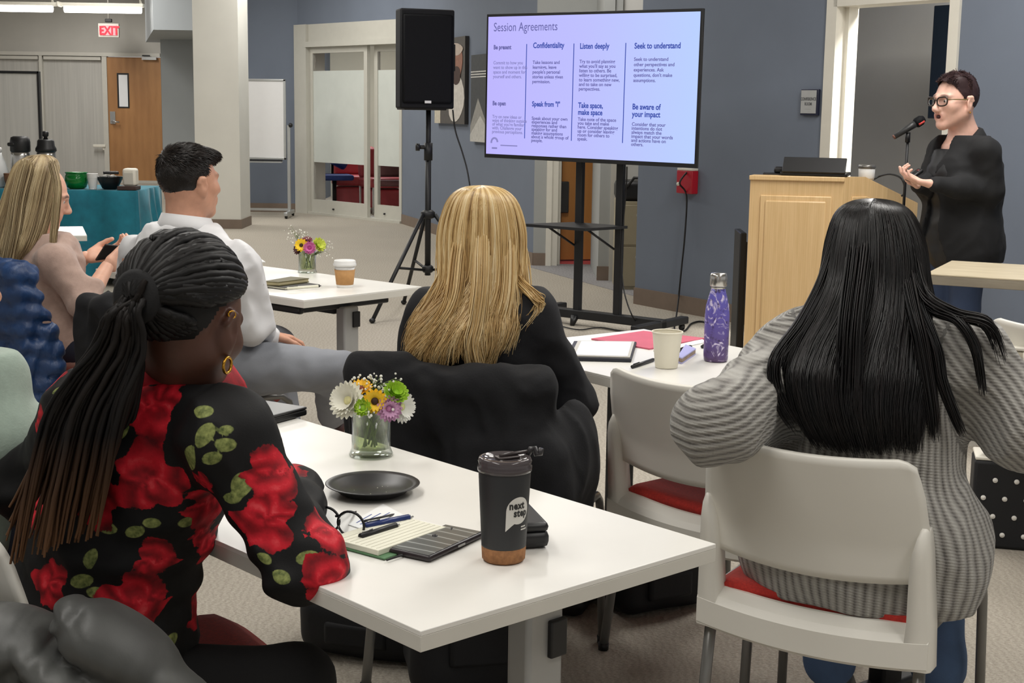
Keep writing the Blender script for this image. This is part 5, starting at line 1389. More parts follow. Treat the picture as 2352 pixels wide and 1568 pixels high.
garment(ros, org, 'shirt', M_ROSE, shirt, .0054, .03, folds_r, lambda P: np.maximum((neck[2]+.03)-P[..., 2]-9, P[..., 2]-(neck[2]+.028)), {'rose_d': f_rose, 'leaf_d': lambda V: cache['f'][1], 'petal': lambda V: cache['f'][2]}, 'black shirt with red rose and green leaf print')
# shirt collar: curved band around the neck
cp_ = []
for a in np.linspace(-2.5, 2.5, 33):
    dv_ = -FWR*math.cos(a)+RR*math.sin(a); row = []
    for (h, e) in ((-.03, .082), (0.0, .074), (.028, .070), (.044, .072), (.030, .090), (.004, .108), (-.012, .114)): row.append(neck+dv_*e*(1+.05*math.cos(a))+UP*(h+.012*math.cos(a))+FWR*.012)
    cp_.append(row)
mb = MB(); mb.grid(np.array(cp_)-org, .003); co = mb.mesh('collar')
_V = np.array([v.co[:] for v in co.vertices])+org
for an, arr in (('rose_d', .012+.012*wob(_V, 40, 9)), ('leaf_d', np.full(len(_V), -1.0)), ('petal', .5+.5*wob(_V, 60, 10))):
    a_ = co.attributes.new(an, 'FLOAT', 'POINT'); a_.data.foreach_set('value', np.asarray(arr, np.float32))
link_obj('collar', co, M_ROSE, ros)
# trousers
M_BLKP = cloth_mat('black_trouser_cloth', (14, 14, 16), .1)
hpR, hpL = vv(-.63, 2.16, .515), vv(-.75, 2.32, .53)
knR, knL = vv(-.345, 2.215, .495), vv(-.74, 2.70, .52)
garment(ros, org, 'trousers', M_BLKP, [cap(hpR, knR, .062, .055), cap(hpL, knL, .08, .065), cap(knR, vv(knR[0]+.03, knR[1]+.03, .08), .06, .05), cap(knL, vv(knL[0]+.05, knL[1]+.05, .08), .06, .05), cap(hpL, hpR, .10)], .012, .03)
for kn, nm in ((knR+vv(.03, .03, 0), 0), (knL+vv(.05, .05, 0), 1)):
    MB().box((kn[0]-org[0]+.03, kn[1]-org[1]+.03, .04), (.1, .24, .08), rz=-.8, bev=.03).build('shoe', M_BLACK, ros)
# locs: scalp rows swept to the tie, then the ponytail
M_LOC = hair_mat('dark_brown_locs', [(9, 8, 9), (20, 17, 16), (32, 25, 21)], .6, ((98, 68, 44), .78), .25)
M_LOC0 = hair_mat('black_scalp_locs', [(8, 8, 9), (16, 14, 14), (26, 22, 20)], .55, None, .3)
tie = hC+hR@vv(-.012, -.125, .012)
skc = hC+hR@vv(0, -.018, .03)
td_ = unit(hR.T@(tie-skc)/vv(.077, .098, .088))
P = []
rg = np.random.default_rng(5)
def sk_pt(d, h): return skc+hR@(d*(vv(.077, .098, .088)+h))
for ring, cnt in ((0, 34), (1, 26), (2, 18)):
    for i in range(cnt):
        a = -2.3+4.6*(i+.5*(ring % 2))/cnt                       # around the hairline
        if ring == 0: d0 = unit(vv(math.sin(a), math.cos(a)*.9, .18+.42*math.cos(a)-.05*abs(math.sin(a))))
        elif ring == 1: d0 = unit(vv(math.sin(a), math.cos(a)*.55, .75))
        else: d0 = unit(vv(math.sin(a)*.62, -.55+.2*math.cos(a), -.45+.25*math.cos(a)))
        path = []
        for u in np.linspace(0, 1, 22):
            om = math.acos(np.clip(d0@td_, -1, 1)); d = (math.sin((1-u)*om)*d0+math.sin(u*om)*td_)/max(math.sin(om), 1e-4)
            path.append(sk_pt(unit(d), .006+.006*math.sin(u*PI)+.022*u**3))
        P.append(path)
for i in range(16):                                             # nape locs drawn up to the tie
    a = -1.5+3*i/15; d0 = unit(vv(math.sin(a)*.8, -.55, -.75+.15*abs(math.sin(a)))); path = []
    for u in np.linspace(0, 1, 22):
        om = math.acos(np.clip(d0@td_, -1, 1)); d = (math.sin((1-u)*om)*d0+math.sin(u*om)*td_)/max(math.sin(om), 1e-4); path.append(sk_pt(unit(d), .004+.006*math.sin(u*PI)+.02*u**3))
    P.append(path)
P = np.array(P); lump = .0010*np.sin(np.arange(22)*2.4)[None, :, None]*rg.normal(size=(len(P), 22, 3)); P = P+lump
capV, capQ = sdf_mesh([ell(skc, vv(.081, .102, .092), hR)], .006, .02); q = ((capV-hC)@hR)
kp = (q[:, 2] > np.interp(q[:, 1], [-.12, -.06, -.045, 0, .05, .09], [-.06, -.05, .02, .04, .06, .075])); capQ = capQ[kp[capQ].all(1)]
rs = np.where(np.arange(len(P)) < 78, .0078, .0065)+.0012*rg.random(len(P))
o = strands('hair', P, rs, M_LOC0, ros, org, rnd=rg.random(len(P))*.7, sides=7, profile=([0, .1, 1], [.55, 1, .9]), extra=(capV, capQ, np.zeros(len(capV))))
tips = []; paths = []
for i in range(150):
    u = rg.random(); v = rg.random()
    tip = at(22+200*u-24*(v-.5), 1292-70*u-150*v*v, 1.99+.10*v+.05*u)
    mid = at(112+180*u+24*(v-.5), 965+20*v, 2.02+.08*v); up_ = at(214+118*u, 805, 2.03+.07*v)
    g = smooth_prof_xyz([tie+vv(0, 0, 0)+rg.normal(size=3)*.012, tie*.45+up_*.55+vv(0, -.015, .02), up_, mid, tip], 26)
    g += np.cumsum(rg.normal(size=(26, 3))*.0010, 0); paths.append(g)
strands('ponytail', np.array(paths), .0036+.0022*rg.random(150), M_LOC, ros, org, rnd=rg.random(150), sides=6, profile=([0, .1, .8, 1], [.9, 1, .8, .35]))
mb = MB(); ring_d = unit(vv(-.3, -.2, -1)); mb.lathe([(.032, -.016), (.04, -.01), (.041, .01), (.033, .016)], (tie+(tie-skc)*.02)-org, 20, Matrix(frame_from(np.cross(unit(tie-skc), UP), unit(tie-skc)).tolist())).build('hair_tie', M_BLKP, ros)
# gold hoop and cuff on the visible ear
M_GOLD = mat('gold', (214, 160, 60), .25, .05, Metallic=.9)
ec = hC+hR@vv(.086, -.010, -.062); mb = MB()
mb.tube([ec-org+(hR@vv(0, math.cos(a), math.sin(a)))*.012 for a in np.linspace(0, 2*PI, 19)[:-1]], .0024, 8, closed=True).build('hoop_earring', M_GOLD, ros)
ec = hC+hR@vv(.087, -.026, .014); MB().tube([ec-org+hR@vv(.003*math.cos(a), .006*math.cos(a), .005*math.sin(a)) for a in np.linspace(0, 2*PI, 11)[:-1]], .0016, 6, closed=True).build('ear_cuff', M_GOLD, ros)

# ---------------------------------------------------------------- 2. blonde woman in black blazer
FWB = v2(FW_BL); RB = right_of(FW_BL); org = vv(-.05, 3.47, 0)
blo = person_root(org, 'person with long straight blonde hair in a black blazer, seen from behind')
pel = vv(-.05, 3.47, .56); neck = at(1108, 668, 3.42); hC = at(1108, 548, 3.45); hF = unit(vv(.35, .93, -.12)); hR = frame_from(hF)
shR = at(1222, 728, 3.38); shL = at(990, 728, 3.48)
elR = at(1318, 925, 3.42); wrR = at(1290, 945, 3.75); elL = at(938, 925, 3.55); wrL = at(1010, 930, 3.82)
M_SKIN_F = skin_mat('skin_fair', (226, 176, 152), (190, 110, 100))
make_body(blo, org, M_SKIN_F, [
    (head_prims(hC, hR, .96)+[cap(hC-hF*.025-UP*.05, neck, .054, .06, k=.03)], .005, .02),
    (torso(pel, neck, FW_BL, .13, .11, .13)+limb(shR, elR, wrR, .045, .04, .034, .026)+limb(shL, elL, wrL, .045, .04, .034, .026)+[cap(shL, shR, .05)], .011, .03),
    (hand_prims(wrR, FWB, -UP, 1, .4), .004, .01), (hand_prims(wrL, FWB, -UP, -1, .4), .004, .01)], (hC, hR, 1.0))
M_BLAZ = cloth_mat('black_blazer_cloth', (13, 14, 20), .12, 260, .15, .8)
bl = torso(pel, neck, FW_BL, .16, .145, .165, 1.3)+[cap(shL, shR, .062, k=.05), cap(shR, elR, .062, .056), cap(elR, wrR, .055, .045), cap(shL, elL, .062, .056), cap(elL, wrL, .055, .045), cap(pel, pel-UP*.06, .17, .175, flat=(FWB, 1.2))]
garment(blo, org, 'blazer', M_BLAZ, bl, .008, .03, lambda P: folds(P, 16, 11, .0065), lambda P: P[..., 2]-(neck[2]+.02))
hpR, hpL = pel+RB*.09-UP*.03, pel-RB*.09-UP*.03
garment(blo, org, 'trousers', M_BLKP, [cap(hpR, hpR+FWB*.42, .085, .065), cap(hpL, hpL+FWB*.42, .085, .065), cap(hpR+FWB*.42, vv(*(hpR+FWB*.5)[:2], .09), .06, .05), cap(hpL+FWB*.42, vv(*(hpL+FWB*.5)[:2], .09), .06, .05), cap(hpL, hpR, .1)], .012, .03)
for h in (hpR, hpL): MB().box(tuple((h+FWB*.56-org)[:2])+(.04,), (.09, .24, .08), rz=yaw_of(FW_BL), bev=.03).build('shoe', M_BLACK, blo)
M_BLOND = hair_mat('golden_blonde_hair', [(118, 88, 52), (186, 150, 96), (216, 184, 128), (234, 208, 158), (242, 224, 184)], .38)
Rt = vv(1, 0, 0); Bk = vv(0, -1, 0)
def pr(px, py, Y, apx, b): p = at(px, py, Y); return [p[0], p[1], p[2], apx*Y/F_PX, b]
prof = smooth_prof([pr(1106, 426, 3.44, 4, .004), pr(1107, 434, 3.44, 48, .055), pr(1108, 462, 3.44, 78, .088), pr(1108, 520, 3.44, 97, .108), pr(1108, 580, 3.43, 102, .112), pr(1108, 640, 3.41, 104, .108),
                    pr(1100, 690, 3.39, 112, .112), pr(1088, 740, 3.37, 122, .118), pr(1076, 790, 3.36, 120, .112), pr(1066, 835, 3.36, 108, .10)])
N = 3800; r = np.random.default_rng(21)
phi = r.uniform(-1.95, 1.95, N); rho = .80+.22*r.random(N)**.6
send = np.where(r.random(N) < .6, 1.0, .78+.22*r.random(N))*(1-.09*r.random(N))*(1-.10*np.clip(phi, 0, 2)/2)-.04*(np.sin(phi*9)*.5+.5)
Pp = env_paths(prof, Rt, Bk, phi, rho, send, 30, .006, 22, twist=-.12)
s_ = np.linspace(0, 1, 30)[None]; Pp[..., 0] += .016*np.sin(s_*5.2+phi[:, None]*1.3+r.normal(size=(N, 1))*.5)*s_**2+.012*np.sin(s_*13+phi[:, None]*4)*np.clip(s_-.6, 0, 1)*2
Pp[..., 0] += (-.05*np.clip(s_-.72, 0, 1)/.28*(phi[:, None] < .2)*.5)
clump = (np.sin(phi*23+1.3*np.sin(phi*7))*.5+.5)*.55+.45*r.random(N)
strands('hair', Pp, .0010+.0009*r.random(N), M_BLOND, blo, org, rnd=clump, extra=env_base(prof, Rt, Bk, .84))
lk = [lock_paths([at(1165, 520, 3.42), at(1185, 630, 3.37), at(1225, 680, 3.32), at(1240, 700, 3.32), at(1205, 745, 3.31)], 60, .012, .016, seed=31, wave=.008, end_var=.3),
      lock_paths([at(1150, 470, 3.42), at(1165, 560, 3.36), at(1162, 680, 3.31), at(1140, 760, 3.29), at(1128, 800, 3.29), at(1118, 836, 3.29)], 220, .016, .022, seed=32),
      lock_paths([at(1075, 470, 3.42), at(1055, 580, 3.345), at(1040, 690, 3.29), at(1000, 760, 3.28), at(962, 800, 3.29), at(955, 815, 3.29)], 220, .02, .026, seed=33),
      lock_paths([at(1110, 460, 3.42), at(1108, 560, 3.335), at(1105, 660, 3.285), at(1095, 740, 3.27), at(1085, 790, 3.265), at(1095, 845, 3.27)], 260, .02, .03, seed=34)]
for i, L_ in enumerate(lk): strands('hair_lock', L_, .0012+.0010*r.random(len(L_)), M_BLOND, blo, org, rnd=np.clip(.2+.75*r.random(len(L_)), 0, 1))

# ---------------------------------------------------------------- 3. woman in grey ribbed cardigan
fg = unit((.42, .907)); FWG = v2(fg); RG = right_of(fg); org = vv(.76, 2.93, 0)
gry = person_root(org, 'person with very long straight black hair in a grey ribbed cardigan')
pel = vv(.735, 2.90, .57); neck = at(2020, 722, 2.93); hC = at(2013, 596, 2.96); hF = unit(vv(.2, .97, -.12)); hR = frame_from(hF)
shL = at(1826, 822, 2.98); shR = at(2218, 822, 2.84)
elL = at(1640, 975, 2.70); wrL = at(1770, 1000, 2.98); elR = at(2352, 985, 2.78); wrR = at(2420, 1060, 2.98)
M_SKIN_T = skin_mat('skin_tan', (206, 152, 124), (170, 92, 84))
make_body(gry, org, M_SKIN_T, [
    (head_prims(hC, hR, .96)+[cap(hC-hF*.025-UP*.05, neck, .054, .06, k=.03)], .005, .02),
    (torso(pel, neck, fg, .13, .12, .13)+limb(shR, elR, wrR, .045, .04, .034, .026)+limb(shL, elL, wrL, .045, .04, .034, .026)+[cap(shL, shR, .05)], .011, .03),
    (hand_prims(wrR, unit(wrR-elR), -UP, 1, .5), .004, .01), (hand_prims(wrL, unit(wrL-elL+vv(.05, .05, 0)), vv(.5, .3, -.6), -1, .5), .004, .01)], (hC, hR, 1.0))
t = NT('grey_ribbed_knit'); vec = t.coords(); rib = t.attr('rib')
sn_ = t.math('SINE', t.math('MULTIPLY', rib, 2*PI/.0160)); rr_ = t.math('ADD', t.math('MULTIPLY', sn_, .5), .5)
yarn = t.math('ADD', t.math('MULTIPLY', t.math('SINE', t.math('MULTIPLY', t.attr('yarn'), 2*PI/.006)), .5), .5)
n_ = t.noise(vec, 220, 3, .7); n2 = t.noise(vec, 30, 3)
hgt = t.math('ADD', t.math('MULTIPLY', rr_, 1.0), t.math('ADD', t.math('MULTIPLY', yarn, .25), t.math('MULTIPLY', n_, .45)))
col = t.ramp(t.math('ADD', t.math('MULTIPLY', hgt, .5), t.math('MULTIPLY', n2, .25)), [(.2, srgb(84, 81, 78)), (.42, srgb(140, 137, 132)), (.9, srgb(176, 174, 168))])
t.set(Base_Color=col, Roughness=.92, Sheen_Weight=.3); t.bump(hgt, .7, .005); M_KNIT = t.m
gs = torso(pel, neck, fg, .21, .185, .18, 1.18)+[cap(shL, shR, .078, k=.06), cap(shL, elL, .080, .074, k=.045), cap(elL, wrL, .074, .058, k=.04), cap(shR, elR, .080, .074, k=.045), cap(elR, wrR, .074, .058, k=.04),
     cap(pel-UP*.02-RG*.05, pel-UP*.06+RG*.06, .20, .215, flat=(FWG, 1.12), k=.05), ell(pel+RG*.10-UP*.03, (.17, .17, .14), k=.05)]
def limb_coord(V, a, b, ref):
    d = unit(b-a); q = V-a; t0 = q@d; u = unit(ref-(ref@d)*d); w = np.cross(d, u); return np.arctan2(q@w, q@u), t0, np.linalg.norm(q-t0[:, None]*d, axis=1)
def seg_dist(V, a, b):
    ba = b-a; tt = np.clip(((V-a)@ba)/(ba@ba), 0, 1); return np.linalg.norm(V-a-tt[:, None]*ba, axis=1)
def f_rib(V):
    ax_c = (pel+neck)/2; body = np.arctan2((V-ax_c)@RG, -(V-ax_c)@FWG)*.185
    o_ = body.copy(); dm = np.full(len(V), 1e9)
    out = {}
    for sh, el, wr in ((shL, elL, wrL), (shR, elR, wrR)):
        side = 1 if sh is shR else -1
        inarm = np.minimum(seg_dist(V, sh, el), seg_dist(V, el, wr)) < np.minimum(.14, .60*seg_dist(V, pel, neck))
        d = unit(el-sh); w = UP-(UP@d)*d; w = unit(w); w2 = np.cross(d, w)
        q = V-sh; rad = np.maximum(np.hypot(q@w, q@w2), .03)
        o_ = np.where(inarm, np.arcsin(np.clip(q@w/.105, -1, 1))*.105, o_)
    return o_
garment(gry, org, 'cardigan', M_KNIT, gs, .0075, .04, lambda P: folds(P, 13, 41, .007), lambda P: np.maximum(P[..., 2]-(neck[2]+.02), .437-P[..., 2]), {'rib': f_rib, 'yarn': lambda V: V[:, 2]+.15*V[:, 0]})
M_DENIM = cloth_mat('light_blue_denim', (128, 156, 186), .15, 240, .3)
M_DENIMD = cloth_mat('mid_blue_denim', (70, 94, 128), .2, 240, .3)
hpR, hpL = pel+RG*.10-UP*.03, pel-RG*.10-UP*.03; knR, knL = hpR+FWG*.43, hpL+FWG*.43
anL, anR = vv(*onz(1905, 1520, .16)[:2], .16), vv(knR[0], knR[1]-.1, .16)
garment(gry, org, 'jeans', M_DENIM, [cap(hpR, knR, .09, .07), cap(hpL, knL, .09, .07), cap(hpL, hpR, .1)], .012, .03)
garment(gry, org, 'jeans_lower_leg', M_DENIMD, [cap(knR, anR, .068, .058), cap(knL, anL+UP*.02, .068, .055), cap(anL+UP*.0, anL+UP*.025, .060), cap(anR, anR+UP*.025, .06)], .009, .02)
for a in (anL, anR):
    MB().tube([a-org, a-org-UP*.10], .032, 12).build('ankle', M_SKIN_T, gry)
    MB().box(tuple((a+FWG*.06-org)[:2])+(.045,), (.085, .23, .09), rz=yaw_of(fg), bev=.035).build('shoe', M_BLACK, gry)
M_BLKH = hair_mat('glossy_black_hair', [(6, 6, 8), (12, 11, 13), (19, 16, 17), (32, 25, 25)], .36, None, .5)
def pg(px, py, Y, apx, b): p = at(px, py, Y); return [p[0], p[1], p[2], apx*Y/F_PX, b]
prof = smooth_prof([pg(2008, 456, 2.95, 4, .004), pg(2008, 464, 2.95, 50, .05), pg(2008, 492, 2.95, 86, .088), pg(2010, 560, 2.94, 110, .112), pg(2008, 640, 2.92, 122, .118), pg(2000, 710, 2.89, 146, .118), pg(1985, 780, 2.86, 175, .11),
                    pg(1975, 850, 2.82, 190, .10), pg(1975, 920, 2.79, 178, .085), pg(1985, 980, 2.775, 160, .072), pg(1998, 1030, 2.77, 140, .062)])
N = 4200; r = np.random.default_rng(51)
phi = r.uniform(-1.85, 1.35, N); rho = .78+.24*r.random(N)**.6
send = 1-.22*r.random(N)**2-.10*np.abs(np.sin(phi*4.5))*r.random(N); send *= np.where(phi > .85, .80, 1.0)*np.where(phi < -1.3, .88, 1)
Pp = env_paths(prof, Rt, Bk, phi, rho, send, 30, .004, 52, twist=.05)
strands('hair', Pp, .0010+.0008*r.random(N), M_BLKH, gry, org, rnd=(np.sin(phi*19+2*np.sin(phi*5))*.5+.5)*.5+.5*r.random(N), extra=env_base(prof, Rt, Bk, .82, s_end=.80))
lk = [lock_paths([at(2100, 600, 2.85), at(2125, 680, 2.80), at(2190, 720, 2.76), at(2270, 745, 2.74), at(2305, 830, 2.73)], 110, .014, .014, seed=61, end_var=.25),
      lock_paths([at(2110, 640, 2.84), at(2140, 705, 2.79), at(2200, 735, 2.75), at(2240, 800, 2.73), at(2258, 905, 2.73)], 130, .014, .010, seed=62, end_var=.25),
      lock_paths([at(2060, 540, 2.90), at(2090, 690, 2.80), at(2110, 770, 2.76), at(2125, 850, 2.745), at(2140, 950, 2.735), at(2145, 1005, 2.735)], 170, .022, .014, seed=63, end_var=.2),
      lock_paths([at(2080, 560, 2.90), at(2112, 700, 2.80), at(2150, 800, 2.75), at(2165, 880, 2.735), at(2195, 960, 2.73), at(2215, 1000, 2.73)], 90, .014, .010, seed=64, end_var=.3),
      lock_paths([at(1925, 520, 2.93), at(1890, 640, 2.90), at(1840, 740, 2.84), at(1780, 830, 2.78), at(1790, 920, 2.76), at(1830, 985, 2.75)], 160, .014, .016, seed=65, end_var=.25),
      lock_paths([at(1985, 500, 2.92), at(1970, 620, 2.83), at(1955, 740, 2.77), at(1950, 840, 2.74), at(1950, 940, 2.73), at(1975, 1035, 2.725)], 220, .03, .03, seed=66, end_var=.15)]
for i, L_ in enumerate(lk): strands('hair_lock', L_, .0011+.0009*r.random(len(L_)), M_BLKH, gry, org)
# ---------------------------------------------------------------- 4. man in white shirt
FWM = v2(FW_M); RM = right_of(FW_M); org = vv(-1.12, 4.88, 0)
man = person_root(org, 'person with short dark hair in a white dress shirt and grey trousers, seen from behind')
pel = vv(-1.13, 4.88, .57); neck = at(425, 520, 4.84); hC = at(437, 418, 4.86); hF = unit(vv(.62, .78, .03)); hR = frame_from(hF)
shR = at(545, 615, 4.72); shL = at(318, 590, 4.98)
elR = at(578, 745, 4.74); wrR = at(612, 770, 4.93); elL = at(292, 740, 5.06); wrL = at(330, 760, 5.25)
M_SKIN_M = skin_mat('skin_light_tan', (208, 156, 130), (176, 100, 90))
M_SKIN_H = M_SKIN_M
make_body(man, org, M_SKIN_M, [
    (head_prims(hC, hR, 1.03)+[cap(hC-hF*.03-UP*.05, neck, .060, .066, k=.03)], .0048, .02),
    (torso(pel, neck, FW_M, .14, .13, .15)+limb(shR, elR, wrR, .05, .044, .036, .028)+limb(shL, elL, wrL, .05, .044, .036, .028)+[cap(shL, shR, .055)], .012, .03),
    (hand_prims(wrR, unit(vv(.75, .62, -.15)), -UP, -1, .55), .004, .01), (hand_prims(wrL, FWM, -UP, 1, .4), .0045, .01)], (hC, hR, 1.03))
M_WSHIRT = cloth_mat('white_shirt_cotton', (222, 222, 224), .02, 400, .06, .8)
wsP = torso(pel, neck, FW_M, .175, .165, .185, 1.28)+[cap(shL, shR, .072, k=.06), cap(shR, elR, .068, .062), cap(elR, wrR-unit(wrR-elR)*.02, .060, .044), cap(shL, elL, .068, .062), cap(elL, wrL, .060, .044), cap(pel, pel-UP*.05, .18, .18, flat=(FWM, 1.2))]
garment(man, org, 'shirt', M_WSHIRT, wsP, .008, .035, lambda P: folds(P, 14, 71, .011), lambda P: P[..., 2]-(neck[2]+.012))
cp_ = []
for a in np.linspace(-2.7, 2.7, 33):
    dv_ = -FWM*math.cos(a)+RM*math.sin(a)
    cp_.append([neck+dv_*e+UP*(h+.012*math.cos(a))+FWM*.006 for (h, e) in ((-.02, .082), (.015, .076), (.034, .074), (.036, .080), (.008, .092), (-.012, .098))])
mb = MB(); mb.grid(np.array(cp_)-org, .003); mb.build('collar', M_WSHIRT, man)
M_GREYP = cloth_mat('grey_trouser_cloth', (136, 139, 146), .06, 300, .15)
hpR, hpL = pel+RM*.10-UP*.03, pel-RM*.10-UP*.03
knR = at(770, 850, 4.78); anR = at(762, 952, 5.02); knL = hpL+FWM*.44; anL = vv(*(knL+FWM*.06)[:2], .12)
garment(man, org, 'trousers', M_GREYP, [cap(hpR, knR, .10, .072), cap(knR, anR, .068, .058), cap(hpL, knL, .10, .072), cap(knL, anL, .068, .055), cap(hpL, hpR, .12)], .010, .03, lambda P: folds(P, 18, 73, .006))
M_BROWNL = mat('brown_leather', (66, 38, 32), .3, .15)
sd_ = unit(vv(-.75, -.2, -.35)); mb = MB(); mb.tube([anR-org+vv(.01, .02, -.03), anR-org+vv(0, .02, -.085), anR-org+vv(-.06, .01, -.10), anR-org+vv(-.13, .0, -.10), anR-org+vv(-.17, 0, -.10)], [.04, .048, .045, .038, .015], 14).build('shoe', M_BROWNL, man)
MB().box(tuple((anL+FWM*.07-org)[:2])+(.05,), (.095, .27, .1), rz=yaw_of(FW_M), bev=.04).build('shoe', M_BROWNL, man)
M_DKH = hair_mat('short_dark_brown_hair', [(18, 15, 14), (32, 26, 23), (48, 39, 34)], .42, None, .4)
whorl = vv(-.015, -.085, .095)
def comb_m(q):
    d = q-whorl; d /= np.maximum(np.linalg.norm(d, axis=1, keepdims=True), 1e-3); return d+vv(.1, .5, 0)
def keep_m(q):
    line = np.where(q[:, 1] > .02, .062-.1*np.clip(q[:, 1]-.05, 0, .1), np.interp(q[:, 1], [-.12, -.05, -.02, .02], [-.05, -.04, .0, .03]))
    return q[:, 2] > line
qf = [ell(hC+hR@(vv(0, .045, .090)*1.03), vv(.056, .060, .028), hR, .02), ell(hC+hR@(vv(0, -.015, .080)*1.03), vv(.068, .085, .040), hR, .02)]
short_hair(man, org, hC, hR, 1.03, M_DKH, keep_m, .004, 7000, lambda q: np.interp(q[:, 2], [-.05, .02, .07, .11], [.003, .006, .018, .03]), comb_m, 81, qf, .0010)

# ---------------------------------------------------------------- 5. woman in beige sweater looking at a phone
FWL = v2(FW_L); RL_ = right_of(FW_L); org = vv(-1.75, 5.28, 0)
lef = person_root(org, 'person with long ash blonde hair in a beige sweater looking down at a phone')
pel = vv(-1.74, 5.28, .57); neck = at(92, 545, 5.32); hC = at(98, 448, 5.32); hF = unit(vv(.90, .28, -.30)); hR = frame_from(hF, unit(vv(.25, 0, 1)))
shR = at(128, 598, 5.17); shL = at(60, 590, 5.46)
elR = at(196, 700, 5.12); wrR = at(246, 612, 5.25); elL = at(128, 660, 5.58); wrL = at(196, 590, 5.48)
make_body(lef, org, M_SKIN_F, [
    (head_prims(hC, hR, .95)+[cap(hC-hF*.025-UP*.05, neck, .050, .056, k=.03)], .0045, .02),
    (torso(pel, neck, FW_L, .13, .11, .13)+limb(shR, elR, wrR, .044, .040, .036, .025)+limb(shL, elL, wrL, .044, .040, .034, .025)+[cap(shL, shR, .05)], .009, .03),
    (hand_prims(wrR, unit(vv(.45, .5, .45)), vv(-.6, .5, .3), -1, .45), .0035, .01), (hand_prims(wrL, unit(vv(.9, .05, .12)), vv(.1, -.5, .7), -1, .5), .0035, .01)], (hC, hR, .95))
M_BEIGE = cloth_mat('beige_knit', (172, 146, 134), .07, 260, .35, .9, 60, .25)
swt = torso(pel, neck, FW_L, .165, .15, .165, 1.28)+[cap(shL, shR, .062, k=.05), cap(shR, elR, .060, .056), cap(elR, elR*.55+wrR*.45, .053, .044), cap(shL, elL, .060, .056), cap(elL, elL*.5+wrL*.5, .052, .044), cap(pel, pel-UP*.04, .17, .175, flat=(FWL, 1.2))]
garment(lef, org, 'sweater', M_BEIGE, swt, .008, .03, lambda P: folds(P, 17, 91, .006), lambda P: P[..., 2]-(neck[2]+.02))
M_NAVYP = cloth_mat('navy_trouser_cloth', (26, 30, 46), .1)
hpR, hpL = pel+RL_*.09-UP*.03, pel-RL_*.09-UP*.03
garment(lef, org, 'trousers', M_NAVYP, [cap(hpR, hpR+FWL*.42, .088, .065), cap(hpL, hpL+FWL*.42, .088, .065), cap(hpR+FWL*.42, vv(*(hpR+FWL*.46)[:2], .09), .06, .05), cap(hpL+FWL*.42, vv(*(hpL+FWL*.46)[:2], .09), .06, .05), cap(hpL, hpR, .11)], .012, .03)
for h in (hpR, hpL): MB().box(tuple((h+FWL*.52-org)[:2])+(.04,), (.09, .24, .08), rz=yaw_of(FW_L), bev=.03).build('shoe', M_BLACK, lef)
M_ASH = hair_mat('ash_blonde_hair', [(96, 80, 56), (148, 128, 96), (180, 160, 122), (204, 188, 152)], .4)
def pl_(px, py, Y, apx, b): p = at(px, py, Y); return [p[0], p[1], p[2], apx*Y/F_PX, b]
prof = smooth_prof([pl_(95, 355, 5.32, 3, .004), pl_(94, 360, 5.32, 30, .05), pl_(88, 378, 5.32, 50, .09), pl_(78, 420, 5.31, 56, .112), pl_(66, 470, 5.30, 60, .118), pl_(52, 520, 5.28, 62, .12), pl_(40, 560, 5.26, 58, .12), pl_(28, 590, 5.25, 48, .10), pl_(18, 630, 5.24, 30, .08)])
N = 2200; r = np.random.default_rng(95)
phi = r.uniform(-2.3, 1.45, N); rho = .82+.2*r.random(N)**.6; send = 1-.18*r.random(N)
Pp = env_paths(prof, Rt, Bk, phi, rho, send, 24, .006, 96)
strands('hair', Pp, .0014+.0010*r.random(N), M_ASH, lef, org, rnd=(np.sin(phi*17+2*np.sin(phi*6))*.5+.5)*.55+.45*r.random(N), extra=env_base(prof, Rt, Bk, .84))
L_ = lock_paths([at(120, 375, 5.22), at(132, 430, 5.20), at(128, 490, 5.19), at(122, 545, 5.18), at(120, 590, 5.18)], 160, .016, .012, seed=97); strands('hair_lock', L_, np.full(160, .0016), M_ASH, lef, org)
L_ = lock_paths([at(60, 380, 5.20), at(40, 460, 5.17), at(28, 540, 5.15), at(12, 620, 5.14)], 260, .03, .03, seed=98); strands('hair_lock', L_, np.full(260, .0016), M_ASH, lef, org)
ph_c = at(252, 582, 5.42); ph = empty('smartphone', ph_c, 'dark smartphone held by the woman in beige sweater', 'phone')
ph.rotation_euler = (-.5, .15, .5)
MB().box((0, 0, 0), (.075, .15, .009), bev=.004).build('body', M_BLACK, ph); MB().box((0, 0, .0052), (.068, .142, .001)).build('screen', mat('phone_glass', (16, 17, 20), .1, .05), ph)

# ---------------------------------------------------------------- 6. presenter
YPn = 7.0
fp = unit((-.86, -.51)); FWP = v2(fp); RP = right_of(fp); p0 = at(2208, 500, YPn); org = vv(p0[0], p0[1], 0)
pre = person_root(org, 'person standing in black blazer and jeans with cropped hair and glasses, speaking')
hC = at(2193, 232, YPn-.03); hF = unit(vv(-.90, -.42, -.04)); hR = frame_from(hF); HS = 1.10
neck = at(2213, 316, YPn+.01); pel = vv(org[0], org[1], .86)
shL = at(2262, 350, YPn-.16); shR = at(2162, 345, YPn+.18)
elL = at(2272, 440, YPn-.16); wrL = at(2148, 424, YPn-.26); elR = at(2150, 440, YPn+.20); wrR = at(2112, 424, YPn-.06)
M_SKIN_P = skin_mat('skin_pale', (230, 184, 166), (196, 116, 108))
lh = hand_prims(wrL, unit(vv(-.95, .10, .15)), vv(0.1, .1, 1), 1, .42, 1.05, thumb=.7); rh = hand_prims(wrR, unit(vv(-.80, -.35, .30)), vv(.3, -.4, .8), -1, .75, 1.0)
mouthV = ell(hC+hR@(vv(0, .086, -.066)*HS), vv(.015, .008, .008)*HS, hR)
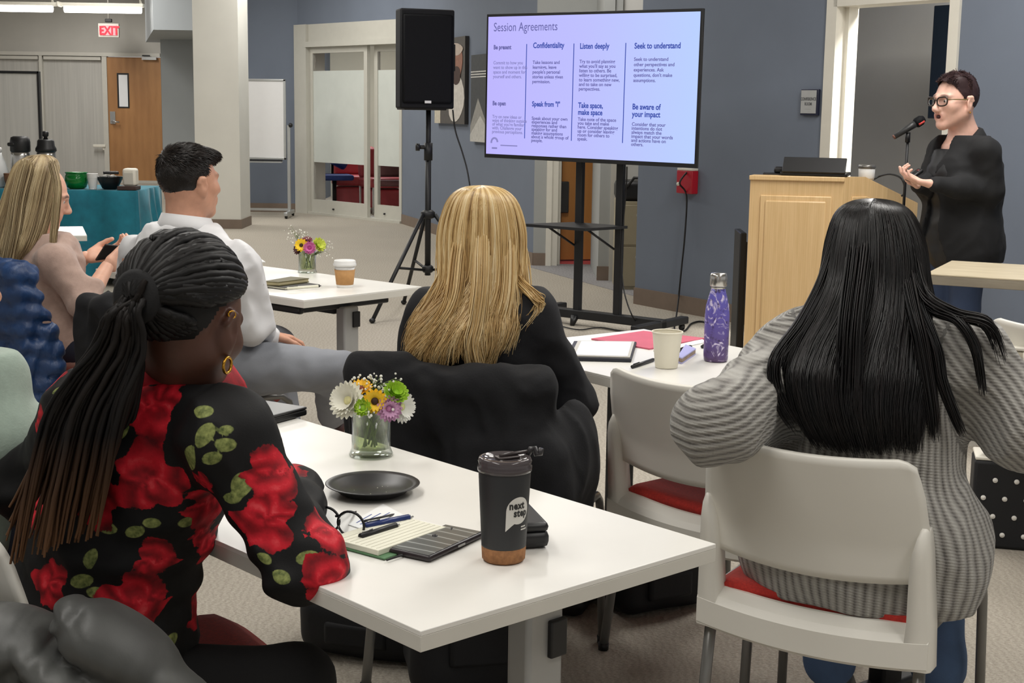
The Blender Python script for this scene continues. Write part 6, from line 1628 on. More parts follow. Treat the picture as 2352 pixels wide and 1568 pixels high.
make_body(pre, org, M_SKIN_P, [
    (head_prims(hC, hR, HS, 1.0, 1.04, 1.1)+[cap(hC-hF*.03-UP*.06, neck+UP*.02, .062, .066, k=.03), cap(neck, neck-UP*.06+FWP*.02, .07, .09, k=.03)], .0046, .02),
    (torso(pel, neck, fp, .15, .14, .15)+limb(shL, elL, wrL, .036, .032, .028, .025)+limb(shR, elR, wrR, .036, .032, .028, .025)+[cap(shL, shR, .04)], .010, .03),
    (lh, .0038, .01), (rh, .0038, .01)], (hC, hR, HS))
garment(pre, org, 'mouth', mat('mouth_dark', (56, 22, 22), .5, .1), [mouthV], .002, .002, label='open mouth')
M_PBLZ = cloth_mat('black_suit_cloth', (15, 16, 19), .1, 240, .15, .85)
c_ = (pel+neck)/2
hem = at(2215, 590, YPn)[2]
jk = torso(pel, neck, fp, .185, .185, .185, 1.12)+[cap(shL, shR, .066, k=.05), cap(shL, elL, .068, .062), cap(elL, wrL-unit(wrL-elL)*.01, .060, .048), cap(shR, elR, .066, .06), cap(elR, wrR, .058, .046),
     cap(pel, vv(org[0]+.02, org[1], hem+.03), .19, .205, flat=(FWP, 1.05), k=.05), ell(c_+FWP*.07+UP*.04, (.13, .13, .13), k=.06)]
def cut_front(P):
    q = P-org; f = q@FWP; s = q@RP
    w = np.interp(P[..., 2], [hem, pel[2], c_[2]+.1, neck[2]-.06], [.10, .055, .03, .05])
    cut = (f > .06) & (np.abs(s-.03) < w)
    for a_, b_ in ((elL, wrL), (elR, wrR), (shL, elL), (shR, elR)):          # the sleeves stay whole
        ba = b_-a_; u = np.clip(((P-a_)@ba)/(ba@ba), 0, 1); cut &= np.linalg.norm(P-a_-u[..., None]*ba, axis=-1) > .075
    return np.where(cut, .02, -1)
garment(pre, org, 'blazer', M_PBLZ, jk, .0085, .03, lambda P: folds(P, 14, 101, .006), lambda P: np.maximum(np.maximum(P[..., 2]-(neck[2]+.012), hem-.02-P[..., 2]), cut_front(P)))
M_BSH = cloth_mat('black_blouse_satin', (24, 25, 28), .1, 300, .1, .55)
garment(pre, org, 'blouse', M_BSH, torso(pel, neck, fp, .165, .165, .165, 1.12)+[ell(c_+FWP*.075+UP*.04, (.122, .122, .122), k=.06), cap(pel, pel-UP*.06, .165)], .011, .04, lambda P: folds(P, 20, 103, .006), lambda P: P[..., 2]-(neck[2]-.055))
cp_ = []
for a in np.linspace(-2.2, 2.2, 33):
    dv_ = -FWP*math.cos(a)+RP*math.sin(a); drop = max(0, abs(a)-1.2)*.09
    cp_.append([neck+dv_*(e+.0)+UP*(h+.012*math.cos(a)-drop)+FWP*(.01+drop*.6) for (h, e) in ((-.03, .088), (.018, .080), (.040, .082), (.034, .092), (-.0, .112), (-.03, .126))])
mb = MB(); mb.grid(np.array(cp_)-org, .004); mb.build('collar', M_PBLZ, pre)
M_JEAN = cloth_mat('dark_blue_denim', (44, 58, 84), .15, 240, .25)
hpR, hpL = pel+RP*.07-UP*.06, pel-RP*.07-UP*.06
garment(pre, org, 'jeans', M_JEAN, [cap(hpL, vv(*(hpL+FWP*.02)[:2], .48), .088, .074), cap(vv(*(hpL+FWP*.02)[:2], .48), vv(*(hpL)[:2], .08), .072, .058), cap(hpR, vv(*(hpR+FWP*.05)[:2], .48), .088, .074), cap(vv(*(hpR+FWP*.05)[:2], .48), vv(*(hpR+FWP*.03)[:2], .08), .072, .058), cap(hpL+FWP*.03, hpR+FWP*.03, .10)], .011, .03, lambda P: .003*wob(P, 40, 104))
for h in (hpR, hpL): MB().box(tuple((h+FWP*.06-org)[:2])+(.04,), (.09, .25, .08), rz=yaw_of(fp), bev=.035).build('shoe', M_BLACK, pre)
M_CROP = hair_mat('cropped_auburn_brown_hair', [(38, 26, 28), (62, 42, 44), (84, 60, 58)], .55, None, .3)
def keep_p(q):
    line = np.interp(q[:, 1], [-.13, -.06, -.035, -.012, .012, .03, .055, .08], [-.06, -.05, -.030, -.004, .002, .030, .066, .088])
    return q[:, 2] > line
short_hair(pre, org, hC, hR, HS, M_CROP, keep_p, .003, 7000, lambda q: np.interp(q[:, 2], [-.05, .03, .08, .12], [.003, .006, .014, .02]), lambda q: np.stack([q[:, 0]*3+.6*np.sin(q[:, 1]*90), .5+.6*np.sin(q[:, 0]*110), .5+0*q[:, 2]], 1), 111, [ell(hC+hR@(vv(0, -.004, .080)*HS), vv(.067, .082, .043)*HS, hR, .02)], .0010)
# glasses
M_TORT = mat('tortoiseshell_acetate', (46, 34, 26), .3, .3, 60); M_TEMP = mat('olive_acetate', (112, 96, 60), .35, .15, 50)
M_LENS = NT('eyeglass_lens'); M_LENS.set(Base_Color=(.9, .92, .94, 1), Roughness=.03, Transmission_Weight=1.0, IOR=1.1); M_LENS = M_LENS.m
gl = lambda x, y, z: tuple(hC+hR@(vv(x, y, z)*HS)-org)
frm = MB()
for e in (-1, 1):
    frm.tube([gl(e*(.034+.026*math.copysign(abs(math.cos(a))**.8, math.cos(a))), .106-.35*max(0, .034+.026*math.cos(a)-.03), .000+.0185*math.copysign(abs(math.sin(a))**.8, math.sin(a))+(.006*max(0, math.cos(a)) if math.sin(a) > 0 else 0)) for a in np.linspace(0, 2*PI, 25)[:-1]], .0034*HS, 8, closed=True)
frm.tube([gl(-.01, .106, .004), gl(0, .109, .007), gl(.01, .106, .004)], .0028, 8)
go = frm.build('glasses_frame', M_TORT, pre)
for e in (-1, 1):
    MB().tube([gl(e*.057, .094, .008), gl(e*.072, .07, .009), gl(e*.082, .0, .006), gl(e*.083, -.02, -.004)], .0026, 8).build('glasses_temple', M_TEMP, go)
    MB().ball(gl(e*.033, .101, -.001), (.022, .0015, .017), 16, 8, Matrix(hR.tolist())).build('glasses_lens', M_LENS, go)
MB().ball(gl(-.086, -.012, -.050), .004).build('earring', M_GOLD, pre)
pc = (wrR+wrL)/2+vv(-.06, .02, .045); ck = empty('presentation_clicker', pc, 'small dark clicker held in the hands of the presenter', 'remote')
ck.rotation_euler = (.2, -.5, .5)
MB().box((0, 0, 0), (.10, .035, .018), bev=.007).build('body', M_BLACK, ck); MB().ball((.03, 0, .009), (.008, .008, .003)).build('button', mat('dark_red_button', (90, 40, 40), .4, .05), ck)

# ---------------------------------------------------------------- 7. person at the left edge, sage sleeve
FWS = v2(FW_S); RS = right_of(FW_S); org = vv(-1.16, 2.74, 0)
sag = person_root(org, 'person in a sage green sweater cut off by left edge of picture')
pel = vv(-1.16, 2.74, .56); neck = at(-150, 800, 2.68); hC = at(-138, 640, 2.66); hF = unit(vv(.7, .7, -.1)); hR = frame_from(hF)
shR = at(-28, 870, 2.55); shL = at(-250, 850, 2.82); elR = at(2, 1010, 2.50); wrR = vv(-.74, 2.78, .785); elL = shL+vv(-.05, .1, -.26); wrL = elL+FWS*.24
make_body(sag, org, M_SKIN_T, [
    (head_prims(hC, hR)+[cap(hC-hF*.025-UP*.05, neck, .054, .06, k=.03)], .006, .02),
    (torso(pel, neck, FW_S, .11, .09, .10)+limb(shR, elR, wrR, .035, .034, .030, .024)+limb(shL, elL, wrL, .035, .034, .03, .024)+[cap(shL, shR, .035)], .012, .03),
    (hand_prims(wrR, FWS, -UP, 1, .4), .005, .01), (hand_prims(wrL, FWS, -UP, -1, .4), .005, .01)], (hC, hR, 1.0))
M_SAGE = cloth_mat('sage_knit', (150, 166, 154), .06, 240, .3, .9, 60, .2)
garment(sag, org, 'sweater', M_SAGE, torso(pel, neck, FW_S, .17, .15, .17, 1.28)+[cap(shL, shR, .066, k=.05), cap(shR, elR, .068, .064), cap(elR, wrR, .060, .046), cap(shL, elL, .066, .06), cap(elL, wrL, .058, .046), cap(pel, pel-UP*.05, .175, .18, flat=(FWS, 1.2))], .010, .03, lambda P: .005*wob(P, 20, 121), lambda P: P[..., 2]-(neck[2]+.02))
hpR, hpL = pel+RS*.09-UP*.03, pel-RS*.09-UP*.03
garment(sag, org, 'trousers', M_NAVYP, [cap(hpR, hpR+FWS*.42, .085, .065), cap(hpL, hpL+FWS*.42, .085, .065), cap(hpR+FWS*.42, vv(*(hpR+FWS*.46)[:2], .09), .06, .05), cap(hpL+FWS*.42, vv(*(hpL+FWS*.46)[:2], .09), .06, .05), cap(hpL, hpR, .1)], .014, .03)
for h in (hpR, hpL): MB().box(tuple((h+FWS*.52-org)[:2])+(.04,), (.09, .24, .08), rz=yaw_of(FW_S), bev=.03).build('shoe', M_BLACK, sag)
short_hair(sag, org, hC, hR, 1.0, M_DKH, keep_m, .012, 1500, lambda q: np.full(len(q), .02), comb_m, 131, None, .0015)
# ================================================================ DRAPED COATS, BAGS
def soft_thing(name, label, cat, org, m, prims, vox, k, disp=None, clip=None, part='shell', attrs=None):
    o = empty(name, (org[0], org[1], org[2] if len(org) > 2 else 0), label, cat); og = vv(org[0], org[1], org[2] if len(org) > 2 else 0)
    garment(o, og, part, m, prims, vox, k, disp, clip, attrs); return o, og
def chair_frame(C, fw):
    f = v2(fw); return f, right_of(fw), vv(C[0], C[1], 0)
# grey puffer over the foreground chair
t = NT('grey_puffer_nylon'); vec = t.coords(); wv = t.noise(t.coords(scale=(1, 1, .35)), 70, 4, .6)
t.set(Base_Color=t.ramp(t.noise(vec, 10, 3), [(.3, srgb(66, 67, 66)), (.7, srgb(82, 83, 81))]), Roughness=.5); t.bump(wv, .12, .004); M_PUFG = t.m
YG = 1.92; e_ = lambda px, py, rx, rz, Y=YG, ry=.07, a=0: ell(at(px, py, Y), (rx*Y/F_PX, ry, rz*Y/F_PX), frame_rot(a), k=.012)
def frame_rot(a): c, s = math.cos(a), math.sin(a); return np.array([[c, 0, s], [0, 1, 0], [-s, 0, c]])
pz_ = at(150, 1500, YG)
f_, r_, c_ = chair_frame(C_R, FW_R)
pr_ = [e_(-20, 1480, 230, 100, 1.95, .09, .10), e_(270, 1490, 190, 92, 1.90, .075, .60), e_(230, 1580, 240, 80, 1.90, .085, .45), e_(20, 1600, 220, 80, 1.93, .09, .1), e_(420, 1590, 100, 44, 1.88, .055, .62),
       e_(150, 1690, 320, 80, 1.92, .09, .12), e_(-200, 1500, 170, 110, 1.99, .10, .0), e_(-170, 1630, 200, 90, 1.98, .1, .0), cap(c_-f_*.33-r_*.2+UP*.60, c_-f_*.33+r_*.22+UP*.58, .055, k=.02)]
SEAMS = [[(-60, 1545), (20, 1530), (100, 1495), (132, 1462), (170, 1420), (205, 1385)], [(132, 1462), (170, 1490), (260, 1502), (330, 1535), (400, 1575), (440, 1600)], [(-40, 1400), (40, 1384), (100, 1388), (150, 1402)], [(100, 1495), (90, 1560), (80, 1640)], [(-60, 1640), (80, 1640), (300, 1650)]]
SEAM3 = [[at(x, y, YG) for x, y in sm] for sm in SEAMS]
def puff(P):
    q = P*np.array([1, .12, 1]); d = np.full(len(P), 9.0); tt = np.zeros(len(P)); acc = 0.0
    for sm in SEAM3:
        for a, b in zip(sm[:-1], sm[1:]):
            a_, b_ = a*np.array([1, .12, 1]), b*np.array([1, .12, 1]); ba = b_-a_; L_ = np.linalg.norm(ba); u = np.clip(((q-a_)@ba)/(L_*L_), 0, 1); dd = np.linalg.norm(q-a_-u[:, None]*ba, axis=1)
            m = dd < d; d[m] = dd[m]; tt[m] = acc+u[m]*L_; acc += L_
    return .015*np.exp(-(d/.011)**1.3)+.0014*np.sin(tt*300+2*np.sin(tt*90))*np.exp(-(d/.03)**2)*(1-np.exp(-(d/.006)**2))+folds(P, 12, 201, .001)
soft_thing('puffer_jacket', 'dark grey puffer jacket hung on chair at lower left corner', 'jacket', (pz_[0], pz_[1], 0), M_PUFG, pr_, .0048, .045, puff)
# blue puffer on chair of the woman in beige
t = NT('blue_puffer_nylon'); vec = t.coords(); t.set(Base_Color=t.ramp(t.noise(vec, 20, 3), [(.3, srgb(22, 48, 88)), (.7, srgb(34, 66, 112))]), Roughness=.45); t.bump(t.noise(t.coords(scale=(1, 1, .5)), 60, 4), .35, .008); M_PUFB = t.m
pr_ = []
for i, y in enumerate(range(632, 930, 41)):
    xr_ = np.interp(y, [620, 700, 800, 900], [66, 98, 128, 142]); pr_ += [cap(at(-90, y+6, 5.0), at(xr_*.5, y, 4.86), .052, .045, k=.012), cap(at(xr_*.5, y, 4.86), at(xr_, y+8, 4.88), .045, .03, k=.012)]
pr_.append(cap(at(-30, 622, 4.98), at(58, 626, 4.92), .05, .04, k=.02))
q = at(40, 760, 4.92); soft_thing('puffer_jacket', 'quilted blue puffer jacket hung on chair at left edge', 'jacket', (q[0], q[1], 0), M_PUFB, pr_, .007, .012, lambda P: folds(P, 34, 203, .005))
# black coat on the chair of the blonde woman
f_, r_, c_ = chair_frame(C_BL, FW_BL); Rm = np.stack([r_, f_, UP], 1)
M_COAT = cloth_mat('black_wool_coat', (10, 11, 16), .15, 220, .25, .9)
def coat_folds(c, r, s=1): return lambda P: s*(.010*np.sin(((P-c)@r)*30+2.5*np.sin(P[:, 2]*7)+1.2*np.sin(P[:, 2]*19))*np.clip((.86-P[:, 2])/.25, .15, 1)+folds(P, 14, 205, .009))
bk = c_-f_*.305
pr_ = [rbox(bk+UP*.62-f_*.01, (.205, .004, .17), .042, Rm, k=.03), cap(bk-r_*.22+UP*.80, bk+r_*.20+UP*.80, .045, k=.03), cap(bk-r_*.23+UP*.83, bk-r_*.13+UP*.84-f_*.0, .035, .03, k=.03),
       rbox(bk+r_*.16+UP*.53-f_*.02, (.09, .02, .13), .05, Rm, k=.04), ell(bk+r_*.27+UP*.60+f_*.10, (.06, .10, .15), Rm, k=.04), ell(bk-r_*.25+UP*.66+f_*.03, (.04, .06, .15), Rm, k=.04),
       cap(bk-r_*.05-f_*.045+UP*.80, bk+r_*.06-f_*.055+UP*.50, .012, .02, k=.02), cap(bk+r_*.08-f_*.05+UP*.78, bk+r_*.2-f_*.06+UP*.5, .012, .02, k=.02)]
soft_thing('coat', 'black wool coat draped over chair of the blonde woman', 'coat', (bk[0], bk[1], 0), M_COAT, pr_, .007, .03, coat_folds(bk, r_))
f_, r_, c_ = chair_frame(C_M, FW_M); Rm = np.stack([r_, f_, UP], 1); bk = c_-f_*.31
pr_ = [rbox(bk+UP*.58+r_*.03, (.20, .006, .17), .045, Rm, k=.03), cap(bk-r_*.17+UP*.75, bk+r_*.22+UP*.76, .045, k=.03), ell(bk+r_*.27+UP*.58+f_*.06, (.06, .10, .18), Rm, k=.04), ell(bk+r_*.30+UP*.46+f_*.16, (.05, .12, .10), Rm, k=.04)]
soft_thing('coat', 'black coat draped over chair of the man in white shirt', 'coat', (bk[0], bk[1], 0), M_COAT, pr_, .009, .03, coat_folds(bk, r_))
# bags on the floor
M_BAG = cloth_mat('black_bag_nylon', (15, 16, 20), .12, 260, .2, .7)
def bag(label, px, py, w, d, h, rz, strap=True, name='bag'):
    p = onz(px, py, 0); p[1] += d*.45; R_ = rotz3(rz)
    o, og = soft_thing(name, label, 'bag', (p[0], p[1], 0), M_BAG, [rbox(p+UP*(h*.5+.0), (w/2-.05, d/2-.05, h/2-.05), .05, R_), ell(p+UP*h*.42+R_@vv(w*.1, 0, 0), (w*.5, d*.52, h*.42), R_, k=.04)], .010, .04, lambda P: .007*wob(P, 22, int(px)), lambda P: .004-P[..., 2], 'body')
    if strap:
        pts = [R_@vv(math.cos(a)*w*.28, -.02, h*.86+math.sin(a)*.09) for a in np.linspace(0, PI, 13)]
        MB().tube(pts, .010, 8).build('handle', M_BLACK, o)
    MB().box(tuple(R_@vv(0, -d*.50, h*.45)), (w*.5, .03, h*.4), rz=rz, bev=.012).build('front_pocket', M_BAG, o)
    return o
bag('flat black bag on carpet under near end of foreground table', 850, 1518, .36, .24, .16, -.3, False)
bag('black backpack on carpet behind grey leg of foreground table', 1085, 1600, .34, .26, .34, .2)
bag('black shoulder bag on carpet between empty chair and table legs', 1490, 1412, .30, .24, .20, .5)
# polka dot bag
M_DOT = mat('white_dot', (236, 234, 228), .6, .02)
p = onz(2330, 1274, 0); pd = empty('polka_dot_bag', (p[0]+.06, p[1]+.12, 0), 'black tote with white polka dots on carpet at right edge', 'bag', rz=-.25)
MB().box((0, 0, .15), (.34, .16, .30), bev=.012).build('body', M_BAG, pd)
MB().box((0, 0, .305), (.335, .15, .012), bev=.004).build('lining', M_TRIM, pd)
for i in range(5):
    for j in range(4):
        x = -.135+.068*i+(.034 if j % 2 else 0); z = .05+.062*j
        if abs(x) < .16: MB().lathe([(.0085, 0), (.0085, .002)], (x, -.082, z), 12, Matrix.Rotation(PI/2, 3, 'X')).build('dot', M_DOT, pd)
MB().tube([(-.1, -.07, .3), (-.09, -.09, .4), (.09, -.09, .4), (.1, -.07, .3)], .009, 8).build('handle', M_BAG, pd)
stack_chair((1.93, 4.62), -.9, 'white shell chair at right edge holding a checkered bag')
q = at(2345, 840, 4.5); cbx = empty('checkered_bag', (q[0]+.09, q[1]+.02, .474), 'beige and white checkered bag on chair at right edge', 'bag', rz=-.35)
M_CHK = NT('checker_canvas'); ck_ = M_CHK.node('ShaderNodeTexChecker', i_Scale=27.0); M_CHK.link(M_CHK.coords(), ck_.inputs[0]); ck_.inputs[1].default_value = srgb(170, 162, 144); ck_.inputs[2].default_value = srgb(226, 222, 210); M_CHK.link(ck_.outputs[0], M_CHK.bsdf.inputs['Base Color']); M_CHK.set(Roughness=.8); M_CHK = M_CHK.m
MB().box((0, 0, .11), (.30, .18, .22), bev=.02).build('body', M_CHK, cbx); MB().box((0, 0, .225), (.29, .17, .012), bev=.004).build('zip_band', M_TRIM, cbx)
MB().tube([(-.08, 0, .22), (-.07, 0, .28), (.07, 0, .28), (.08, 0, .22)], .008, 8).build('handle', M_BLACK, cbx)

# ================================================================ THINGS ON THE TABLES
TZ = .7405
def tp(px, py): return onz(px, py, TZ)
def flat_quad(name, pix, th, m, label=None, cat=None, parent=None, z=TZ, origin=None):
    P3 = [onz(x, y, z) for x, y in pix]; c = sum(P3)/len(P3); o = empty(name, (c[0], c[1], z), label, cat) if parent is None else parent
    return o, [(p[0]-c[0], p[1]-c[1]) for p in P3], c
M_PAPER = mat('white_paper', (238, 238, 236), .7, .015); M_CREAM = mat('cream_paper', (228, 226, 208), .75, .03)
M_INKB = mat('blue_ink', (92, 104, 160), .7, .1)
def glass_vase(px, py, r, h, label):
    p = tp(px, py); p = p+vv(0, r, 0); o = empty('flower_vase', (p[0], p[1], TZ), label, 'vase')
    t_ = .0022
    MB().lathe([(0, 0), (r*1.12, 0), (r*1.14, .004), (r*1.06, .010), (r, .016), (r, h), (r-t_, h), (r-t_, .016), (0, .012)], n=36, closed=False).build('glass', M_VGLASS, o)
    MB().lathe([(0, .0165), (r-t_*1.3, .0165), (r-t_*1.3, h*.72), (0, h*.72)], n=36, closed=False).build('water', M_WATER, o)
    return p
def clear_mat(name, tint, gloss):
    t = NT(name); t.n.remove(t.bsdf); out = t.n['Material Output']
    tr = t.node('ShaderNodeBsdfTransparent'); tr.inputs[0].default_value = tint; gl_ = t.node('ShaderNodeBsdfGlossy', i_Roughness=.03); lw_ = t.node('ShaderNodeLayerWeight', i_Blend=gloss)
    mx = t.node('ShaderNodeMixShader'); t.link(lw_.outputs['Facing'], mx.inputs[0]); t.link(tr.outputs[0], mx.inputs[1]); t.link(gl_.outputs[0], mx.inputs[2]); t.link(mx.outputs[0], out.inputs[0]); return t.m
M_VGLASS = clear_mat('vase_glass', (.93, .96, .93, 1), .22); M_WATER = clear_mat('vase_water', (.80, .83, .58, 1), .08)
M_STEM = mat('green_stem', (96, 116, 54), .6, .2, 30)
def flower(head, facing, rad, n, cols, cen, vase, label, layers=1, pw=.42, cup=.25, crad=.3, grp='flowers in the glass vases'):
    o = empty('flower', head, label, 'flower', grp); Rf = frame_from(unit(facing) if abs(unit(facing)[2]) < .98 else vv(.05, .05, 1)); X_, Nn, Z_ = Rf[:, 0], Rf[:, 1], Rf[:, 2]
    mp = mat('petal_%d_%d_%d' % cols, cols, .6, .08, 40)
    mb = MB()
    for l in range(layers):
        for i in range(n):
            a = 2*PI*(i+.5*l)/n; d = X_*math.cos(a)+Z_*math.sin(a); w = np.cross(Nn, d); L = rad*(1-.18*l); c_ = cup+.35*l
            pts = []
            for (u, ww, v) in ((.12, .25, 0), (.5, 1, .5), (.85, .85, 1), (1, .25, 1.05)):
                for s in (-1, 0, 1): pts.append(d*L*u+w*s*ww*L*pw*.5+Nn*(c_*L*v*u+(.03*L if s == 0 else 0)*-1))
            mb._add([tuple(p_) for p_ in pts], [(r0*3+k, r0*3+k+1, r0*3+k+4, r0*3+k+3) for r0 in range(3) for k in range(2)], True)
    mb.build('petals', mp, o)
    if cen is not None: MB().ball(tuple(Nn*rad*.06), (rad*crad, rad*crad, rad*crad*.6), 12, 8, Matrix(np.stack([X_, Z_, Nn], 1).tolist())).build('centre', mat('centre_%d_%d_%d' % cen, cen, .7, .2, 80), o)
    e = vv(vase[0], vase[1], TZ+.02)-vv(*head)+vv(RNG.uniform(-.018, .018), RNG.uniform(-.018, .018), 0); e2 = vv(vase[0], vase[1], TZ+.115)-vv(*head)+vv(RNG.uniform(-.012, .012), RNG.uniform(-.012, .012), 0)
    e2 = e2 if e2[2] < -.01 else e2*.4+e*.3
    MB().tube([tuple(-Nn*.004), tuple(e2*.6+e*.05), tuple(e2*.75+e*.25), tuple(e)], .0022, 6).build('stem', M_STEM, o)
def sprig(name, centre, spread, n, vase, label, seed):
    r = np.random.default_rng(seed); o = empty(name, centre, label, 'flower'); mb = MB(); ms = MB()
    base = vv(vase[0], vase[1], TZ+.06)-centre
    for i in range(n):
        p = np.clip(r.normal(size=3), -1.7, 1.7)*np.array(spread); mb.ball(tuple(p), .0018+.0016*r.random(), 6, 4)
        if i % 3 == 0: ms.tube([tuple(p), tuple(p*.3), tuple(base)], .0006, 4)
    mb.build('blossoms', M_PETW, o, kind='stuff'); ms.build('stalks', M_STEM, o, kind='stuff')
M_PETW = mat('small_white_blossom', (240, 240, 230), .7, .02)
v1 = glass_vase(848, 1056, .039, .118, 'clear glass vase of mixed flowers on the foreground table')
def fh(px, py, dy=0): return at(px, py, v1[1]+dy)
toward = vv(0, -1, .35)
flower(fh(800, 920, -.02), vv(-.45, -.8, .4), .040, 20, (240, 238, 224), (222, 216, 160), v1, 'white daisy leaning left over rim of foreground vase', 3, .3, .2, .22)
flower(fh(861, 921, -.035), vv(.05, -1, .2), .025, 15, (250, 204, 40), (54, 30, 16), v1, 'yellow flower with dark centre facing forward in foreground vase', 2, .36, .12, .3)
flower(fh(828, 893, .0), vv(-.1, -.35, .9), .026, 15, (244, 190, 30), (120, 50, 20), v1, 'golden flower tipped upward at top of foreground vase', 2, .36, .15, .3)
flower(fh(822, 900, .015), vv(-.3, -.3, .9), .028, 14, (96, 26, 30), (70, 20, 20), v1, 'dark burgundy flower behind golden flower in foreground vase', 2, .4, .15, .3)
flower(fh(907, 905, -.012), vv(.35, -.6, .7), .027, 14, (160, 200, 50), (140, 186, 40), v1, 'lime green pompon flower at right of foreground vase', 4, .5, .35, .45)
flower(fh(834, 936, -.04), vv(-.1, -.9, .3), .018, 12, (168, 204, 60), (150, 190, 50), v1, 'small lime green button flower at rim of foreground vase', 3, .5, .4, .5)
flower(fh(893, 938, -.03), vv(.3, -.9, .1), .027, 16, (204, 158, 192), (180, 120, 160), v1, 'pale mauve flower below lime flower in foreground vase', 3, .34, .2, .25)
flower(fh(922, 934, -.005), vv(.75, -.6, .1), .034, 18, (240, 240, 234), (210, 214, 150), v1, 'white daisy hanging right over rim of foreground vase', 3, .3, .12, .22)
sprig('baby_breath', fh(858, 888, .01), (.032, .02, .014), 110, v1, 'white filler blossoms above flowers in foreground vase', 301)
sprig('baby_breath', fh(850, 945, -.045), (.026, .006, .006), 18, v1, 'white filler blossoms at rim of foreground vase', 302)
v2_ = glass_vase(703, 628, .036, .115, 'small clear glass vase of flowers beside paper coffee cup')
def fh2(px, py, dy=0): return at(px, py, v2_[1]+dy)
flower(fh2(692, 563, -.03), vv(-.05, -1, .25), .029, 12, (250, 210, 40), (50, 30, 16), v2_, 'yellow flower with dark centre in small far vase', 2, .4, .1, .28)
flower(fh2(711, 569, -.035), vv(.1, -1, .2), .028, 14, (206, 110, 170), (170, 60, 130), v2_, 'magenta pink flower in small far vase', 3, .4, .2, .3)
flower(fh2(731, 563, -.01), vv(.6, -.7, .4), .032, 10, (206, 216, 90), (170, 190, 60), v2_, 'lime green flower at right of small far vase', 3, .55, .35, .3)
flower(fh2(686, 572, -.01), vv(-.6, -.7, .3), .026, 12, (70, 24, 30), (50, 18, 20), v2_, 'dark red flower at left of small far vase', 2, .4, .2, .3)
flower(fh2(706, 553, .01), vv(.1, -.4, .9), .024, 12, (120, 40, 60), (80, 20, 40), v2_, 'burgundy flower at top of small far vase', 2, .4, .2, .3)
sprig('baby_breath', fh2(680, 537, 0), (.03, .02, .02), 40, v2_, 'wispy white blossoms rising left above small far vase', 303)
sprig('baby_breath', fh2(745, 572, 0), (.02, .015, .022), 34, v2_, 'wispy white blossoms hanging right of small far vase', 304)

# plate
p = tp(856, 1131); o = empty('plate', (p[0], p[1], TZ), 'round black plastic plate with crumbs beside flower vase', 'plate')
MB().lathe([(0, .001), (.056, .001), (.062, .004), (.072, .014), (.084, .0175), (.0855, .0185), (.084, .0195), (.071, .0165), (.060, .0065), (0, .0035)], n=48, closed=False).build('dish', mat('black_plate_plastic', (34, 34, 35), .38, .06), o)
rr = np.random.default_rng(9); mb = MB()
for k in range(6): mb.ball((rr.uniform(-.035, .035), rr.uniform(-.03, .03), .0045), .0011, 6, 4)
mb.build('crumbs', M_CREAM, o)
# tumbler
p = tp(1156, 1300)+vv(0, .034, 0); tm = empty('travel_tumbler', (p[0], p[1], TZ), 'black travel tumbler with cork base and speech bubble logo', 'tumbler')
zt2 = at(1152, 1062, p[1])[2]-TZ; rb, rt2 = .0335, .0405
M_TUMB = mat('matte_black_coating', (38, 39, 41), .5, .06); M_CORK = mat('cork', (150, 104, 66), .85, .25, 120, .3, 160)
MB().lathe([(rb-.004, 0), (rb, .004), (rb+.0012, .024)], n=40).build('cork_base', M_CORK, tm)
MB().lathe([(rb+.0012, .024), (rb+.0012, .026), (rt2, zt2-.012), (rt2-.001, zt2-.008)], n=48).build('body', M_TUMB, tm)
M_LIDC = NT('smoky_clear_plastic'); M_LIDC.set(Base_Color=srgb(112, 104, 106), Roughness=.08, Transmission_Weight=.55, IOR=1.35); M_LIDC = M_LIDC.m
MB().lathe([(rt2-.002, zt2-.012), (rt2+.0012, zt2-.011), (rt2+.0015, zt2-.004), (rt2-.0005, zt2-.002), (rt2+.001, zt2+.004), (rt2-.001, zt2+.009), (rt2-.006, zt2+.010), (rt2-.008, zt2+.006), (0, zt2+.005)], n=48).build('lid', M_LIDC, tm)
MB().box((.004, .004, zt2+.008), (.038, .018, .004), rz=.45, bev=.002).tube([(-.008, -.002, zt2+.011), (.018, .010, zt2+.013), (.038, .018, zt2+.014)], .003, 8).build('lid_slider', mat('dark_lid_part', (58, 50, 50), .35, .05), tm)
MB().tube([(.034, .016, zt2+.006), (.040, .018, zt2+.018), (.046, .016, zt2+.020), (.048, .014, zt2+.010), (.054, .014, zt2+.012), (.056, .014, zt2+.020)], [.004, .005, .004, .004, .005, .004], 8).build('lid_hinge', mat('dark_lid_hinge', (48, 46, 48), .35, .05), tm)
def on_tumbler(me, a0, z0, off=.0006):
    for v in me.vertices:
        z = z0+v.co.y; r_ = rb+.0012+(rt2-rb-.0012)*np.clip((z-.026)/(zt2-.038), 0, 1)+off+v.co.z; a = a0+v.co.x/r_
        v.co = (r_*math.sin(a), -r_*math.cos(a), z)
    return me
def dense_poly(poly, mname, mm, a0, z0, off, parent):
    bm = bmesh.new(); f = bm.faces.new([bm.verts.new((x, y, 0)) for x, y in poly]); bmesh.ops.triangulate(bm, faces=[f])
    for _ in range(3): bmesh.ops.subdivide_edges(bm, edges=bm.edges[:], cuts=1, use_grid_fill=True)
    me = bpy.data.meshes.new(mname); bm.to_mesh(me); bm.free(); on_tumbler(me, a0, z0, off); return link_obj(mname, me, mm, parent)
bub = [(.0205*math.cos(a), .0215*math.sin(a)) for a in np.linspace(-1.9, PI, 30)]+[(-.0205, -.0215), (-.0205, -.032), (-.011, -.0235)]
A0 = .62; ZB = zt2*.565
dense_poly(bub, 'logo_bubble', mat('logo_white', (214, 212, 206), .5, .02), A0, ZB, .0005, tm)
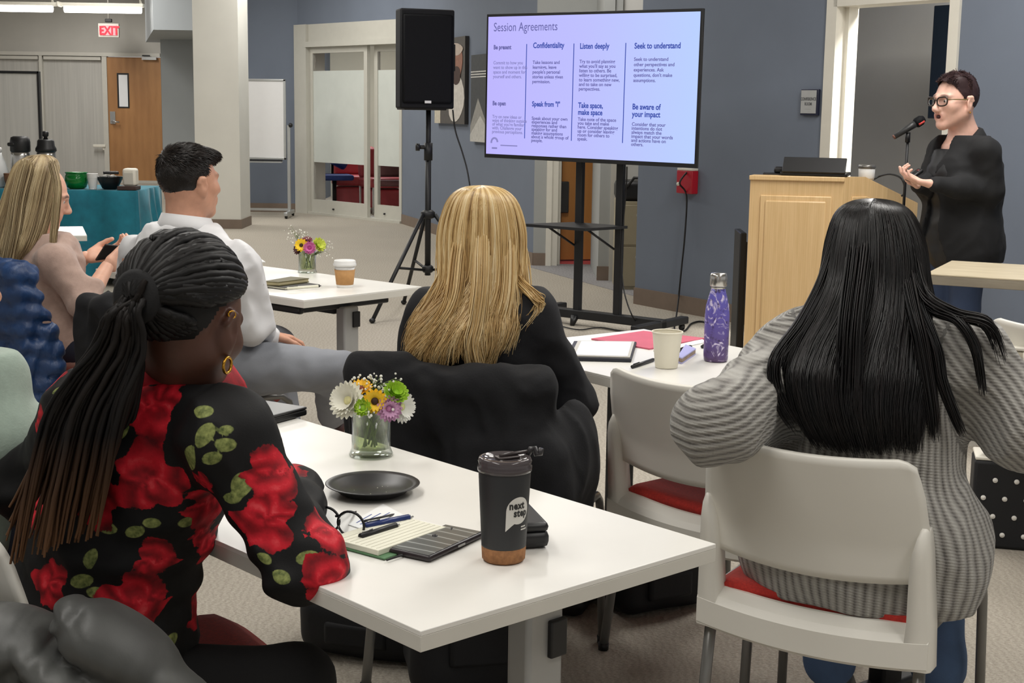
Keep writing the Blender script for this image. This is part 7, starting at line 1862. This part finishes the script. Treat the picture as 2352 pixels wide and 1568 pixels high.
for (b, x, y, s) in (('next', -.0160, .0030, .0165), ('step', -.0085, -.0090, .0165)):
    me = text_mesh(b, s, .0002, 'LEFT', .0005, sx=.84, spacing=1.08); on_tumbler(me, A0+x/.038, ZB+y, .0009)
    link_obj('logo_lettering', me, mat('logo_black', (24, 24, 26), .5, 0), tm)
for (w_, z_) in ((.010, -.0275), (.013, -.0320)): dense_poly([(0, 0), (w_, 0), (w_, .0022), (0, .0022)], 'logo_tagline', MATS['logo_white'], A0+.006/.038, ZB+z_, .0007, tm)
# eyeglass case
p = tp(1222, 1262); ec_ = empty('eyeglass_case', (p[0]-.02, p[1]+.075, TZ), 'black hard eyeglass case behind black tumbler', 'case', rz=.25)
MB().box((0, 0, .014), (.062, .155, .028), bev=.010).build('bottom_shell', M_BLACK, ec_); MB().box((0, 0, .034), (.060, .153, .016), bev=.008).build('lid', M_BLACK, ec_)
# smartphone
def oriented(px0, px1):
    a, b = tp(*px0), tp(*px1); d = unit((b-a)[:2]); return (a+b)/2, math.atan2(d[1], d[0]), float(np.linalg.norm(b-a))
pm, ra, L = oriented((930, 1287), (1075, 1222))
ph = empty('smartphone', (pm[0], pm[1], TZ), 'black smartphone lying face up beside the black tumbler', 'phone', rz=ra)
MB().box((0, 0, .0055), (.158, .078, .010), bev=.0045, seg=3).build('body', mat('dark_plum_case', (38, 30, 34), .4, .05), ph)
sg_ = NT('phone_screen_reflections'); wv_ = sg_.node('ShaderNodeTexWave', wave_type='BANDS', i_Scale=13.0, i_Distortion=1.2, i_Detail=0.0); sg_.link(sg_.coords(), wv_.inputs['Vector'])
sg_.link(sg_.ramp(wv_.outputs['Fac'], [(.0, srgb(104, 106, 105)), (.94, srgb(110, 112, 111)), (.99, srgb(176, 180, 178))]), sg_.bsdf.inputs['Base Color']); sg_.set(Roughness=.15)  # grey tone and pale bands are reflections painted into the glass colour
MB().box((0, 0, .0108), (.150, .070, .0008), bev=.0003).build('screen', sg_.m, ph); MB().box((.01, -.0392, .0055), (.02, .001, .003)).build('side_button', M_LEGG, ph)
# notebook, papers, pens, glasses
pm, ra, L = oriented((832, 1268), (965, 1222))
nb = empty('notebook', (pm[0]-.005, pm[1]+.012, TZ), 'open notebook with green cover and cream pages beside smartphone', 'notebook', rz=ra)
M_GCOV = mat('green_cover', (84, 124, 86), .6, .08)
MB().box((0, -.008, .002), (.17, .115, .003), bev=.001).build('cover', M_GCOV, nb); MB().box((0, .002, .008), (.165, .105, .009), bev=.001).build('page_block', M_CREAM, nb)
for k in range(8): MB().box((0, -.042+.011*k, .0127), (.155, .0006, .0004)).build('ruled_line', mat('rule_grey', (196, 194, 180), .7, 0), nb)
MB().tube([(-.09, -.075, .004), (.0, -.080, .004), (.06, -.076, .006), (.085, -.06, .012)], .0016, 6).build('elastic_band', M_BLACK, nb)
MB().ball((.035, -.066, .008), .006, 10, 8).build('elastic_knot', M_BLACK, nb)
def sheet(label, pix, m, lines=0, name='paper_sheet', z=TZ, th=.0012, ink=None):
    P3 = [onz(x, y, z) for x, y in pix]; c = sum(P3)/len(P3); o = empty(name, (c[0], c[1], z), label, 'paper')
    MB().prism([(p[0]-c[0], p[1]-c[1]) for p in P3], th).build('sheet', m, o)
    a, b, d_ = P3[0]-c, P3[1]-c, P3[3]-c
    for k in range(lines):
        f = (k+1)/(lines+1); s = a+(d_-a)*f; e = b+((P3[2]-c)-b)*f; s2 = s+(e-s)*.12; e2 = s+(e-s)*(.55+.3*((k*7) % 3)/2)
        mid = (s2+e2)/2; dd = e2-s2; MB().box((mid[0], mid[1], th+.0002), (float(np.linalg.norm(dd)), .0022, .0004), rz=math.atan2(dd[1], dd[0])).build('print_line', ink or M_INKB, o)
    return o
sheet('white printed sheet with blue lettering under eyeglasses', [(800, 1205), (880, 1158), (935, 1188), (850, 1222)], M_PAPER, 5)
sheet('folded white leaflet with blue lettering between notebook and smartphone', [(925, 1222), (965, 1196), (1030, 1212), (990, 1232)], M_PAPER, 3)
def pen(label, a, b, m, r=.0045, z=TZ+.014, name='pen', tipm=None):
    A, B = onz(*a, z), onz(*b, z); o = empty(name, A, label, 'pen'); d = B-A
    MB().tube([(0, 0, 0), tuple(d*.9)], r, 10).build('barrel', m, o); MB().tube([tuple(d*.9), tuple(d)], [r, .001], 10).build('tip', tipm or M_STEEL, o)
    MB().tube([tuple(d*.05+vv(0, 0, r+.001)), tuple(d*.3+vv(0, 0, r+.001))], .0012, 6).build('clip', tipm or M_STEEL, o); return o
M_NAVYPEN = mat('navy_pen', (34, 52, 110), .35, .06)
pen('dark blue pen resting on papers under eyeglasses', (838, 1208), (950, 1186), M_NAVYPEN, .0058)
pen('black pen with silver bands beside dark blue pen', (828, 1232), (918, 1204), M_BLACK, .0055)
# eyeglasses
p = tp(800, 1232); eg = empty('eyeglasses', (p[0], p[1], TZ), 'black framed eyeglasses lying open on papers', 'eyeglasses')
mb = MB(); lc = []
for (px, py, rp) in ((752, 1192, 32), (806, 1204, 34)):
    c = at(px, py, p[1]+(.03 if px < 780 else .008)); rm = rp*p[1]/F_PX; lc.append((c, rm))
    mb.tube([tuple(c-vv(p[0], p[1], TZ)+vv(math.cos(a)*rm*.98, math.cos(a)*-.012, math.sin(a)*rm*.92)) for a in np.linspace(0, 2*PI, 25)[:-1]], .0022, 8, closed=True)
c0, c1 = lc[0][0]-vv(p[0], p[1], TZ), lc[1][0]-vv(p[0], p[1], TZ)
mb.tube([tuple(c0+vv(lc[0][1]*.95, -.01, .006)), tuple((c0+c1)/2+vv(0, -.004, .012)), tuple(c1+vv(-lc[1][1]*.95, .012, .006))], .002, 8); fr_ = mb.build('frame', M_BLACK, eg)
for (a_, pts) in ((c1, [(838, 1196), (900, 1182), (940, 1178), (956, 1160)]), (c0, [(772, 1185), (810, 1178), (835, 1170), (850, 1158)])):
    pp = [tuple(at(x, y, p[1]+.02+.10*k)-vv(p[0], p[1], TZ)) for k, (x, y) in enumerate(pts)]
    MB().tube(pp, [.0022, .002, .002, .0028], 8).build('temple', M_BLACK, fr_)
for c, rm in lc: MB().ball(tuple(c-vv(p[0], p[1], TZ)), (rm*.94, .0012, rm*.88), 16, 8).build('lens', M_LENS, fr_)
# laptop behind shoulder
pm = tp(598, 960); lt = empty('closed_laptop', (pm[0]-.06, pm[1]+.02, TZ), 'closed black laptop beside shoulder of woman in rose print shirt', 'laptop', rz=-.55)
MB().box((0, 0, .008), (.26, .19, .014), bev=.004).build('base', M_BLACK, lt); MB().box((0, 0, .018), (.26, .19, .006), bev=.003).build('lid', mat('dark_laptop_lid', (52, 52, 54), .3, .05), lt)

# ---- middle left table
p = tp(790, 661)+vv(0, .03, 0); cc = empty('coffee_cup', (p[0], p[1], TZ), 'paper coffee cup with white lid and brown sleeve', 'cup')
hc = at(790, 597, p[1])[2]-TZ
M_KRAFT = mat('kraft_sleeve', (186, 140, 88), .8, .08, 60)
MB().lathe([(.031, 0), (.032, .002), (.0365, hc*.6), (.041, hc*.86)], n=32).build('cup_body', M_PAPER, cc)
MB().lathe([(.0325, hc*.10), (.0335, hc*.10), (.0405, hc*.66), (.0395, hc*.66)], n=32, closed=False).build('sleeve', M_KRAFT, cc)
MB().lathe([(.0415, hc*.78), (.045, hc*.80), (.0455, hc*.86), (.043, hc*.88), (.0425, hc*.96), (.040, hc), (.036, hc*.985), (0, hc*.985)], n=32, closed=False).build('lid', M_LEGW, cc)
def book(label, pix, h, mc, mp, z=TZ, name='notebook'):
    P3 = [onz(x, y, z) for x, y in pix]; c = sum(P3)/4; o = empty(name, (c[0], c[1], z), label, 'notebook'); q = [(p_[0]-c[0], p_[1]-c[1]) for p_ in P3]
    MB().prism(q, h*.2).build('back_cover', mc, o); MB().prism([(x*.97, y*.97) for x, y in q], h*.62, z0=h*.2).build('page_block', mp, o); MB().prism(q, h*.18, z0=h*.82).build('front_cover', mc, o); return o
M_OLIVE = mat('olive_cover', (96, 90, 60), .6, .1)
book('thin black notebook with cream pages under olive notebook', [(607, 660), (655, 666), (735, 659), (690, 652)], .010, M_BLACK, M_CREAM)
book('closed olive brown notebook on top of black notebook', [(605, 655), (640, 657), (710, 648), (668, 644)], .016, M_OLIVE, mat('aged_pages', (176, 166, 130), .7, .08), TZ+.0102)
pen('black and cream pen lying on black notebook', (660, 662), (738, 656), M_CREAM, .005, TZ+.013, tipm=M_BLACK)
sheet('white papers at far edge of middle table', [(545, 602), (610, 603), (590, 590), (530, 578)], M_PAPER, 0, th=.004)

# ---- table with the purple bottle
pix = [(1298, 828), (1450, 832), (1462, 792), (1318, 790)]
P3 = [tp(*q) for q in pix]; c = sum(P3)/4; tb = empty('tablet', (c[0], c[1], TZ), 'white screened writing tablet in dark folio near blonde woman', 'tablet')
q = [(p_[0]-c[0], p_[1]-c[1]) for p_ in P3]
MB().prism(q, .010, bev=.002).build('folio', mat('dark_navy_folio', (30, 32, 44), .5, .05), tb)
MB().prism([(x*.90+.004, y*.92) for x, y in q], .003, z0=.0098).build('bezel', M_TRIMG, tb)
MB().prism([(x*.80+.006, y*.84) for x, y in q], .001, z0=.0126).build('screen', mat('paper_white_screen', (228, 230, 236), .5, .01), tb)
sheet('pink paper folder lying on table behind white paper cup', [(1358, 780), (1492, 803), (1622, 779), (1478, 762)], mat('pink_folder_card', (202, 96, 118), .7, .05), 0, 'folder', th=.004)
sheet('white sheets peeking from pink folder near purple bottle', [(1500, 806), (1520, 810), (1624, 786), (1612, 780)], M_PAPER, 0, th=.0025)
p = tp(1533, 848)+vv(0, .03, 0); pc_ = empty('paper_cup', (p[0], p[1], TZ), 'plain cream paper cup on table beside purple bottle', 'cup')
hp = at(1533, 760, p[1])[2]-TZ; M_CUP = mat('cream_paper_cup', (230, 225, 208), .6, .02)
MB().lathe([(.029, .004), (.030, 0), (.031, .003), (.041, hp-.003)], n=36, closed=False).build('cup_wall', M_CUP, pc_)
MB().lathe([(.0295, .004), (.040, hp-.004)], n=36, closed=False).lathe([(0, .005), (.0295, .005)], n=36, closed=False).build('cup_inside', M_CUP, pc_)
MB().tube([(.0415*math.cos(a), .0415*math.sin(a), hp-.002) for a in np.linspace(0, 2*PI, 37)[:-1]], .0022, 8, closed=True).build('rolled_rim', M_CUP, pc_)
p = tp(1647, 833)+vv(0, .032, 0); wbt = empty('water_bottle', (p[0], p[1], TZ), 'purple marbled steel water bottle with silver cap', 'bottle')
hb_ = at(1654, 627, p[1])[2]-TZ
t = NT('purple_marble_enamel'); vec = t.coords(); n1 = t.noise(vec, 42, 5, .7); n1n = t.node('ShaderNodeTexNoise', i_Scale=26.0, i_Detail=6.0, i_Distortion=2.5); t.link(vec, n1n.inputs['Vector'])
sx_ = t.node('ShaderNodeSeparateXYZ'); t.link(vec, sx_.inputs[0])
mixf = t.math('ADD', t.math('MULTIPLY', sx_.outputs[2], 3.2), t.math('MULTIPLY', n1, .25))
ca = t.ramp(mixf, [(.1, srgb(84, 58, 96)), (.5, srgb(98, 86, 168)), (.8, srgb(104, 100, 190))])
cb_ = t.mix(t.ramp(n1n.outputs['Fac'], [(.55, (0, 0, 0, 1)), (.64, (1, 1, 1, 1))]), ca, srgb(214, 204, 232)); cb2 = t.mix(t.ramp(n1, [(.36, (1, 1, 1, 1)), (.44, (0, 0, 0, 1))]), cb_, srgb(58, 44, 84))
t.set(Base_Color=cb2, Roughness=.3); M_MARB = t.m
k_ = hb_/.26
MB().lathe([(.030, 0), (.0335, .003), (.0345, .012), (.0345, .135*k_), (.032, .165*k_), (.026, .19*k_), (.021, .208*k_), (.0195, .215*k_)], n=40).build('body', M_MARB, wbt)
MB().lathe([(.0195, .213*k_), (.0195, .225*k_)], n=32).build('neck_ring', M_CHROME, wbt)
MB().lathe([(.0225, .222*k_), (.0235, .224*k_), (.0235, .252*k_), (.021, .26*k_), (.0, .2605*k_)], n=32).build('cap', M_CHROME, wbt)
book('small lilac notebook with marbled edge behind white paper cup', [(1556, 832), (1566, 836), (1598, 814), (1574, 804)], .018, mat('lilac_cover', (176, 176, 226), .5, .05), mat('marbled_edge', (150, 130, 112), .7, .3, 90))
pen('black stylus pointing at white paper cup', (1452, 842), (1505, 824), M_BLACK, .005, TZ+.005, 'stylus', M_BLACK)
pen('short black marker between lilac notebook and pink folder', (1562, 806), (1588, 796), M_BLACK, .007, TZ+.007, 'marker', M_BLACK)
pen('black pen half hidden behind purple bottle', (1612, 796), (1640, 792), M_BLACK, .005, TZ+.005, tipm=M_BLACK)
